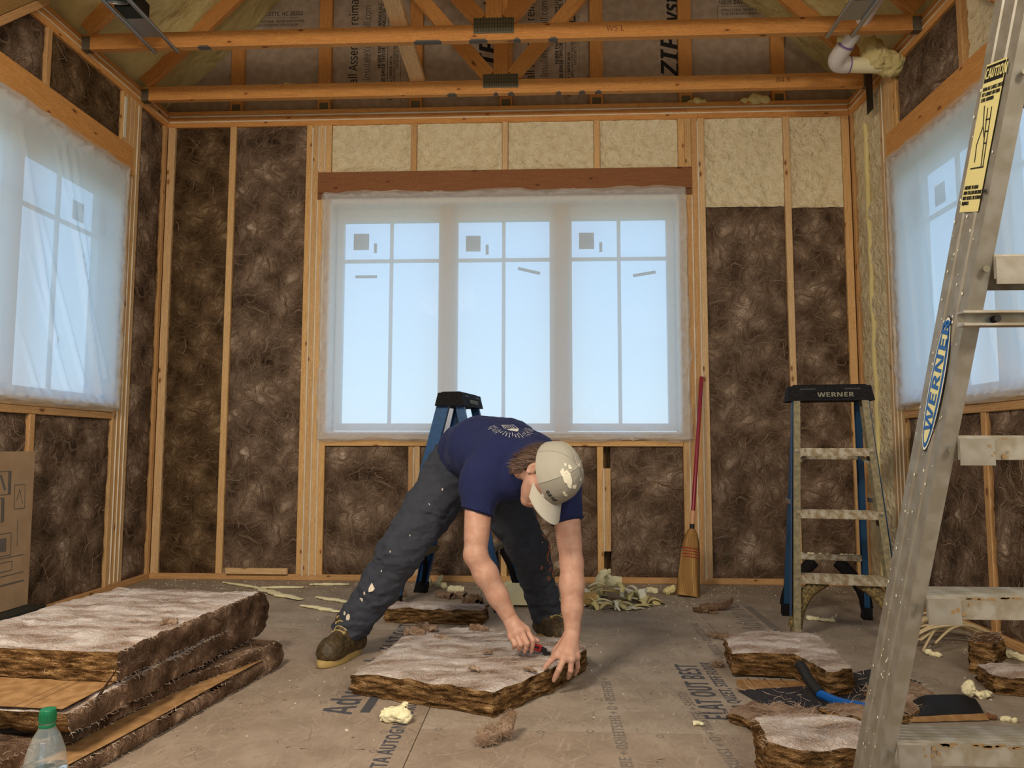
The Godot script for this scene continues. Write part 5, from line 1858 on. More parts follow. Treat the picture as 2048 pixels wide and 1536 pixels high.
# ---------------------------------------------------------------- the worker
func build_person() -> void:
	var P := Vector3(-0.38, 0, -3.1)
	var t := thing("person", "worker in a navy T-shirt and grey cap bending over the batt he cuts", "person", P)
	var rSho := Vector3(-0.250, 0.735, -2.82)
	var rElb := Vector3(-0.262, 0.459, -2.775)
	var rWri := Vector3(-0.136, 0.228, -2.795)
	var lSho := Vector3(0.062, 0.715, -2.88)
	var lElb := Vector3(0.092, 0.428, -2.80)
	var lWri := Vector3(0.092, 0.190, -2.752)
	var pel := Vector3(-0.325, 0.743, -3.28)
	var wai := Vector3(-0.290, 0.835, -3.19)
	var mid := Vector3(-0.222, 0.850, -3.04)
	var che := Vector3(-0.118, 0.805, -2.90)
	var nek := Vector3(-0.062, 0.785, -2.815)
	var rHip := Vector3(-0.410, 0.735, -3.23)
	var lHip := Vector3(-0.235, 0.715, -3.32)
	var rKne := Vector3(-0.600, 0.425, -3.07)
	var rAnk := Vector3(-0.810, 0.130, -3.12)
	var lKne := Vector3(-0.075, 0.405, -3.28)
	var lAnk := Vector3(-0.004, 0.10, -3.42)
	var head := Vector3(0.006, 0.750, -2.685)
	var U := Vector3(0.76, 0.22, 0.61).normalized()
	var F := (Vector3(0.03, -0.93, 0.33) - U * Vector3(0.03, -0.93, 0.33).dot(U)).normalized()
	var R := F.cross(U)
	var hb := Basis(R, U, -F)
	var hp := Transform3D(hb, head)
	# --- body: one skin from head to ankles
	var f := Field.new(Vector3(-0.95, 0.05, -3.55), Vector3(0.22, 0.98, -2.60), 0.009)
	f.cone(pel, wai, 0.095, 0.095, 0.04)
	f.cone(wai, mid, 0.095, 0.095, 0.04)
	f.cone(mid, che, 0.095, 0.08, 0.04)
	f.cone(rSho, lSho, 0.05, 0.05, 0.03)
	f.cone(che, nek, 0.07, 0.052, 0.03)
	f.cone(nek, head - U * 0.06 - F * 0.03, 0.050, 0.050, 0.02)
	f.cone(rHip, rKne, 0.075, 0.055, 0.03)
	f.cone(rKne, rAnk, 0.055, 0.04, 0.02)
	f.cone(lHip, lKne, 0.075, 0.055, 0.03)
	f.cone(lKne, lAnk, 0.055, 0.04, 0.02)
	for q in [[rSho, rElb, rWri], [lSho, lElb, lWri]]:
		var a: Vector3 = q[0]
		var b: Vector3 = q[1]
		var c: Vector3 = q[2]
		f.cone(a, b, 0.050, 0.042, 0.02)
		f.cone(a.lerp(b, 0.35), a.lerp(b, 0.75) + Vector3(0, 0, 0.008), 0.046, 0.041, 0.02)
		f.cone(b, b.lerp(c, 0.30), 0.041, 0.0445, 0.02)
		f.cone(b.lerp(c, 0.30), b.lerp(c, 0.65), 0.0445, 0.037, 0.02)
		f.cone(b.lerp(c, 0.65), c, 0.037, 0.029, 0.02)
	var body := MB.new()
	f.into(body)
	# --- hands
	var hand := func(w: Vector3, arm: Vector3, knuckles: Array, pips: Array, tips: Array, thumb: Array) -> void:
		var lo := w
		var hi := w
		for q in knuckles + pips + tips + thumb:
			lo = lo.min(q)
			hi = hi.max(q)
		var hf := Field.new(lo - Vector3.ONE * 0.035, hi + Vector3.ONE * 0.035, 0.0028)
		var back := w.lerp(arm, 0.16)
		hf.cone(back, w, 0.0295, 0.0275, 0.01)
		for k in 4:
			hf.cone(w.lerp(knuckles[k], 0.08), knuckles[k], 0.0205, 0.0128, 0.012)
		for k in 3:
			hf.cone(knuckles[k], knuckles[k + 1], 0.0122, 0.0122, 0.008)
		var pad: Vector3 = (w + knuckles[1] + knuckles[2]) / 3.0
		hf.cone(w.lerp(pad, 0.5), pad, 0.022, 0.02, 0.012)
		for k in 4:
			var r: float = [0.0098, 0.0102, 0.0096, 0.0086][k]
			hf.cone(knuckles[k], pips[k], r + 0.0012, r, 0.004)
			hf.cone(pips[k], pips[k].lerp(tips[k], 0.55), r, r * 0.92, 0.003)
			hf.cone(pips[k].lerp(tips[k], 0.55), tips[k], r * 0.92, r * 0.76, 0.003)
		hf.cone(w.lerp(thumb[0], 0.5), thumb[0], 0.019, 0.0145, 0.012)
		hf.cone(thumb[0], thumb[1], 0.0135, 0.0112, 0.006)
		hf.cone(thumb[1], thumb[2], 0.0112, 0.0085, 0.003)
		hf.into(body)
	var rk := [Vector3(-0.074, 0.190, -2.785), Vector3(-0.093, 0.190, -2.768), Vector3(-0.112, 0.182, -2.763), Vector3(-0.129, 0.170, -2.767)]
	var rp := [Vector3(-0.051, 0.158, -2.765), Vector3(-0.071, 0.153, -2.744), Vector3(-0.094, 0.149, -2.741), Vector3(-0.115, 0.146, -2.749)]
	var rt := [Vector3(-0.057, 0.119, -2.768), Vector3(-0.080, 0.121, -2.757), Vector3(-0.102, 0.126, -2.760), Vector3(-0.120, 0.130, -2.770)]
	hand.call(rWri, rElb, rk, rp, rt, [Vector3(-0.104, 0.188, -2.815), Vector3(-0.066, 0.160, -2.826), Vector3(-0.034, 0.143, -2.820)])
	var lk := [Vector3(0.036, 0.130, -2.682), Vector3(0.060, 0.124, -2.664), Vector3(0.084, 0.121, -2.667), Vector3(0.104, 0.123, -2.690)]
	var lp := [Vector3(0.013, 0.118, -2.655), Vector3(0.041, 0.093, -2.640), Vector3(0.082, 0.084, -2.662), Vector3(0.108, 0.086, -2.702)]
	var lt := [Vector3(-0.008, 0.094, -2.652), Vector3(0.024, 0.055, -2.650), Vector3(0.074, 0.052, -2.690), Vector3(0.101, 0.052, -2.732)]
	hand.call(lWri, lElb, lk, lp, lt, [Vector3(0.056, 0.158, -2.742), Vector3(0.031, 0.128, -2.752), Vector3(0.020, 0.100, -2.752)])
	# --- head, in its own frame: x to his right ear, y to the crown, -z to the face
	var hf := Field.new(Vector3(-0.115, -0.17, -0.15), Vector3(0.115, 0.15, 0.135), 0.0038)
	var I := Basis()
	hf.blob(Vector3(0, 0.025, 0.012), I, Vector3(0.075, 0.096, 0.092), 0.01)
	hf.blob(Vector3(0, -0.035, -0.035), I, Vector3(0.062, 0.075, 0.062), 0.02)
	hf.cone(Vector3(0.045, -0.035, -0.01), Vector3(0.018, -0.088, -0.066), 0.024, 0.02, 0.02)
	hf.cone(Vector3(-0.045, -0.035, -0.01), Vector3(-0.018, -0.088, -0.066), 0.024, 0.02, 0.02)
	hf.cone(Vector3(0.012, -0.095, -0.076), Vector3(-0.012, -0.095, -0.076), 0.017, 0.017, 0.015)
	hf.cone(Vector3(0.034, -0.022, -0.066), Vector3(0.050, -0.015, -0.035), 0.02, 0.022, 0.02)
	hf.cone(Vector3(-0.034, -0.022, -0.066), Vector3(-0.050, -0.015, -0.035), 0.02, 0.022, 0.02)
	hf.cone(Vector3(0.036, 0.024, -0.078), Vector3(-0.036, 0.024, -0.078), 0.011, 0.011, 0.012)
	hf.cone(Vector3(0, 0.012, -0.088), Vector3(0, -0.026, -0.112), 0.007, 0.0105, 0.008)
	hf.cone(Vector3(0.011, -0.031, -0.099), Vector3(-0.011, -0.031, -0.099), 0.008, 0.008, 0.005)
	hf.cone(Vector3(0.018, -0.060, -0.092), Vector3(-0.018, -0.060, -0.092), 0.0055, 0.0055, 0.004)
	hf.cone(Vector3(0.016, -0.071, -0.090), Vector3(-0.016, -0.071, -0.090), 0.006, 0.006, 0.004)
	hf.cone(Vector3(0, -0.04, 0.030), Vector3(0, -0.12, 0.055), 0.050, 0.046, 0.02)
	for s in [-1.0, 1.0]:
		var eb := Basis(Vector3.UP, s * 0.35)
		hf.blob(Vector3(s * 0.080, 0.002, 0.012), eb, Vector3(0.007, 0.031, 0.019), 0.006)
		hf.blob(Vector3(s * 0.082, 0.010, 0.022), eb, Vector3(0.010, 0.022, 0.007), 0.004)
		hf.blob(Vector3(s * 0.079, -0.024, 0.006), eb, Vector3(0.008, 0.009, 0.008), 0.004)
	hf.into(body, hp)
	var bo := obj("body", body.done(), M.skin, t, -P)
	for k in 4:
		# nails
		for side in 2:
			var tip: Vector3 = (rt if side == 0 else lt)[k]
			var pip: Vector3 = (rp if side == 0 else lp)[k]
			var dn := (tip - pip).normalized()
			var out := (Vector3(0.1, 0.25, 1.0) if side == 0 else Vector3(0.15, 0.45, 0.9)).slide(dn).normalized()
			var nb := MB.new()
			var sd := dn.cross(out)
			var c := tip + out * 0.0068 + dn * 0.001
			nb.quad(c - dn * 0.005 - sd * 0.0045, c - dn * 0.005 + sd * 0.0045, c + dn * 0.006 - out * 0.0022 + sd * 0.0035, c + dn * 0.006 - out * 0.0022 - sd * 0.0035, out)
			obj("nail", nb.done(), M.nail, bo)
	for s in [-1.0, 1.0]:
		var em := SphereMesh.new()
		em.radius = 0.0125
		em.height = 0.025
		var e := obj("eye", em, M.eye_white, bo, hp * Vector3(s * 0.031, 0.008, -0.0755))
		var im := SphereMesh.new()
		im.radius = 0.006
		im.height = 0.012
		obj("iris", im, M.iris, e, hb * Vector3(0, -0.003, -0.0085))
		var br := MB.new()
		br.tube(PackedVector3Array([hp * Vector3(s * 0.014, 0.026, -0.091), hp * Vector3(s * 0.032, 0.031, -0.089), hp * Vector3(s * 0.050, 0.025, -0.078)]), PackedFloat32Array([0.003, 0.004, 0.0015]), 6)
		obj("eyebrow", br.done(), M.hair, bo)
	var lips := MB.new()
	lips.tube(PackedVector3Array([hp * Vector3(0.021, -0.066, -0.093), hp * Vector3(0, -0.063, -0.0985), hp * Vector3(-0.021, -0.066, -0.093)]), PackedFloat32Array([0.0012, 0.003, 0.0012]), 6)
	obj("lips", lips.done(), M.lips, bo)
	# --- shirt
	var sf := Field.new(Vector3(-0.55, 0.50, -3.45), Vector3(0.20, 1.04, -2.62), 0.0085)
	var lat := Vector3(0.94, -0.04, -0.35).normalized()
	sf.cone(pel + lat * 0.05 + Vector3(0.02, 0.045, 0.03), wai + lat * 0.05, 0.108, 0.112, 0.03)
	sf.cone(pel - lat * 0.05 + Vector3(0.02, 0.045, 0.03), wai - lat * 0.05, 0.108, 0.112, 0.05)
	sf.cone(wai + lat * 0.05, mid + lat * 0.055, 0.114, 0.118, 0.05)
	sf.cone(wai - lat * 0.05, mid - lat * 0.055, 0.114, 0.118, 0.05)
	sf.cone(mid + lat * 0.06, che + lat * 0.075, 0.118, 0.105, 0.05)
	sf.cone(mid - lat * 0.06, che - lat * 0.075, 0.118, 0.105, 0.05)
	sf.cone(che, nek, 0.105, 0.080, 0.05)
	sf.cone(nek, nek.lerp(head, 0.5), 0.075, 0.062, 0.03)
	sf.cone(rSho, lSho, 0.068, 0.066, 0.05)
	var rSl := rSho.lerp(rElb, 0.46)
	var lSl := lSho.lerp(lElb, 0.50)
	sf.cone(rSho, rSho.lerp(rElb, 0.62), 0.072, 0.060, 0.035)
	sf.cone(lSho, lSho.lerp(lElb, 0.64), 0.070, 0.059, 0.035)
	sf.cone(che - lat * 0.05 + Vector3(0, -0.04, 0), rSho + Vector3(0.01, -0.03, 0.0), 0.085, 0.066, 0.04)
	sf.ripple(nz, 0.007, Vector3(9, 6, 7), 2.0)
	sf.ripple(nz, 0.0035, Vector3(24, 13, 20), 7.0)
	sf.cut(rSl, (rElb - rSho).normalized() + Vector3(-0.25, 0, 0), 0.105)
	sf.cut(lSl, (lElb - lSho).normalized() + Vector3(0.15, 0, 0), 0.10)
	sf.cut(nek.lerp(head, 0.42), (head - nek).normalized() + Vector3(0.2, -0.35, 0), 0.10)
	sf.cut(pel + Vector3(0.0, 0.03, 0.02), Vector3(-0.42, -0.75, -0.42), 0.24)
	var sb := MB.new()
	sf.into(sb)
	var shirt := obj("t_shirt", sb.done(), M.shirt, t, -P)
	# hems of the sleeves
	for q in 2:
		var c: Vector3 = [rSl, lSl][q]
		var dn: Vector3 = [(rElb - rSho).normalized() + Vector3(-0.25, 0, 0), (lElb - lSho).normalized() + Vector3(0.15, 0, 0)][q]
		dn = dn.normalized()
		var ux := dn.cross(Vector3.BACK).normalized()
		var uy := ux.cross(dn)
		var ring := PackedVector3Array()
		for k in 28:
			var a := TAU * k / 28.0
			var dir := ux * cos(a) + uy * sin(a)
			var r := 0.0
			while r < 0.1 and sf.at(c - dn * 0.008 + dir * r) < 0.0:
				r += 0.002
			ring.append(c - dn * 0.008 + dir * (r + 0.0005))
		ring.append(ring[0])
		var hmb := MB.new()
		hmb.tube(ring, PackedFloat32Array([0.0028]), 6, false)
		obj("sleeve_hem", hmb.done(), M.shirt, shirt)
	# print on the back: rays round a wedge-shaped emblem, laid on the cloth
	var pr := MB.new()
	var pn := Vector3(0.0, 0.62, 0.78).normalized()
	var ax := Vector3(0.55, -0.65, 0.52).slide(pn).normalized()     # towards the neck
	var ay := ax.cross(pn)                                          # towards his right side
	if ay.x > 0.0:
		ay = -ay
	var o := Vector3(-0.137, 0.914, -2.93) + pn * 0.14
	var laid := func(u: float, v: float) -> Variant:
		var p: Variant = sf.hit(o + ax * u + ay * v, -pn, 0.4)
		return null if p == null else p + sf.normal(p) * 0.0022
	var stroke := func(into: MB, u0: float, v0: float, u1: float, v1: float, w: float) -> void:
		var pts := PackedVector3Array()
		for k in 5:
			var p: Variant = laid.call(lerpf(u0, u1, k / 4.0), lerpf(v0, v1, k / 4.0))
			if p == null:
				return
			pts.append(p)
		var nn := sf.normal(pts[2])
		ribbon(into, pts, w, w, nn.cross(pts[4] - pts[0]).normalized())
	for k in 24:
		var a := -1.35 + 3.5 * k / 23.0
		var r0 := 0.052 + 0.006 * (k % 3)
		var r1 := 0.080 + 0.012 * ((k * 7) % 4) / 3.0
		stroke.call(pr, cos(a) * r0, sin(a) * r0, cos(a) * (r0 + 0.45 * (r1 - r0)), sin(a) * (r0 + 0.45 * (r1 - r0)), 0.0011)
		stroke.call(pr, cos(a) * (r0 + 0.58 * (r1 - r0)), sin(a) * (r0 + 0.58 * (r1 - r0)), cos(a) * r1, sin(a) * r1, 0.0011)
	obj("print_rays", pr.done(), M.shirt_print, shirt)
	pr = MB.new()
	for k in 9:
		var w := lerpf(-0.026, 0.026, k / 8.0)
		stroke.call(pr, 0.004, w, 0.044 - absf(w) * 0.7, w * 0.45, 0.0034)
	stroke.call(pr, -0.03, -0.026, -0.03, 0.026, 0.0011)
	stroke.call(pr, -0.03, -0.026, 0.004, -0.028, 0.0011)
	stroke.call(pr, -0.03, 0.026, 0.004, 0.028, 0.0011)
	for k in 5:
		stroke.call(pr, -0.022, -0.018 + 0.009 * k, -0.022, -0.013 + 0.009 * k, 0.002)
		stroke.call(pr, -0.011, -0.018 + 0.009 * k, -0.011, -0.013 + 0.009 * k, 0.002)
	if pr.v.size():
		obj("print_emblem", pr.done(), M.shirt_print, shirt)
	# --- trousers
	var tf := Field.new(Vector3(-1.0, 0.03, -3.58), Vector3(0.16, 0.93, -2.92), 0.0095)
	tf.cone(rHip + Vector3(0.02, 0.03, -0.01), lHip + Vector3(-0.02, 0.03, 0), 0.118, 0.115, 0.05)
	tf.cone(pel, wai + Vector3(0, -0.015, 0), 0.125, 0.105, 0.06)
	tf.cone(rHip, rHip.lerp(rKne, 0.45), 0.120, 0.104, 0.05)
	tf.cone(rHip.lerp(rKne, 0.45), rKne, 0.104, 0.088, 0.03)
	tf.cone(rKne, rKne.lerp(rAnk, 0.45) + Vector3(0.015, 0.0, 0), 0.087, 0.080, 0.03)
	tf.cone(rKne.lerp(rAnk, 0.45) + Vector3(0.015, 0.0, 0), rAnk + Vector3(0.0, -0.02, 0.01), 0.080, 0.074, 0.03)
	tf.cone(lHip, lHip.lerp(lKne, 0.5), 0.112, 0.098, 0.05)
	tf.cone(lHip.lerp(lKne, 0.5), lKne, 0.098, 0.084, 0.03)
	tf.cone(lKne, lAnk + Vector3(0, 0.02, 0), 0.082, 0.070, 0.03)
	tf.ripple(nz, 0.011, Vector3(8, 12, 8), 12.0)
	tf.ripple(nz, 0.009, Vector3(14, 30, 14), 17.0)
	tf.cut(rAnk + Vector3(-0.02, -0.045, 0.0), Vector3(-0.35, -0.93, 0.1), 0.14)
	tf.cut(lAnk + Vector3(0, -0.025, 0), Vector3(0.15, -1, 0.05), 0.13)
	var tb := MB.new()
	tf.into(tb)
	var trs := obj("trousers", tb.done(), M.trousers, t, -P)
	var spots := MB.new()
	var rusty := MB.new()
	var dab := func(mbx: MB, px: Vector3, size: float) -> void:       # px on the camera side of the cloth
		var p: Variant = tf.hit(px + Vector3(0, 0, 0.25), Vector3(0, 0, -1), 0.5)
		if p == null:
			return
		var nn := tf.normal(p)
		var sx := nn.cross(Vector3.UP).normalized()
		var sy := sx.cross(nn)
		var c: Vector3 = p + nn * 0.0025
		var last := Vector3.ZERO
		for k in 9:
			var a := TAU * k / 8.0
			var r := size * (0.6 + 0.5 * absf(nz.get_noise_2d(cos(a) * 3.0 + px.x * 90.0, sin(a) * 3.0 + px.y * 90.0)) * 2.0)
			var q := c + sx * cos(a) * r + sy * sin(a) * r * 1.4
			if k > 0:
				mbx.tri(c, last, q, nn)
			last = q
	for q in [[-0.70, 0.29, 0.014], [-0.745, 0.245, 0.012], [-0.73, 0.27, 0.006], [-0.80, 0.17, 0.012], [-0.815, 0.185, 0.008], [-0.48, 0.62, 0.004], [-0.43, 0.68, 0.004], [-0.55, 0.5, 0.003], [-0.62, 0.44, 0.004], [0.02, 0.5, 0.004], [0.04, 0.36, 0.005], [0.03, 0.26, 0.004], [-0.02, 0.45, 0.003], [0.05, 0.2, 0.005], [-0.66, 0.36, 0.004]]:
		dab.call(spots, Vector3(q[0], q[1], -3.05), q[2])
	for k in 14:
		dab.call(rusty, Vector3(-0.02 + rng.randfn(0.03, 0.012), 0.47 - 0.014 * k, -3.1), rng.randf_range(0.006, 0.014))
	obj("paint_spots", spots.done(), M.paint_cream, trs)
	obj("rust_smear", rusty.done(), M.paint_rust, trs)
	# --- boots
	for q in 2:
		var heel: Vector3 = [Vector3(-0.795, 0, -3.165), Vector3(-0.022, 0, -3.475)][q]
		var toe: Vector3 = [Vector3(-0.868, 0, -2.945), Vector3(0.088, 0, -3.275)][q]
		var ank: Vector3 = [rAnk, lAnk][q]
		var dirb := (toe - heel).normalized()
		var bs := Field.new(heel.min(toe) - Vector3(0.09, -0.012, 0.09), heel.max(toe) + Vector3(0.09, 0.24, 0.09), 0.006)
		bs.cone(heel + Vector3(0, 0.055, 0) + dirb * 0.02, ank + Vector3(0, 0.0, 0), 0.046, 0.054, 0.03)
		bs.cone(heel + Vector3(0, 0.05, 0) + dirb * 0.015, toe + Vector3(0, 0.050, 0) - dirb * 0.05, 0.044, 0.051, 0.03)
		bs.cone(toe + Vector3(0, 0.050, 0) - dirb * 0.055, toe + Vector3(0, 0.046, 0) - dirb * 0.03, 0.052, 0.046, 0.02)
		bs.cone(heel.lerp(toe, 0.45) + Vector3(0, 0.08, 0), ank + Vector3(0, 0.01, 0) + dirb * 0.02, 0.042, 0.046, 0.04)
		bs.ripple(nz, 0.004, Vector3(26, 26, 26), 30.0 + q)
		for y in bs.ny:      # flat above the sole
			var wy := bs.lo.y + y * bs.h
			if wy < 0.05:
				for z in bs.nz:
					for x in bs.nx:
						var i := (z * bs.ny + y) * bs.nx + x
						bs.d[i] = maxf(bs.d[i], 0.022 - wy)
		var bm := MB.new()
		bs.into(bm)
		var boot := obj("boot", bm.done(), M.boot_leather, t, -P)
		# sole: an outline swept up
		var side := dirb.cross(Vector3.UP)
		var outl := []
		for k in 28:
			var a := TAU * k / 28.0
			var along := cos(a)
			var wide := sin(a) * (0.053 if along > 0 else 0.044)
			outl.append(heel.lerp(toe, 0.5) + dirb * along * 0.148 * (1.0 if absf(along) < 0.9 else 0.985) + side * wide)
		var so := MB.new()
		var rows := PackedVector3Array()
		for r in 4:
			for k in 28:
				var c := heel.lerp(toe, 0.5)
				var pt: Vector3 = outl[k]
				rows.append(c + (pt - c) * [0.93, 1.0, 1.0, 0.9][r] + Vector3(0, [0.0, 0.004, 0.024, 0.028][r], 0))
		so.grid(rows, 28, true, heel.lerp(toe, 0.5) + Vector3(0, 0.014, 0))
		for k in 28:
			so.tri(heel.lerp(toe, 0.5), rows[k], rows[(k + 1) % 28], Vector3.DOWN)
			so.tri(heel.lerp(toe, 0.5) + Vector3(0, 0.028, 0), rows[84 + k], rows[84 + (k + 1) % 28], Vector3.UP)
		obj("sole", so.done(), M.boot_sole, boot)
		for k in 4:
			var c: Vector3 = heel.lerp(toe, 0.62 - 0.07 * k) + Vector3(0, 0.22, 0)
			var lp2 := PackedVector3Array()
			for j in 7:
				var hitp: Variant = bs.hit(c + side * lerpf(-0.026, 0.026, j / 6.0) + dirb * 0.03, (Vector3(0, -1, 0) - dirb * 0.35).normalized(), 0.25)
				if hitp != null:
					lp2.append(hitp + bs.normal(hitp) * 0.002)
			if lp2.size() > 3:
				var lm := MB.new()
				lm.tube(lp2, PackedFloat32Array([0.0022]), 5)
				obj("lace", lm.done(), M.boot_lace, boot)
				for e in [0, lp2.size() - 1]:
					var em2 := TorusMesh.new()
					em2.inner_radius = 0.003
					em2.outer_radius = 0.006
					em2.rings = 10
					em2.ring_segments = 5
					var ey := obj("eyelet", em2, M.boot_lace, boot, lp2[e])
					var nn := bs.normal(lp2[e])
					var tx := nn.cross(Vector3.RIGHT).normalized()
					ey.basis = Basis(tx.cross(nn), nn, tx) if absf(nn.x) < 0.95 else Basis()
	# --- hair: a cap of it at the back and sides, with loose strands
	var hh := Field.new(Vector3(-0.12, -0.17, -0.10), Vector3(0.12, 0.14, 0.15), 0.0045)
	hh.blob(Vector3(0, 0.030, 0.020), I, Vector3(0.084, 0.105, 0.104), 0.01)
	hh.cone(Vector3(0, -0.03, 0.06), Vector3(0, -0.095, 0.062), 0.066, 0.052, 0.02)
	hh.ripple(nz, 0.006, Vector3(60, 25, 60), 40.0)
	hh.cut(Vector3(0, 0.0, -0.006), Vector3(0, -0.25, -1), 0.4)
	hh.cut(Vector3(0, 0.026, 0.0), Vector3(0, 1, 0), 0.4)
	var hm := MB.new()
	hh.into(hm, hp)
	var hair := obj("hair", hm.done(), M.hair, t, -P)
	var stm := MB.new()
	var rr := RandomNumberGenerator.new()
	rr.seed = 4
	for k in 1500:
		var a := rr.randf_range(-1.45, 1.45)
		var yy := rr.randf_range(-0.135, 0.018)
		var dir0 := Vector3(sin(a), 0, cos(a))
		var hitp: Variant = hh.hit(Vector3(0, yy, 0.02) + dir0 * 0.13, -dir0, 0.12)
		if hitp == null:
			continue
		var p0: Vector3 = hitp
		var nn := hh.normal(p0)
		var comb := (Vector3(0, -1, 0.0) + nn * rr.randf_range(0.25, 0.95) + Vector3(rr.randfn(0, 0.35), rr.randfn(0, 0.2), rr.randfn(0, 0.2))).normalized()
		var ln := rr.randf_range(0.014, 0.036)
		var pts := PackedVector3Array()
		for j in 4:
			var g := j / 3.0
			pts.append(hp * (p0 - nn * 0.003 + comb * ln * g + nn * 0.007 * g * (1.0 - g) + Vector3(0, -0.006 * g * g, 0)))
		ribbon(stm, pts, 0.0011, 0.0003, (hb * comb.cross(nn)).normalized())
	stuff(obj("hair_strands", stm.done(), M.hair_strand, hair, Vector3.ZERO))
	# --- cap
	var cp := Node3D.new()
	cp.name = "cap"
	t.add_child(cp)
	cp.transform = Transform3D(hb, head - P)
	var crown := func(az: float, el: float, grow := 0.0) -> Vector3:     # az 0 is the front, + to his left; el 0 at the rim
		var k := cos(el)
		var fr := 0.5 + 0.5 * cos(az)
		return Vector3(-sin(az) * (0.091 + grow) * pow(k, 0.85), 0.022 - 0.006 * (1.0 - fr) + sin(el) * (0.112 + grow + 0.008 * fr), -cos(az) * (0.114 + grow) * pow(k, 0.75) + 0.010)
	for part in 2:
		var pts := PackedVector3Array()
		var cols := 25
		var rows := 18
		for r in rows:
			for c in cols:
				var az: float = lerpf(-1.05, 1.05, c / 24.0) if part == 0 else lerpf(1.05, TAU - 1.05, c / 24.0)
				var el: float = PI / 2 * r / (rows - 1) * 0.998
				var puck := 0.0018 * nz.get_noise_2d(az * 4.0, el * 5.0)
				pts.append(crown.call(az, el, puck))
		var cmb := MB.new()
		cmb.grid(pts, cols, false, Vector3(0, 0.0, 0))
		obj("front_panel" if part == 0 else "mesh_panel", cmb.done(), M.cap_dark if part == 0 else M.cap_fabric, cp)
	for az in [-1.05, 1.05, 2.1, PI, -2.1]:
		var path := PackedVector3Array()
		for r in 12:
			path.append(crown.call(az, PI / 2 * r / 11.0, 0.0008))
		var sm := MB.new()
		sm.tube(path, PackedFloat32Array([0.0014]), 5)
		obj("seam", sm.done(), M.cap_fabric, cp)
	var bt := SphereMesh.new()
	bt.radius = 0.008
	bt.height = 0.009
	obj("button", bt, M.cap_fabric, cp, crown.call(0.0, PI / 2))
	# brim: flat bill curving down at both sides
	for part in 2:
		var pts := PackedVector3Array()
		for r in 9:
			for c in 21:
				var az := lerpf(-1.12, 1.12, c / 20.0)
				var rim: Vector3 = crown.call(az, 0.0, 0.0)
				var g := r / 8.0
				var out := Vector3(rim.x * 0.10, 0, -1.0 * pow(cos(az * 0.98), 0.55))
				var q := rim + out * 0.072 * g
				q.y += -0.42 * q.x * q.x / 0.088 * (0.6 + 0.4 * g) - 0.004 * g + (0.0 if part == 0 else -0.0035)
				pts.append(q)
		var bmb := MB.new()
		bmb.grid(pts, 21, false, [Vector3(0, 1 if part == 0 else -1, 0)])
		obj("brim" if part == 0 else "brim_underside", bmb.done(), M.cap_brim, cp)
	# lettering, one letter at a time round the front
	for k in 4:
		var az: float = -0.72 + 0.16 * k
		var p: Vector3 = crown.call(az, 0.20, 0.0015)
		var rt2: Vector3 = (crown.call(az + 0.1, 0.20) - crown.call(az - 0.1, 0.20)).normalized()
		var up2: Vector3 = (crown.call(az, 0.35) - crown.call(az, 0.1)).normalized()
		letters(cp, "letter", "GENT"[k], 0.0125, p - rt2 * 0.004, rt2, up2, M.print_black, true, 1.2, 0.001)
	# paint on the crown
	for q in [[-0.95, 0.98, 0.018], [-0.75, 1.02, 0.012], [-1.15, 0.90, 0.010], [-0.55, 0.95, 0.011], [-0.42, 0.90, 0.008], [-0.15, 0.98, 0.009], [-1.35, 1.2, 0.008], [-1.5, 1.05, 0.006], [-0.35, 0.62, 0.005], [-0.20, 0.60, 0.006], [0.3, 1.25, 0.008]]:
		var pb := MB.new()
		var c: Vector3 = crown.call(q[0], q[1], 0.0022)
		var nn := c.normalized()
		var last := Vector3.ZERO
		for k in 13:
			var a := TAU * k / 12.0
			var r: float = q[2] * (0.7 + 0.9 * absf(nz.get_noise_2d(cos(a) * 4.0 + q[0] * 50.0, sin(a) * 4.0)))
			var v: Vector3 = crown.call(q[0] + cos(a) * r / 0.05, q[1] + sin(a) * r / 0.11, 0.0022)
			if k > 0:
				pb.tri(c, last, v, nn)
			last = v
		obj("paint_spot", pb.done(), M.cap_paint, cp)
	# --- the knife in his right hand
	var kn := thing("utility_knife", "red and black utility knife in the worker's right hand", "knife", Vector3(-0.05, 0.127, -2.803))
	var ka := Vector3(-0.078, 0.022, 0.003)
	var kb := Vector3(0.028, -0.010, -0.006)
	var ks := Vector3(0.046, -0.020, -0.010)
	beam(kn, "handle", ka, kb, 0.024, 0.015, M.knife_red, Vector3.UP, 0.005)
	beam(kn, "nose", kb, ks, 0.020, 0.012, M.knife_black, Vector3.UP, 0.004)
	beam(kn, "grip_inset", ka.lerp(kb, 0.55) + Vector3(0, 0.004, 0.008), ka.lerp(kb, 0.95) + Vector3(0, 0.002, 0.008), 0.008, 0.003, M.knife_black)
	var bl := MB.new()
	bl.hex([ks + Vector3(-0.012, 0.006, 0.0006), ks + Vector3(-0.012, -0.010, 0.0006), ks + Vector3(-0.012, -0.010, -0.0006), ks + Vector3(-0.012, 0.006, -0.0006), ks + Vector3(0.020, -0.004, 0.0006), ks + Vector3(0.012, -0.024, 0.0006), ks + Vector3(0.012, -0.024, -0.0006), ks + Vector3(0.020, -0.004, -0.0006)])
	obj("blade", bl.done(), M.knife_black, kn)


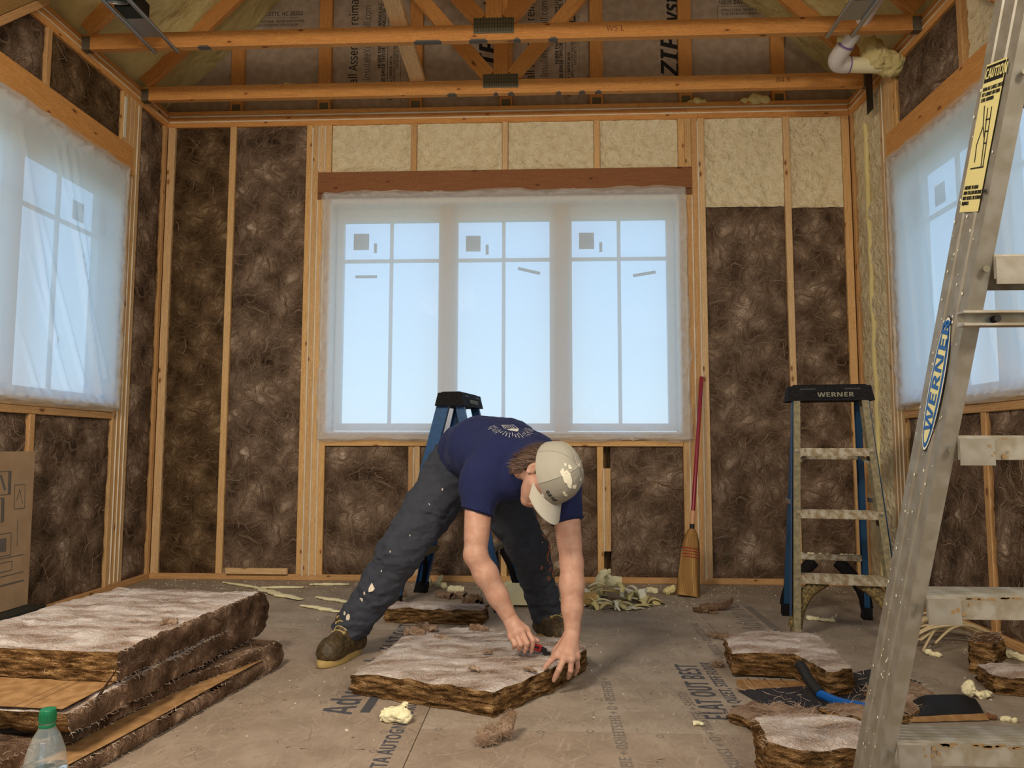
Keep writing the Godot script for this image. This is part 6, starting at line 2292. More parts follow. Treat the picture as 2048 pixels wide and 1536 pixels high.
# ---------------------------------------------------------------- batts
# a slab of wool on an outline (x, z): streaked face on top, layered edges; its fuzz is one part
func poly_batt(parent: Node3D, outline: Array, y0: float, thick: float, seed_: float, top_m: Material, side_m: Material, lift: Variant = null, fuzz := 1.0, res := 0.028, ragged := 0.006) -> MeshInstance3D:
	var poly := PackedVector2Array()
	for k in outline.size():
		var a: Vector2 = outline[k]
		var b: Vector2 = outline[(k + 1) % outline.size()]
		var n := maxi(1, int(a.distance_to(b) / res))
		for j in n:
			poly.append(a.lerp(b, float(j) / n))
	var cw := Geometry2D.is_polygon_clockwise(poly)
	var m := poly.size()
	var outn := PackedVector2Array()
	for k in m:
		var d := poly[(k + 1) % m] - poly[(k - 1 + m) % m]
		outn.append((Vector2(-d.y, d.x) if cw else Vector2(d.y, -d.x)).normalized())
	for k in m:
		poly[k] += outn[k] * ragged * nz.get_noise_2d(poly[k].x * 30.0 + seed_, poly[k].y * 30.0) * 1.4
	var top := func(p: Vector2, edge: float) -> float:
		var y := y0 + thick + 0.010 * nz.get_noise_3d(p.x * 7.0, p.y * 7.0, seed_) + 0.006 * nz.get_noise_3d(p.x * 24.0, p.y * 24.0, seed_ + 3.0)
		y -= 0.010 * (1.0 - smoothstep(0.0, 0.035, edge))
		if lift != null:
			y += lift.call(p)
		return maxf(y, y0 + thick * 0.25)
	# top face
	var pts := PackedVector2Array(poly)
	var box := Rect2(poly[0], Vector2.ZERO)
	for p in poly:
		box = box.expand(p)
	var edge_of := PackedFloat32Array()
	for k in m:
		edge_of.append(0.0)
	var x := box.position.x
	while x < box.end.x:
		var z := box.position.y
		while z < box.end.y:
			var p := Vector2(x, z) + Vector2(nz.get_noise_2d(x * 90.0, z * 90.0), nz.get_noise_2d(x * 90.0 + 50.0, z * 90.0)) * res * 0.4
			if Geometry2D.is_point_in_polygon(p, poly):
				var e := 9.0
				for k in range(0, m):
					e = minf(e, p.distance_squared_to(poly[k]))
				e = sqrt(e)
				if e > res * 0.45:
					pts.append(p)
					edge_of.append(e)
			z += res
		x += res
	var tri := Geometry2D.triangulate_delaunay(pts)
	var v3 := PackedVector3Array()
	for k in pts.size():
		v3.append(Vector3(pts[k].x, top.call(pts[k], edge_of[k]), pts[k].y))
	var mb := MB.new()
	mb.v = v3.duplicate()
	mb.n.resize(v3.size())
	mb.n.fill(Vector3.ZERO)
	for p in pts:
		mb.t.append(p)
	for k in range(0, tri.size(), 3):
		var a := pts[tri[k]]
		var b := pts[tri[k + 1]]
		var c := pts[tri[k + 2]]
		if not Geometry2D.is_point_in_polygon((a + b + c) / 3.0, poly):
			continue
		var ia := tri[k]
		var ib := tri[k + 1]
		var ic := tri[k + 2]
		var nn := (v3[ic] - v3[ia]).cross(v3[ib] - v3[ia])
		if nn.y < 0.0:
			nn = -nn
			var h := ib
			ib = ic
			ic = h
		mb.i.append_array(PackedInt32Array([ia, ib, ic]))
		for q in [ia, ib, ic]:
			mb.n[q] += nn
	for k in mb.n.size():
		mb.n[k] = mb.n[k].normalized() if mb.n[k].length_squared() > 0 else Vector3.UP
	var mesh := ArrayMesh.new()
	mb.add_to(mesh, top_m)
	# layered sides
	var sb := MB.new()
	var rows := 9
	var sp := PackedVector3Array()
	var su := PackedVector2Array()
	var per := 0.0
	for r in rows:
		per = 0.0
		for k in m + 1:
			var q := k % m
			if k > 0:
				per += poly[q].distance_to(poly[(k - 1) % m])
			var g := float(r) / (rows - 1)
			var yt := v3[q].y
			var y := lerpf(y0 + 0.001, yt, g)
			var off := 0.015 * nz.get_noise_3d(per * 6.0, y * 80.0, seed_ + 11.0) + 0.010 * nz.get_noise_3d(per * 30.0, y * 60.0, seed_ + 15.0)
			if r == rows - 1:
				off = 0.0
			var pp := poly[q] + outn[q] * (off + 0.004 * sin(g * PI))
			sp.append(Vector3(pp.x, y, pp.y))
			su.append(Vector2(per, -y))
	var centre := Vector3(box.get_center().x, y0 + thick / 2, box.get_center().y)
	sb.grid(sp, m + 1, false, centre, su)
	sb.add_to(mesh, side_m)
	var o := obj("slab", mesh, null, parent, -parent.position)
	# fuzz along the upper edge and over the face
	if fuzz > 0.0:
		var fb := MB.new()
		var r := RandomNumberGenerator.new()
		r.seed = int(seed_ * 100) + 7
		var total := int(per * 220.0 * fuzz)
		for k in total:
			var q := r.randi_range(0, m - 1)
			var base := v3[q] + Vector3(outn[q].x, 0, outn[q].y) * r.randf_range(-0.02, 0.004) - Vector3(0, r.randf_range(0.0, thick * 0.7) if r.randf() < 0.6 else 0.0, 0)
			var dir := (Vector3(outn[q].x, r.randf_range(-0.3, 1.0), outn[q].y) + Vector3(r.randfn(0, 0.6), r.randfn(0, 0.3), r.randfn(0, 0.6))).normalized()
			wisp(fb, r, base, dir, r.randf_range(0.006, 0.020), r.randf_range(0.0004, 0.0009))
		for k in int(pts.size() * 1.2 * fuzz):
			var q := r.randi_range(0, pts.size() - 1)
			wisp(fb, r, v3[q], Vector3(r.randfn(0, 1.0), r.randf_range(0.0, 0.45), r.randfn(0, 1.0)).normalized(), r.randf_range(0.010, 0.032), r.randf_range(0.0004, 0.0009))
		stuff(obj("loose_fibres", fb.done(), M.fibre_pale, parent, -parent.position))
	return o


func wisp(mb: MB, r: RandomNumberGenerator, base: Vector3, dir: Vector3, ln: float, w: float) -> void:
	var pts := PackedVector3Array()
	var d := dir
	var p := base
	var bend := Vector3(r.randfn(0, 0.5), r.randfn(0, 0.5), r.randfn(0, 0.5))
	for j in 4:
		pts.append(p)
		p += d * ln / 3.0
		d = (d + bend * 0.5).normalized()
	ribbon(mb, pts, w, w * 0.4, dir.cross(Vector3(r.randf(), r.randf(), r.randf())).normalized())


# a batt folded over on itself: its side profile (along, height) swept across from one edge to the other
func folded_batt(parent: Node3D, profile: Array, place: Callable, w: float, seed_: float, face_m: Material, end_m: Material, side_m: Material, end_rows: Array, uneven: float) -> void:
	var poly := PackedVector2Array()
	var kind := []
	for k in profile.size():
		var a: Vector2 = profile[k]
		var b: Vector2 = profile[(k + 1) % profile.size()]
		var n := maxi(1, int(a.distance_to(b) / 0.02))
		for j in n:
			poly.append(a.lerp(b, float(j) / n))
			kind.append(k in end_rows)
	var m := poly.size()
	var cols := 30
	var mesh := ArrayMesh.new()
	var shape := func(k: int, g: float) -> Vector3:
		var q := poly[k % m]
		var d := poly[(k + 1) % m] - poly[(k - 1 + m) % m]
		var nn := Vector2(d.y, -d.x).normalized()
		if Geometry2D.is_polygon_clockwise(poly):
			nn = -nn
		var s := w * g
		var amp := 0.009 * nz.get_noise_3d(q.x * 8.0, s * 8.0, seed_ + q.y * 6.0) + 0.005 * nz.get_noise_3d(q.x * 26.0, s * 26.0, seed_ + q.y * 30.0)
		amp *= uneven
		if q.y < 0.006:
			amp = 0.0
		var p := q + nn * amp
		return place.call(p.x, maxf(p.y, 0.001), s)
	for part in 2:
		var mb := MB.new()
		var k := 0
		while k < m:
			if kind[k] != (part == 1):
				k += 1
				continue
			var e := k
			while e < m and kind[e] == (part == 1):
				e += 1
			var pts := PackedVector3Array()
			var uvs := PackedVector2Array()
			var run := 0.0
			for j in range(k, e + 1):
				if j > k:
					run += poly[j % m].distance_to(poly[j - 1])
				for c in cols + 1:
					pts.append(shape.call(j, float(c) / cols))
					uvs.append(Vector2(w * c / cols, run + k * 0.01) if part == 0 else Vector2(w * c / cols, run))
			var q := poly[(k + e) / 2 % m]
			var dd := poly[mini(e, m - 1)] - poly[k]
			var mid := poly[k].lerp(poly[mini(e, m - 1)], 0.5)
			var before := mb.v.size()
			var first := mb.i.size()
			mb.grid(pts, cols + 1, false, null, uvs)
			# outward: away from the polygon's inside
			var a3: Vector3 = place.call(poly[(k + 1) % m].x, poly[(k + 1) % m].y, w / 2)
			var dp := poly[(k + 2) % m] - poly[k]
			var n2 := Vector2(dp.y, -dp.x)
			if Geometry2D.is_polygon_clockwise(poly):
				n2 = -n2
			var tip: Vector3 = place.call(poly[(k + 1) % m].x + n2.normalized().x * 0.01, poly[(k + 1) % m].y + n2.normalized().y * 0.01, w / 2)
			if mb.n[before + (cols + 1) + cols / 2].dot(tip - a3) < 0.0:
				for z in range(before, mb.v.size()):
					mb.n[z] = -mb.n[z]
				for z in range(first, mb.i.size(), 3):
					var hold := mb.i[z + 1]
					mb.i[z + 1] = mb.i[z + 2]
					mb.i[z + 2] = hold
			k = e
		if mb.v.size():
			mb.add_to(mesh, face_m if part == 0 else end_m)
	# the two long sides
	var pts2 := PackedVector2Array(poly)
	var box := Rect2(poly[0], Vector2.ZERO)
	for p in poly:
		box = box.expand(p)
	var x := box.position.x
	while x < box.end.x:
		var y := box.position.y + 0.012
		while y < box.end.y:
			if Geometry2D.is_point_in_polygon(Vector2(x, y), poly):
				var e := 9.0
				for p in poly:
					e = minf(e, p.distance_squared_to(Vector2(x, y)))
				if e > 0.00006:
					pts2.append(Vector2(x, y))
			y += 0.015
		x += 0.022
	var tri := Geometry2D.triangulate_delaunay(pts2)
	for side in 2:
		var mb := MB.new()
		for k in pts2.size():
			var q := pts2[k]
			var off := 0.0 if k < m else 0.006 + 0.014 * nz.get_noise_3d(q.x * 9.0, q.y * 40.0, seed_ + 20.0)
			var s: float = (0.0 - off) if side == 0 else (w + off)
			mb.v.append(shape.call(k, float(side)) if k < m else place.call(q.x, q.y, s))
			mb.t.append(Vector2(q.x, -q.y))
		mb.n.resize(mb.v.size())
		mb.n.fill(Vector3.ZERO)
		var want: Vector3 = place.call(0.0, 0.0, 1.0 if side else -1.0) - place.call(0.0, 0.0, 0.0)
		for k in range(0, tri.size(), 3):
			var c := (pts2[tri[k]] + pts2[tri[k + 1]] + pts2[tri[k + 2]]) / 3.0
			if not Geometry2D.is_point_in_polygon(c, poly):
				continue
			var ia := tri[k]
			var ib := tri[k + 1]
			var ic := tri[k + 2]
			var nn := (mb.v[ic] - mb.v[ia]).cross(mb.v[ib] - mb.v[ia])
			if nn.dot(want) < 0.0:
				nn = -nn
				var h := ib
				ib = ic
				ic = h
			mb.i.append_array(PackedInt32Array([ia, ib, ic]))
			for q in [ia, ib, ic]:
				mb.n[q] += nn
		for k in mb.n.size():
			mb.n[k] = mb.n[k].normalized() if mb.n[k].length_squared() > 0 else want.normalized()
		mb.add_to(mesh, side_m)
	obj("slab", mesh, null, parent)
	var fb := MB.new()
	var r := RandomNumberGenerator.new()
	r.seed = int(seed_ * 10.0)
	for k in 1300:
		var q := r.randi_range(0, m - 1)
		var g := 0.0 if r.randf() < 0.6 else r.randf()
		var base: Vector3 = shape.call(q, g)
		var out: Vector3 = place.call(0.0, 0.0, -1.0) - place.call(0.0, 0.0, 0.0)
		var dir := ((out if g == 0.0 else Vector3(0, 0.4, 0)) + Vector3(r.randfn(0, 0.7), r.randfn(0, 0.6), r.randfn(0, 0.7))).normalized()
		wisp(fb, r, base, dir, r.randf_range(0.006, 0.018), r.randf_range(0.0004, 0.0008))
	stuff(obj("loose_fibres", fb.done(), M.fibre_pale, parent))


func arc2(c: Vector2, r: float, a0: float, a1: float, n: int) -> Array:
	var out := []
	for k in n + 1:
		var a := lerpf(a0, a1, float(k) / n)
		out.append(c + Vector2(cos(a), sin(a)) * r)
	return out


func build_batts() -> void:
	# the batt being cut
	var t := thing("insulation_slab", "brown insulation batt on the floor under the worker's hands", "insulation", Vector3(-0.25, 0, -2.85))
	poly_batt(t, [Vector2(-0.172, -2.430), Vector2(-0.316, -2.497), Vector2(-0.495, -2.567), Vector2(-0.680, -2.630), Vector2(-0.646, -2.811), Vector2(-0.608, -3.139), Vector2(-0.60, -3.32), Vector2(-0.53, -3.36), Vector2(-0.269, -3.341), Vector2(-0.05, -3.20), Vector2(0.136, -3.059), Vector2(0.150, -2.942), Vector2(0.035, -2.72)], 0.001, 0.084, 3.0, M.wool_face, M.wool_edge, func(p: Vector2) -> float: return -0.018 * smoothstep(-2.95, -3.3, p.y) + 0.008 * smoothstep(-0.35, 0.1, p.x) + (-0.02 * exp(-pow((p.x + 0.66) / 0.06, 2.0)) * 0.6))
	for q in 7:
		var at: Vector3 = [Vector3(-0.52, 0.082, -3.26), Vector3(-0.43, 0.078, -3.10), Vector3(-0.30, 0.078, -3.28), Vector3(-0.22, 0.098, -2.83), Vector3(-0.25, 0.098, -2.62), Vector3(-0.06, 0.098, -2.62), Vector3(-0.56, 0.082, -3.18)][q]
		var s: float = [0.030, 0.022, 0.024, 0.012, 0.012, 0.014, 0.03][q]
		lump(t, "tuft", [[at - t.position, s * 0.7, at - t.position + Vector3(s * 1.8, -0.004, s * 0.4), 0.5], [at - t.position + Vector3(-s, 0.0, -s * 0.4), s * 0.55]], 0.006, M.wool_tuft, 9.0 + q, 0.012, 45.0)
	# a strip behind it
	t = thing("insulation_slab", "narrow insulation strip lying behind the batt being cut", "insulation", Vector3(-0.55, 0, -3.75))
	poly_batt(t, [Vector2(-0.79, -3.69), Vector2(-0.55, -3.672), Vector2(-0.315, -3.655), Vector2(-0.295, -3.80), Vector2(-0.55, -3.83), Vector2(-0.785, -3.835)], 0.001, 0.078, 8.0, M.wool_face, M.wool_edge)
	# folded batts at left
	var dir := Vector3(0.08, 0, -0.997).normalized()
	var across := Vector3(-0.997, 0, -0.08).normalized()
	var o1 := Vector3(-1.218, 0.103, -2.12)
	t = thing("folded_batt", "thick folded insulation batt on top at left, pale face up", "insulation", o1)
	var prof := [Vector2(0.0, 0.088), Vector2(0.0, 0.168), Vector2(0.3, 0.174), Vector2(0.6, 0.176), Vector2(0.84, 0.171)] + arc2(Vector2(0.87, 0.086), 0.085, PI / 2 - 0.1, -PI / 2 + 0.12, 9) + [Vector2(0.6, 0.006), Vector2(0.2, 0.006), Vector2(-0.18, 0.010), Vector2(-0.20, 0.068), Vector2(0.1, 0.075), Vector2(0.62, 0.082), Vector2(0.62, 0.087), Vector2(0.2, 0.0875)]
	folded_batt(t, prof, func(a: float, y: float, s: float) -> Vector3: return dir * a + across * s + Vector3(0, y, 0), 0.62, 14.0, M.wool_face, M.wool_edge, M.wool_edge_grey, [0, 16, 17], 1.0)
	var kp := MB.new()
	var kb := [dir * -0.196 + across * 0.012, dir * -0.196 + across * 0.61, dir * 0.02 + across * 0.61, dir * 0.02 + across * 0.012]
	kp.hex([kb[0] + Vector3(0, 0.0770, 0), kb[1] + Vector3(0, 0.0770, 0), kb[2] + Vector3(0, 0.0835, 0), kb[3] + Vector3(0, 0.0835, 0), kb[0] + Vector3(0, 0.0785, 0), kb[1] + Vector3(0, 0.0785, 0), kb[2] + Vector3(0, 0.0850, 0), kb[3] + Vector3(0, 0.0850, 0)])
	var kraft := obj("kraft_facing", kp.done(), M.kraft, t)
	for q in 3:
		var s: float = [0.12, 0.15, 0.42][q]
		var lm := MB.new()
		var a3 := dir * -0.195 + across * s + Vector3(0, 0.0789, 0)
		var b3 := dir * 0.0 + across * (s - 0.01) + Vector3(0, 0.0848, 0)
		lm.quad(a3, a3 + across * 0.002, b3 + across * 0.002, b3, Vector3.UP)
		obj("printed_line", lm.done(), M.kraft_line, kraft)
	# black strip painting the shade in the gap under its near edge
	box_obj(t, "gap_shade", dir * -0.16 + across * 0.30 + Vector3(-0.30, -0.004, -0.10), dir * -0.16 + across * 0.30 + Vector3(0.30, 0.006, 0.01), M.asphalt_black)
	lump(t, "tuft", [[Vector3(0.0, 0.173, -0.33), 0.012, Vector3(-0.05, 0.175, -0.36), 0.6], [Vector3(-0.03, 0.176, -0.30), 0.009, Vector3(-0.01, 0.176, -0.38), 0.4]], 0.005, M.wool_tuft, 55.0, 0.01, 50.0)
	var o2 := Vector3(-1.185, 0.0, -2.03)
	var dir2 := Vector3(0.16, 0, -0.987).normalized()
	var across2 := Vector3(-0.987, 0, -0.16).normalized()
	t = thing("folded_batt", "thin folded insulation batt underneath it, kraft paper showing in the fold", "insulation", o2)
	var prof2 := [Vector2(0.0, 0.004), Vector2(-0.35, 0.004), Vector2(-0.36, 0.046), Vector2(0.0, 0.047), Vector2(0.55, 0.050), Vector2(0.80, 0.056)] + [Vector2(0.80, 0.066), Vector2(0.55, 0.061), Vector2(0.0, 0.058), Vector2(-0.30, 0.057), Vector2(-0.30, 0.094), Vector2(0.1, 0.095), Vector2(0.6, 0.096), Vector2(0.85, 0.101)] + arc2(Vector2(0.90, 0.053), 0.050, PI / 2 - 0.15, -PI / 2 + 0.1, 8)
	var pl2 := func(a: float, y: float, s: float) -> Vector3:
		var shift := (0.085 * (1.0 - smoothstep(0.3, 0.9, a)) + 0.012) * smoothstep(0.048, 0.057, y)
		return dir2 * a + across2 * (s + shift) + Vector3(0, y, 0)
	folded_batt(t, prof2, pl2, 0.56, 24.0, M.wool_edge_grey, M.wool_edge, M.wool_edge_grey, [1, 9], 0.3)
	kp = MB.new()
	var kq := PackedVector3Array()
	for k in 30:
		var a := lerpf(-0.35, 0.80, k / 29.0)
		var y := 0.0520 + 0.008 * smoothstep(0.0, 0.8, a)
		for j in 2:
			var s: float = [0.004, 0.13][j]
			kq.append(dir2 * a + across2 * s + Vector3(0, y + 0.001 * nz.get_noise_2d(a * 20.0, s * 9.0), 0))
	kp.grid(kq, 2, false, [Vector3.UP])
	obj("kraft_facing", kp.done(), M.kraft, t)


# ---------------------------------------------------------------- scraps on the floor
func build_scraps() -> void:
	var t := thing("insulation_scrap", "notched insulation offcut lying in front of the right stepladder", "insulation", Vector3(0.9, 0, -3.0))
	poly_batt(t, [Vector2(0.690, -2.893), Vector2(0.80, -2.890), Vector2(0.915, -2.885), Vector2(0.935, -2.78), Vector2(0.960, -2.665), Vector2(1.055, -2.715), Vector2(1.085, -2.9), Vector2(1.11, -3.22), Vector2(0.84, -3.22), Vector2(0.715, -3.12)], 0.006, 0.094, 31.0, M.wool_face, M.wool_edge)
	# black-faced sheet under it
	t = thing("facing_sheet", "black facing sheet with wool shreds under the notched offcut", "sheet", Vector3(1.0, 0, -2.75))
	var mb := MB.new()
	var oc := [Vector2(0.672, -2.735), Vector2(0.93, -2.80), Vector2(1.15, -2.96), Vector2(1.27, -3.03), Vector2(1.36, -2.86), Vector2(1.25, -2.64), Vector2(1.0, -2.46), Vector2(0.745, -2.50)]
	var pv := PackedVector2Array(oc)
	var idx := Geometry2D.triangulate_polygon(pv)
	for k in range(0, idx.size(), 3):
		var a := pv[idx[k]]
		var b := pv[idx[k + 1]]
		var c := pv[idx[k + 2]]
		mb.tri(Vector3(a.x, 0.004, a.y), Vector3(b.x, 0.004, b.y), Vector3(c.x, 0.004, c.y), Vector3.UP, a, b, c)
	for k in oc.size():
		var a := pv[k]
		var b := pv[(k + 1) % oc.size()]
		var dv := b - a
		mb.quad(Vector3(a.x, 0, a.y), Vector3(b.x, 0, b.y), Vector3(b.x, 0.004, b.y), Vector3(a.x, 0.004, a.y), Vector3((a + b).x / 2 - 1.0, 0, (a + b).y / 2 + 2.75))
	obj("sheet", mb.done(), M.asphalt_face, t, -t.position)
	var fb := MB.new()
	var r := RandomNumberGenerator.new()
	r.seed = 61
	for k in 170:
		var p := Vector2(r.randf_range(0.68, 1.3), r.randf_range(-3.0, -2.47))
		if Geometry2D.is_point_in_polygon(p, pv):
			wisp(fb, r, Vector3(p.x, 0.005, p.y), Vector3(r.randfn(0, 1), 0.12, r.randfn(0, 1)).normalized(), r.randf_range(0.02, 0.07), 0.0012)
	stuff(obj("loose_fibres", fb.done(), M.fibre_pale, t, -t.position))
	for q in 3:
		box_obj(t, "printed_line", Vector3(0.74 + 0.06 * q, 0.0, -2.878) - t.position, Vector3(0.743 + 0.06 * q, 0.0046, -2.77) - t.position, M.kraft_line)
	mb = MB.new()
	mb.hex([Vector3(0.695, 0.001, -2.86), Vector3(0.93, 0.001, -2.85), Vector3(0.93, 0.001, -2.795), Vector3(0.672, 0.001, -2.738), Vector3(0.695, 0.0045, -2.86), Vector3(0.93, 0.0045, -2.85), Vector3(0.93, 0.0045, -2.795), Vector3(0.672, 0.0045, -2.738)])
	obj("kraft_back", mb.done(), M.kraft, t, -t.position)
	# torn mats in front
	t = thing("insulation_scrap", "torn thin insulation mat in front of the black facing sheet", "insulation", Vector3(0.78, 0, -2.42))
	poly_batt(t, [Vector2(0.556, -2.455), Vector2(0.64, -2.50), Vector2(0.72, -2.53), Vector2(0.83, -2.50), Vector2(0.90, -2.42), Vector2(0.98, -2.35), Vector2(0.93, -2.24), Vector2(0.80, -2.20), Vector2(0.68, -2.27), Vector2(0.62, -2.34)], 0.002, 0.035, 41.0, M.wool_tuft, M.wool_edge, func(p: Vector2) -> float: return 0.018 * nz.get_noise_2d(p.x * 14.0, p.y * 14.0), 1.4, 0.022, 0.018)
	t = thing("insulation_scrap", "torn wad of insulation beside the near ladder's rail", "insulation", Vector3(0.93, 0, -2.38))
	poly_batt(t, [Vector2(0.835, -2.42), Vector2(0.90, -2.46), Vector2(1.0, -2.47), Vector2(1.08, -2.42), Vector2(1.07, -2.34), Vector2(0.98, -2.35), Vector2(0.90, -2.33)], 0.034, 0.030, 43.0, M.wool_tuft, M.wool_edge, func(p: Vector2) -> float: return 0.015 * nz.get_noise_2d(p.x * 16.0, p.y * 16.0), 1.2, 0.02, 0.014)
	t = thing("insulation_scrap", "upright insulation block cut off by the bottom edge, beside the ladder", "insulation", Vector3(0.68, 0, -2.0))
	poly_batt(t, [Vector2(0.548, -1.935), Vector2(0.612, -1.885), Vector2(0.70, -1.90), Vector2(0.82, -1.93), Vector2(0.84, -2.10), Vector2(0.70, -2.15), Vector2(0.56, -2.12)], 0.001, 0.138, 47.0, M.wool_face, M.wool_edge, null, 1.2, 0.022)
	t = thing("insulation_scrap", "frayed insulation scrap lying behind the near ladder's rail", "insulation", Vector3(1.2, 0, -2.65))
	poly_batt(t, [Vector2(1.06, -2.50), Vector2(1.14, -2.47), Vector2(1.25, -2.55), Vector2(1.31, -2.66), Vector2(1.30, -2.83), Vector2(1.18, -2.80), Vector2(1.08, -2.66)], 0.006, 0.032, 51.0, M.wool_tuft, M.wool_edge, func(p: Vector2) -> float: return 0.014 * nz.get_noise_2d(p.x * 16.0, p.y * 16.0), 1.3, 0.02, 0.014)
	# curled flap of black-backed paper
	t = thing("paper_flap", "curled kraft paper flap, black inside, right of the ladder rail", "paper", Vector3(1.28, 0, -2.50))
	for part in 2:
		mb = MB.new()
		var pts := PackedVector3Array()
		for k in 13:
			var g := k / 12.0
			for j in 7:
				var c := j / 6.0
				var p := Vector3(lerpf(1.13, 1.385, g), 0.004, lerpf(-2.470, -2.500, g))
				var high := 0.034 * smoothstep(0.0, 0.35, g) * (1.0 - 0.45 * smoothstep(0.8, 1.0, g))
				if part == 0:
					p += Vector3(0.012 * c, 0.004 + (0.012 + high) * sin(c * 1.45), -0.075 * c - 0.004)
				else:
					p += Vector3(0, 0.014 * c * (0.6 + 0.4 * g), 0.018 - 0.022 * c)
				p.y += 0.002 * nz.get_noise_2d(g * 9.0, c * 5.0)
				pts.append(p - t.position)
		mb.grid(pts, 7, false, [Vector3(0, 0.5, 1)])
		obj("black_face" if part == 0 else "kraft_edge", mb.done(), M.asphalt_black if part == 0 else M.kraft, t)
	# blocks at the right edge
	t = thing("insulation_scrap", "small stacked insulation block near the right wall, standing upright", "insulation", Vector3(1.7, 0, -3.0))
	poly_batt(t, [Vector2(1.615, -3.0), Vector2(1.672, -2.95), Vector2(1.76, -3.04), Vector2(1.79, -3.11), Vector2(1.70, -3.12)], 0.001, 0.13, 53.0, M.wool_tuft_dark, M.wool_edge, null, 1.0, 0.02)
	t = thing("insulation_scrap", "flat insulation block at the right edge beyond the ladder steps", "insulation", Vector3(1.68, 0, -2.8))
	poly_batt(t, [Vector2(1.555, -2.745), Vector2(1.66, -2.72), Vector2(1.80, -2.74), Vector2(1.82, -2.92), Vector2(1.58, -2.90)], 0.001, 0.07, 57.0, M.wool_face, M.wool_edge, null, 1.0, 0.022)
	# tufts
	var tufts := [
		["fluffy wool tuft in front of the batt being cut", [[Vector3(-0.185, 0.022, -2.205), 0.020, Vector3(-0.13, 0.03, -2.25), 0.9], [Vector3(-0.12, 0.04, -2.27), 0.022, Vector3(-0.095, 0.062, -2.30), 0.5], [Vector3(-0.16, 0.03, -2.25), 0.02]], 0.006],
		["crumpled brown wool flap on the floor right of the broom", [[Vector3(0.77, 0.012, -4.0), 0.012, Vector3(0.87, 0.012, -3.95), 1.1], [Vector3(0.82, 0.016, -4.05), 0.02, Vector3(0.93, 0.022, -4.06), 0.9], [Vector3(0.95, 0.022, -4.08), 0.016, Vector3(1.0, 0.05, -4.12), 0.5]], 0.008],
		["small rolled wool shred left of the notched offcut", [[Vector3(0.735, 0.012, -3.49), 0.010, Vector3(0.78, 0.014, -3.45), 1.2], [Vector3(0.79, 0.014, -3.45), 0.012, Vector3(0.825, 0.012, -3.425), 0.8]], 0.005],
		["loose brown wool clump on the floor below the blue ladder", [[Vector3(-0.62, 0.016, -4.32), 0.018, Vector3(-0.53, 0.02, -4.26), 1.0], [Vector3(-0.50, 0.016, -4.3), 0.02, Vector3(-0.42, 0.02, -4.22), 0.8]], 0.008],
		["larger torn wool clump between the blue ladder's legs", [[Vector3(-0.44, 0.018, -4.10), 0.022, Vector3(-0.36, 0.03, -4.06), 1.0], [Vector3(-0.40, 0.03, -4.12), 0.028, Vector3(-0.30, 0.014, -4.04), 0.7]], 0.008],
		["tiny wool ball at the blue ladder's left foot", [[Vector3(-0.84, 0.016, -4.32), 0.018, Vector3(-0.81, 0.018, -4.30), 0.8]], 0.006],
		["dark little wool crumb left of the notched offcut", [[Vector3(0.66, 0.010, -3.03), 0.011, Vector3(0.675, 0.010, -3.02), 0.8]], 0.004],
	]
	for k in tufts.size():
		var q: Array = tufts[k]
		var o := lump(self, "wool_tuft", q[1], q[2], M.wool_tuft_dark if k in [1, 4] else M.wool_tuft, 70.0 + k * 3, 0.010, 24.0, 0.0)
		tag(o, q[0], "insulation")
		var fz := MB.new()
		var am := o.mesh as ArrayMesh
		var vv: PackedVector3Array = am.surface_get_arrays(0)[Mesh.ARRAY_VERTEX]
		var nn: PackedVector3Array = am.surface_get_arrays(0)[Mesh.ARRAY_NORMAL]
		for j in mini(500, vv.size()):
			var w := r.randi_range(0, vv.size() - 1)
			wisp(fz, r, vv[w], (nn[w] + Vector3(r.randfn(0, 0.6), r.randfn(0, 0.3), r.randfn(0, 0.6))).normalized(), r.randf_range(0.008, 0.022), 0.0008)
		stuff(obj("loose_fibres", fz.done(), M.fibre, o))
	# foam offcuts: flat ragged strips
	var strips := [
		["long thin foam offcut along the back wall's foot, leftmost strip", Vector2(-2.02, -4.66), Vector2(-1.68, -4.46), 0.022],
		["crooked foam offcut in front of the left studs, pointing right", Vector2(-1.70, -4.45), Vector2(-1.37, -4.17), 0.055],
		["thin foam sliver behind the crooked offcut", Vector2(-1.72, -4.50), Vector2(-1.47, -4.53), 0.018],
		["knobbly foam offcut just left of the worker's trousers", Vector2(-1.30, -4.24), Vector2(-1.06, -4.10), 0.032],
		["jagged flat foam offcut left of the worker's boot", Vector2(-1.31, -4.02), Vector2(-1.06, -3.87), 0.03],
		["pale foam sliver behind the jagged offcut, against the wall", Vector2(-1.46, -4.62), Vector2(-1.22, -4.64), 0.02],
	]
	for k in strips.size():
		var s: Array = strips[k]
		var a: Vector2 = s[1]
		var b: Vector2 = s[2]
		foam_strip("foam_offcut", s[0], Vector3(a.x, 0, a.y), Vector3(b.x, 0, b.y), s[3], 0.018, M.foam_pale, k * 3.0, "")
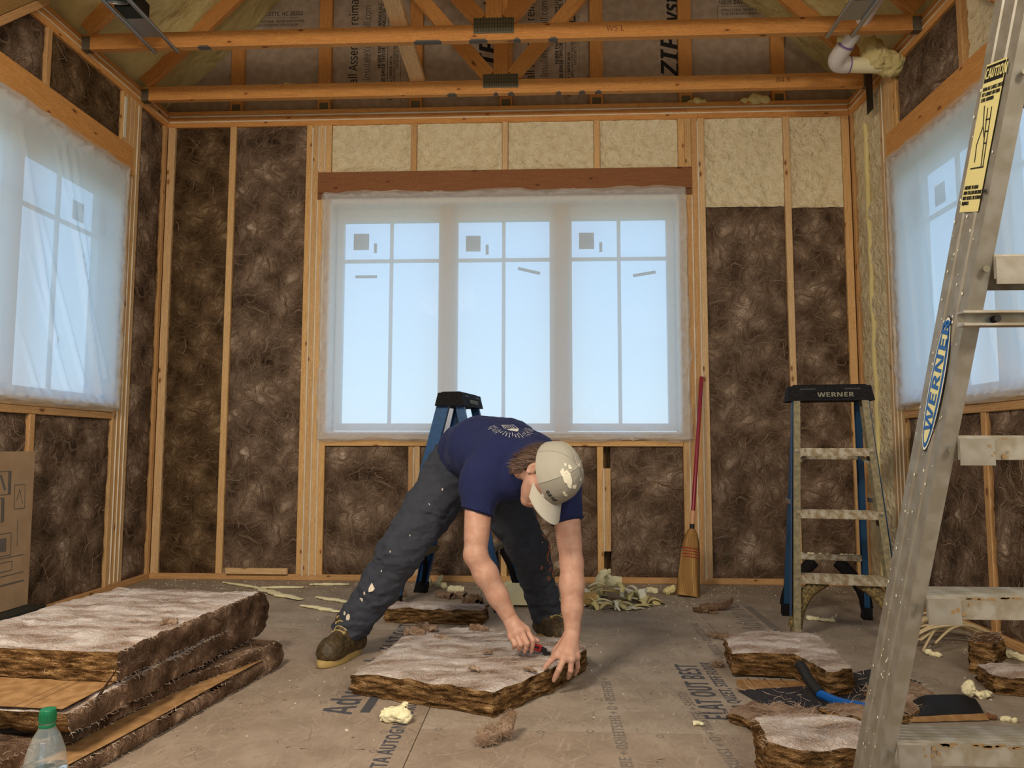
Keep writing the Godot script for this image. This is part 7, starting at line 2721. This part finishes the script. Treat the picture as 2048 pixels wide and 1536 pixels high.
	var chunks := [
		["cream foam chunk on the floor in front of the batt being cut", [[Vector3(-0.50, 0.018, -2.385), 0.022, Vector3(-0.47, 0.026, -2.38), 1.0], [Vector3(-0.455, 0.03, -2.39), 0.018, Vector3(-0.445, 0.045, -2.40), 0.6], [Vector3(-0.44, 0.018, -2.375), 0.02]]],
		["cream foam chunk right of the ladder rail, beyond the paper flap", [[Vector3(1.455, 0.022, -2.72), 0.022, Vector3(1.46, 0.035, -2.73), 0.8], [Vector3(1.485, 0.012, -2.70), 0.014, Vector3(1.515, 0.014, -2.71), 0.7]]],
		["small foam chip between the ladder steps, near the cables", [[Vector3(1.575, 0.012, -3.24), 0.013, Vector3(1.605, 0.008, -3.21), 0.7]]],
		["small foam chip low at the right edge by a dark pebble", [[Vector3(1.43, 0.008, -2.485), 0.011, Vector3(1.46, 0.008, -2.475), 0.8]]],
		["tiny foam chip on the floor below the printed words", [[Vector3(0.455, 0.006, -2.40), 0.008, Vector3(0.478, 0.006, -2.398), 0.8]]],
		["ragged foam shred under the right stepladder", [[Vector3(1.30, 0.008, -3.86), 0.012, Vector3(1.40, 0.012, -3.80), 0.7], [Vector3(1.40, 0.014, -3.82), 0.008, Vector3(1.45, 0.03, -3.86), 0.5]]],
		["foam lump on the floor between the heap and the broom", [[Vector3(0.60, 0.014, -4.52), 0.02, Vector3(0.64, 0.012, -4.50), 0.9]]],
		["yellow foam nugget on the floor beside the broom's bristles", [[Vector3(0.70, 0.02, -4.46), 0.022, Vector3(0.735, 0.035, -4.46), 1.0]]],
		["upright foam scrap below the blue ladder, at the wall", [[Vector3(-0.66, 0.03, -4.58), 0.02, Vector3(-0.64, 0.07, -4.6), 0.5], [Vector3(-0.62, 0.02, -4.56), 0.02]]],
		["square foam scrap at the wall's foot behind the worker", [[Vector3(-0.76, 0.022, -4.64), 0.022, Vector3(-0.70, 0.022, -4.64), 1.0]]],
		["frilly foam scrap between the blue ladder's feet", [[Vector3(-0.56, 0.02, -4.44), 0.024, Vector3(-0.49, 0.022, -4.41), 0.9], [Vector3(-0.52, 0.035, -4.43), 0.012]]],
		["foam chip beside the upright block at the right wall", [[Vector3(1.88, 0.02, -3.2), 0.016, Vector3(1.93, 0.012, -3.16), 0.7]]],
		["dark pebble of debris near the right edge", [[Vector3(1.395, 0.009, -2.50), 0.011, Vector3(1.405, 0.009, -2.498), 0.9]]],
	]
	for k in chunks.size():
		var c: Array = chunks[k]
		var o := lump(self, "foam_chunk" if k < 12 else "debris_pebble", c[1], 0.0055, M.foam_pale if k != 7 else M.foam_yellow, 100.0 + k * 2, 0.010, 55.0, 0.0)
		if k == 12:
			o.material_override = M.stained_fir_dark
		tag(o, c[0], "foam" if k < 12 else "debris")
	# heap of foam shavings by the broom
	var heap := "curled cream foam shaving in the heap left of the broom"
	for k in 72:
		var a := r.randf() * TAU
		var rad := sqrt(r.randf())
		var c := Vector3(0.34 + cos(a) * rad * 0.27, 0, -4.22 + sin(a) * rad * 0.20)
		var hh := 0.135 * maxf(0.0, 1.0 - rad * 1.05) * r.randf_range(0.2, 1.0)
		var ln := r.randf_range(0.05, 0.13)
		var d := Vector3(r.randfn(0, 1), 0, r.randfn(0, 1)).normalized()
		foam_strip("foam_shaving", heap, c - d * ln / 2 + Vector3(0, hh, 0), c + d * ln / 2 + Vector3(0, hh * r.randf_range(0.3, 1.2), 0), r.randf_range(0.018, 0.058), r.randf_range(0.004, 0.010), [M.foam_pale, M.foam_yellow, M.foam_white][r.randi_range(0, 2)], 200.0 + k, "foam shavings in the heap", r.randf_range(0.0, 0.04))
	for k in 3:
		var q: Array = [["foam half-round sticking up at the top of the heap", Vector3(0.30, 0.10, -4.30), Vector3(0.36, 0.195, -4.34), 0.05, M.foam_pale], ["ribbed foam offcut lying on top of the heap", Vector3(0.36, 0.10, -4.30), Vector3(0.50, 0.09, -4.32), 0.05, M.foam_pale], ["golden-brown foam lump at the front of the heap", Vector3(0.20, 0.035, -4.12), Vector3(0.26, 0.045, -4.1), 0.06, M.foam_brown]][k]
		var o := lump(self, "foam_chunk", [[q[1], q[3] * 0.6, q[2], 0.95]], 0.007, q[4], 300.0 + k, 0.008, 30.0, 0.0)
		tag(o, q[0], "foam")
	# white foam block at the wall
	t = thing("foam_block", "pale squared foam block on the floor behind the worker's legs", "foam", Vector3(-0.14, 0, -4.15))
	mb = MB.new()
	mb.hex([Vector3(-0.10, 0.012, 0.075), Vector3(0.09, 0.012, 0.085), Vector3(0.10, 0.012, -0.10), Vector3(-0.11, 0.012, -0.10), Vector3(-0.095, 0.085, 0.07), Vector3(0.085, 0.078, 0.08), Vector3(0.095, 0.09, -0.10), Vector3(-0.105, 0.10, -0.10)])
	obj("block", mb.done(), M.foam_pale, t)
	stuff(lump(t, "ragged_edge", [[Vector3(-0.09, 0.095, -0.02), 0.014, Vector3(-0.06, 0.11, -0.08), 1.0], [Vector3(0.06, 0.012, 0.085), 0.012, Vector3(0.09, 0.02, 0.05), 0.9], [Vector3(0.08, 0.085, 0.02), 0.014, Vector3(0.09, 0.10, -0.06), 1.0], [Vector3(-0.08, 0.012, 0.08), 0.01, Vector3(-0.04, 0.01, 0.09), 0.7]], 0.006, M.foam_pale, 320.0, 0.01, 45.0))
	# crumbs nobody could count
	var cr := MB.new()
	for k in 1500:
		var x := r.randf_range(XL + 0.1, XR - 0.1)
		var z := ZB + 0.03 + absf(r.randfn(0.0, 0.22))
		if r.randf() < 0.30:
			z = r.randf_range(-4.7, -2.2)
			x = r.randf_range(-1.3, 1.85)
		if r.randf() < 0.22:
			x = 0.36 + r.randfn(0, 0.22)
			z = -4.18 + r.randfn(0, 0.14)
		if z < ZB + 0.02:
			continue
		var s := r.randf_range(0.0010, 0.0032) * (1.5 if r.randf() < 0.15 else 1.0)
		var a := r.randf() * TAU
		var ux := Vector3(cos(a), 0, sin(a)) * s
		var uz := Vector3(-sin(a), 0, cos(a)) * s * r.randf_range(0.5, 1.5)
		var c := Vector3(x, 0.0004, z)
		cr.hex([c - ux - uz, c + ux - uz, c + ux + uz, c - ux + uz, c - ux * 0.6 - uz * 0.5 + Vector3(0, s, 0), c + ux * 0.5 - uz * 0.6 + Vector3(0, s * 1.2, 0), c + ux * 0.6 + uz * 0.5 + Vector3(0, s, 0), c - ux * 0.4 + uz * 0.6 + Vector3(0, s * 0.8, 0)])
	var co := obj("foam_crumbs", cr.done(), M.foam_dust)
	tag(co, "pale foam crumbs scattered over the subfloor along the walls", "crumbs")
	stuff(co)
	cr = MB.new()
	for k in 260:
		var x := r.randf_range(-1.2, 1.85)
		var z := r.randf_range(-4.7, -2.1)
		var s := r.randf_range(0.0015, 0.005)
		var a := r.randf() * TAU
		var d := Vector3(cos(a), 0, sin(a))
		wisp(cr, r, Vector3(x, 0.0015, z), d, s * 6.0, 0.0011)
	var fo := obj("wool_crumbs", cr.done(), M.wool_tuft_dark)
	tag(fo, "brown wool shreds scattered over the subfloor", "crumbs")
	stuff(fo)


func foam_strip(called: String, label: String, a: Vector3, b: Vector3, wide: float, thick: float, m: Material, seed_: float, group: String, arch := 0.0) -> void:
	var d := (b - a).normalized()
	var side := d.cross(Vector3.UP).normalized()
	var n := maxi(6, int(a.distance_to(b) / 0.018))
	var path := PackedVector3Array()
	var ring := PackedVector3Array()
	for k in n + 1:
		var g := float(k) / n
		var c := a.lerp(b, g) + Vector3(0, arch * sin(g * PI) + thick * 0.5, 0) + side * wide * 0.5 * nz.get_noise_2d(g * 3.0, seed_)
		var w := wide * (0.32 + 0.18 * sin(g * PI) + 0.28 * absf(nz.get_noise_2d(g * 14.0, seed_ + 4.0)))
		var h := thick * (0.5 + 0.3 * nz.get_noise_2d(g * 9.0, seed_ + 8.0)) * (0.4 + 0.6 * sin(clampf(g, 0.06, 0.94) * PI))
		for j in 6:
			var an := TAU * j / 6.0
			ring.append(Vector3(c.x, maxf(c.y + sin(an) * h, 0.0006), c.z) + side * cos(an) * w)
	var mb := MB.new()
	mb.grid(ring, 6, true, (a + b) / 2.0 + Vector3(0, thick * 0.5, 0))
	for e in [0, n]:
		for j in 6:
			mb.tri(ring[e * 6], ring[e * 6 + j], ring[e * 6 + (j + 1) % 6], d * (-1 if e == 0 else 1))
	var o := obj(called, mb.done(), m)
	tag(o, label, "foam", group)


# ---------------------------------------------------------------- small things
func build_small_things() -> void:
	# broom
	var foot := Vector3(0.806, 0.0, -4.40)
	var top := Vector3(0.985, 1.300, -4.762)
	var d := (top - foot).normalized()
	var t := thing("broom", "straw broom with a dark red handle leaning on the right stud pack", "broom", foot)
	var L := foot.distance_to(top)
	rod(t, "handle", d * 0.50, d * L, 0.0125, M.broom_red, 14)
	rod(t, "label_sleeve", d * 0.42, d * 0.50, 0.0132, M.broom_label, 14)
	rod(t, "collar", d * 0.375, d * 0.42, 0.0145, M.black_metal, 14)
	var side := Vector3(1, 0, 0).slide(d).normalized()
	var dep := d.cross(side)
	var rows := [[0.39, 0.018, 0.018], [0.36, 0.035, 0.022], [0.31, 0.046, 0.026], [0.25, 0.052, 0.028], [0.12, 0.060, 0.030], [0.006, 0.066, 0.030]]
	var pts := PackedVector3Array()
	for q in rows:
		for k in 28:
			var a := TAU * k / 28.0
			var j := 1.0 + 0.05 * sin(k * 5.3 + q[0] * 40.0)
			pts.append(d * q[0] + side * cos(a) * q[1] * j + dep * sin(a) * q[2] * j)
	var mb := MB.new()
	mb.grid(pts, 28, true, d * 0.2)
	for k in 28:
		mb.tri(d * 0.012, pts[140 + k], pts[140 + (k + 1) % 28], -d)
	obj("brush_head", mb.done(), M.broom_straw, t)
	mb = MB.new()
	var r := RandomNumberGenerator.new()
	r.seed = 15
	for k in 900:
		var a := r.randf() * TAU
		var f := r.randf_range(0.85, 1.04)
		var p := PackedVector3Array()
		var a2 := a + r.randfn(0, 0.12)
		for q in rows.size():
			if q == 0 and r.randf() < 0.6:
				continue
			var aa := lerpf(a, a2, q / 5.0)
			p.append(d * (rows[q][0] + (r.randf_range(-0.004, 0.012) if q == 5 else 0.0)) + side * cos(aa) * (rows[q][1] * f + 0.001) + dep * sin(aa) * (rows[q][2] * f + 0.001))
		ribbon(mb, p, 0.0009, 0.0007, (side * -sin(a) + dep * cos(a)).normalized())
	stuff(obj("straws", mb.done(), M.broom_straw_dark, t))
	for q in 4:
		var h := 0.275 - 0.017 * q
		var ring := PackedVector3Array()
		for k in 33:
			var a := TAU * k / 32.0
			var w := lerpf(0.051, 0.0535, q / 3.0)
			ring.append(d * h + side * cos(a) * w + dep * sin(a) * 0.031)
		mb = MB.new()
		mb.tube(ring, PackedFloat32Array([0.0024]), 6, false)
		obj("binding_thread", mb.done(), M.broom_thread, t)
	# blue tool with a bent black grip
	t = thing("blue_tool", "blue tube tool with a bent black rubber grip on the facing sheet", "tool", Vector3(0.9, 0.0, -2.6))
	var o := t.position
	mb = MB.new()
	mb.tube(smooth_path([Vector3(0.872, 0.108, -2.690) - o, Vector3(0.876, 0.098, -2.668) - o, Vector3(0.884, 0.070, -2.625) - o, Vector3(0.898, 0.047, -2.575) - o], 6), PackedFloat32Array([0.017, 0.0185, 0.0185, 0.0185, 0.018]), 14)
	obj("grip", mb.done(), M.rubber, t)
	mb = MB.new()
	mb.tube(smooth_path([Vector3(0.896, 0.047, -2.578) - o, Vector3(0.930, 0.046, -2.50) - o, Vector3(0.975, 0.055, -2.43) - o, Vector3(1.02, 0.066, -2.36) - o], 6), PackedFloat32Array([0.0145]), 14)
	obj("tube", mb.done(), M.tool_blue, t)
	# marker pen
	t = thing("marker_pen", "white marker pen with a black tip on the floor behind the ladder", "marker", Vector3(1.05, 0.011, -2.32))
	rod(t, "barrel", Vector3(-0.035, 0, -0.07), Vector3(0.0, 0, 0.005), 0.009, M.sticker_white, 14)
	rod(t, "collar", Vector3(-0.006, 0, -0.008), Vector3(-0.004, 0, -0.004), 0.0096, M.print_grey, 14)
	mb = MB.new()
	mb.tube(PackedVector3Array([Vector3(0.0, 0, 0.005), Vector3(0.012, 0, 0.03)]), PackedFloat32Array([0.0085, 0.003]), 12)
	obj("tip", mb.done(), M.rubber, t)
	# bundle of pale cables near the right wall
	for k in 14:
		var a := Vector3(1.56 + r.randfn(0, 0.03), 0.012 + r.randf() * 0.05, -3.40 + r.randfn(0, 0.06))
		var b := Vector3(1.93 + r.randfn(0, 0.02), 0.012 + r.randf() * 0.03, -3.46 + r.randfn(0, 0.06))
		var m := a.lerp(b, 0.5) + Vector3(0, 0.035 + r.randf() * 0.045, r.randfn(0, 0.04))
		mb = MB.new()
		mb.tube(smooth_path([a, a.lerp(m, 0.5) + Vector3(0, 0.02, 0), m, m.lerp(b, 0.5) + Vector3(0, 0.012, 0), b], 5), PackedFloat32Array([0.0052]), 7)
		var c := obj("cable", mb.done(), M.cable)
		tag(c, "pale cable in the loose bundle on the floor at the right wall", "cable", "loose cables at the right wall")
	# bottle
	t = thing("water_bottle", "clear plastic water bottle with a green cap in the left foreground", "bottle", Vector3(-1.0, 0, -1.5))
	var sh := lathe([Vector2(0.0, 0.004), Vector2(0.030, 0.001), Vector2(0.040, 0.012), Vector2(0.042, 0.03), Vector2(0.0405, 0.07), Vector2(0.042, 0.075), Vector2(0.0405, 0.08), Vector2(0.042, 0.12), Vector2(0.0405, 0.125), Vector2(0.042, 0.13), Vector2(0.042, 0.19), Vector2(0.040, 0.215), Vector2(0.034, 0.250), Vector2(0.024, 0.278), Vector2(0.0155, 0.292), Vector2(0.0135, 0.302), Vector2(0.0135, 0.322)], 40)
	obj("shell", sh.done(), M.bottle_plastic, t)
	var wt := lathe([Vector2(0.0, 0.006), Vector2(0.029, 0.004), Vector2(0.0385, 0.014), Vector2(0.0400, 0.03), Vector2(0.0390, 0.07), Vector2(0.0400, 0.13), Vector2(0.0400, 0.19), Vector2(0.0380, 0.216), Vector2(0.0, 0.2165)], 40)
	obj("water", wt.done(), M.water, t)
	var cpm := lathe([Vector2(0.0, 0.330), Vector2(0.013, 0.330), Vector2(0.0148, 0.328), Vector2(0.0152, 0.322), Vector2(0.0152, 0.306), Vector2(0.0145, 0.304)], 30)
	var cap := obj("cap", cpm.done(), M.bottle_green, t)
	obj("neck_ring", lathe([Vector2(0.0150, 0.302), Vector2(0.0156, 0.300), Vector2(0.0156, 0.297), Vector2(0.0150, 0.295)], 30).done(), M.bottle_green, t)
	mb = MB.new()
	for k in 30:
		var a := TAU * k / 30.0
		var p := Vector3(cos(a), 0, sin(a)) * 0.0153
		mb.tube(PackedVector3Array([p + Vector3(0, 0.307, 0), p + Vector3(0, 0.321, 0)]), PackedFloat32Array([0.0006]), 4)
	obj("cap_ridges", mb.done(), M.bottle_green, cap)
	# cardboard against the left wall
	t = thing("cardboard_box", "flat cardboard box with printed drawings leaning on the left wall", "box", Vector3(-2.47, 0.115, -3.2))
	mb = MB.new()
	mb.hex([Vector3(-0.03, 0, -0.27), Vector3(0.03, 0, -0.27), Vector3(0.03, 0, 0.45), Vector3(-0.03, 0, 0.45), Vector3(-0.055, 0.715, -0.30), Vector3(0.005, 0.715, -0.30), Vector3(0.005, 0.715, 0.42), Vector3(-0.055, 0.715, 0.42)])
	obj("panel", mb.done(), M.cardboard, t)
	# print: face point for (along z, height)
	var fp := func(z: float, y: float) -> Vector3: return Vector3(0.0308 - 0.025 * y / 0.715, y, z)
	var line := func(mbx: MB, z0: float, y0: float, z1: float, y1: float, w := 0.002) -> void:
		var a: Vector3 = fp.call(z0, y0)
		var b: Vector3 = fp.call(z1, y1)
		var s := (b - a).normalized().cross(Vector3.RIGHT) * w
		mbx.quad(a - s, a + s, b + s, b - s, Vector3.RIGHT)
	var rect := func(mbx: MB, z0: float, y0: float, z1: float, y1: float, fill_it := false) -> void:
		if fill_it:
			mbx.quad(fp.call(z0, y0), fp.call(z1, y0), fp.call(z1, y1), fp.call(z0, y1), Vector3.RIGHT)
		else:
			line.call(mbx, z0, y0, z1, y0)
			line.call(mbx, z0, y1, z1, y1)
			line.call(mbx, z0, y0, z0, y1)
			line.call(mbx, z1, y0, z1, y1)
	mb = MB.new()
	for q in [[-0.14, 0.52], [-0.10, 0.40]]:
		rect.call(mb, q[0], q[1], q[0] + 0.10, q[1] + 0.105)
		rect.call(mb, q[0], q[1], q[0] + 0.018, q[1] + 0.105, true)
		line.call(mb, q[0] + 0.035, q[1] + 0.02, q[0] + 0.065, q[1] + 0.09, 0.007)
	rect.call(mb, -0.235, 0.45, -0.165, 0.56)
	line.call(mb, -0.22, 0.47, -0.20, 0.54)
	line.call(mb, -0.20, 0.54, -0.18, 0.49)
	rect.call(mb, -0.15, 0.245, 0.05, 0.345)
	rect.call(mb, -0.12, 0.265, 0.03, 0.325, true)
	line.call(mb, -0.24, 0.235, 0.1, 0.235)
	rect.call(mb, -0.16, 0.175, -0.02, 0.215)
	line.call(mb, -0.24, 0.155, 0.1, 0.155)
	line.call(mb, -0.24, 0.115, 0.1, 0.115, 0.004)
	line.call(mb, -0.19, 0.28, -0.19, 0.40, 0.0015)
	obj("print", mb.done(), M.print_grey, t)
	var bn := thing("tool_case", "dark plastic case under the cardboard at the left wall", "case", Vector3(-2.44, 0, -3.15))
	box_obj(bn, "body", Vector3(-0.12, 0.0, -0.31), Vector3(0.09, 0.085, 0.4), M.dark_box)
	box_obj(bn, "lid", Vector3(-0.125, 0.087, -0.315), Vector3(0.095, 0.113, 0.405), M.dark_box)
	box_obj(bn, "latch", Vector3(0.09, 0.06, -0.05), Vector3(0.101, 0.1, 0.03), M.black_metal)
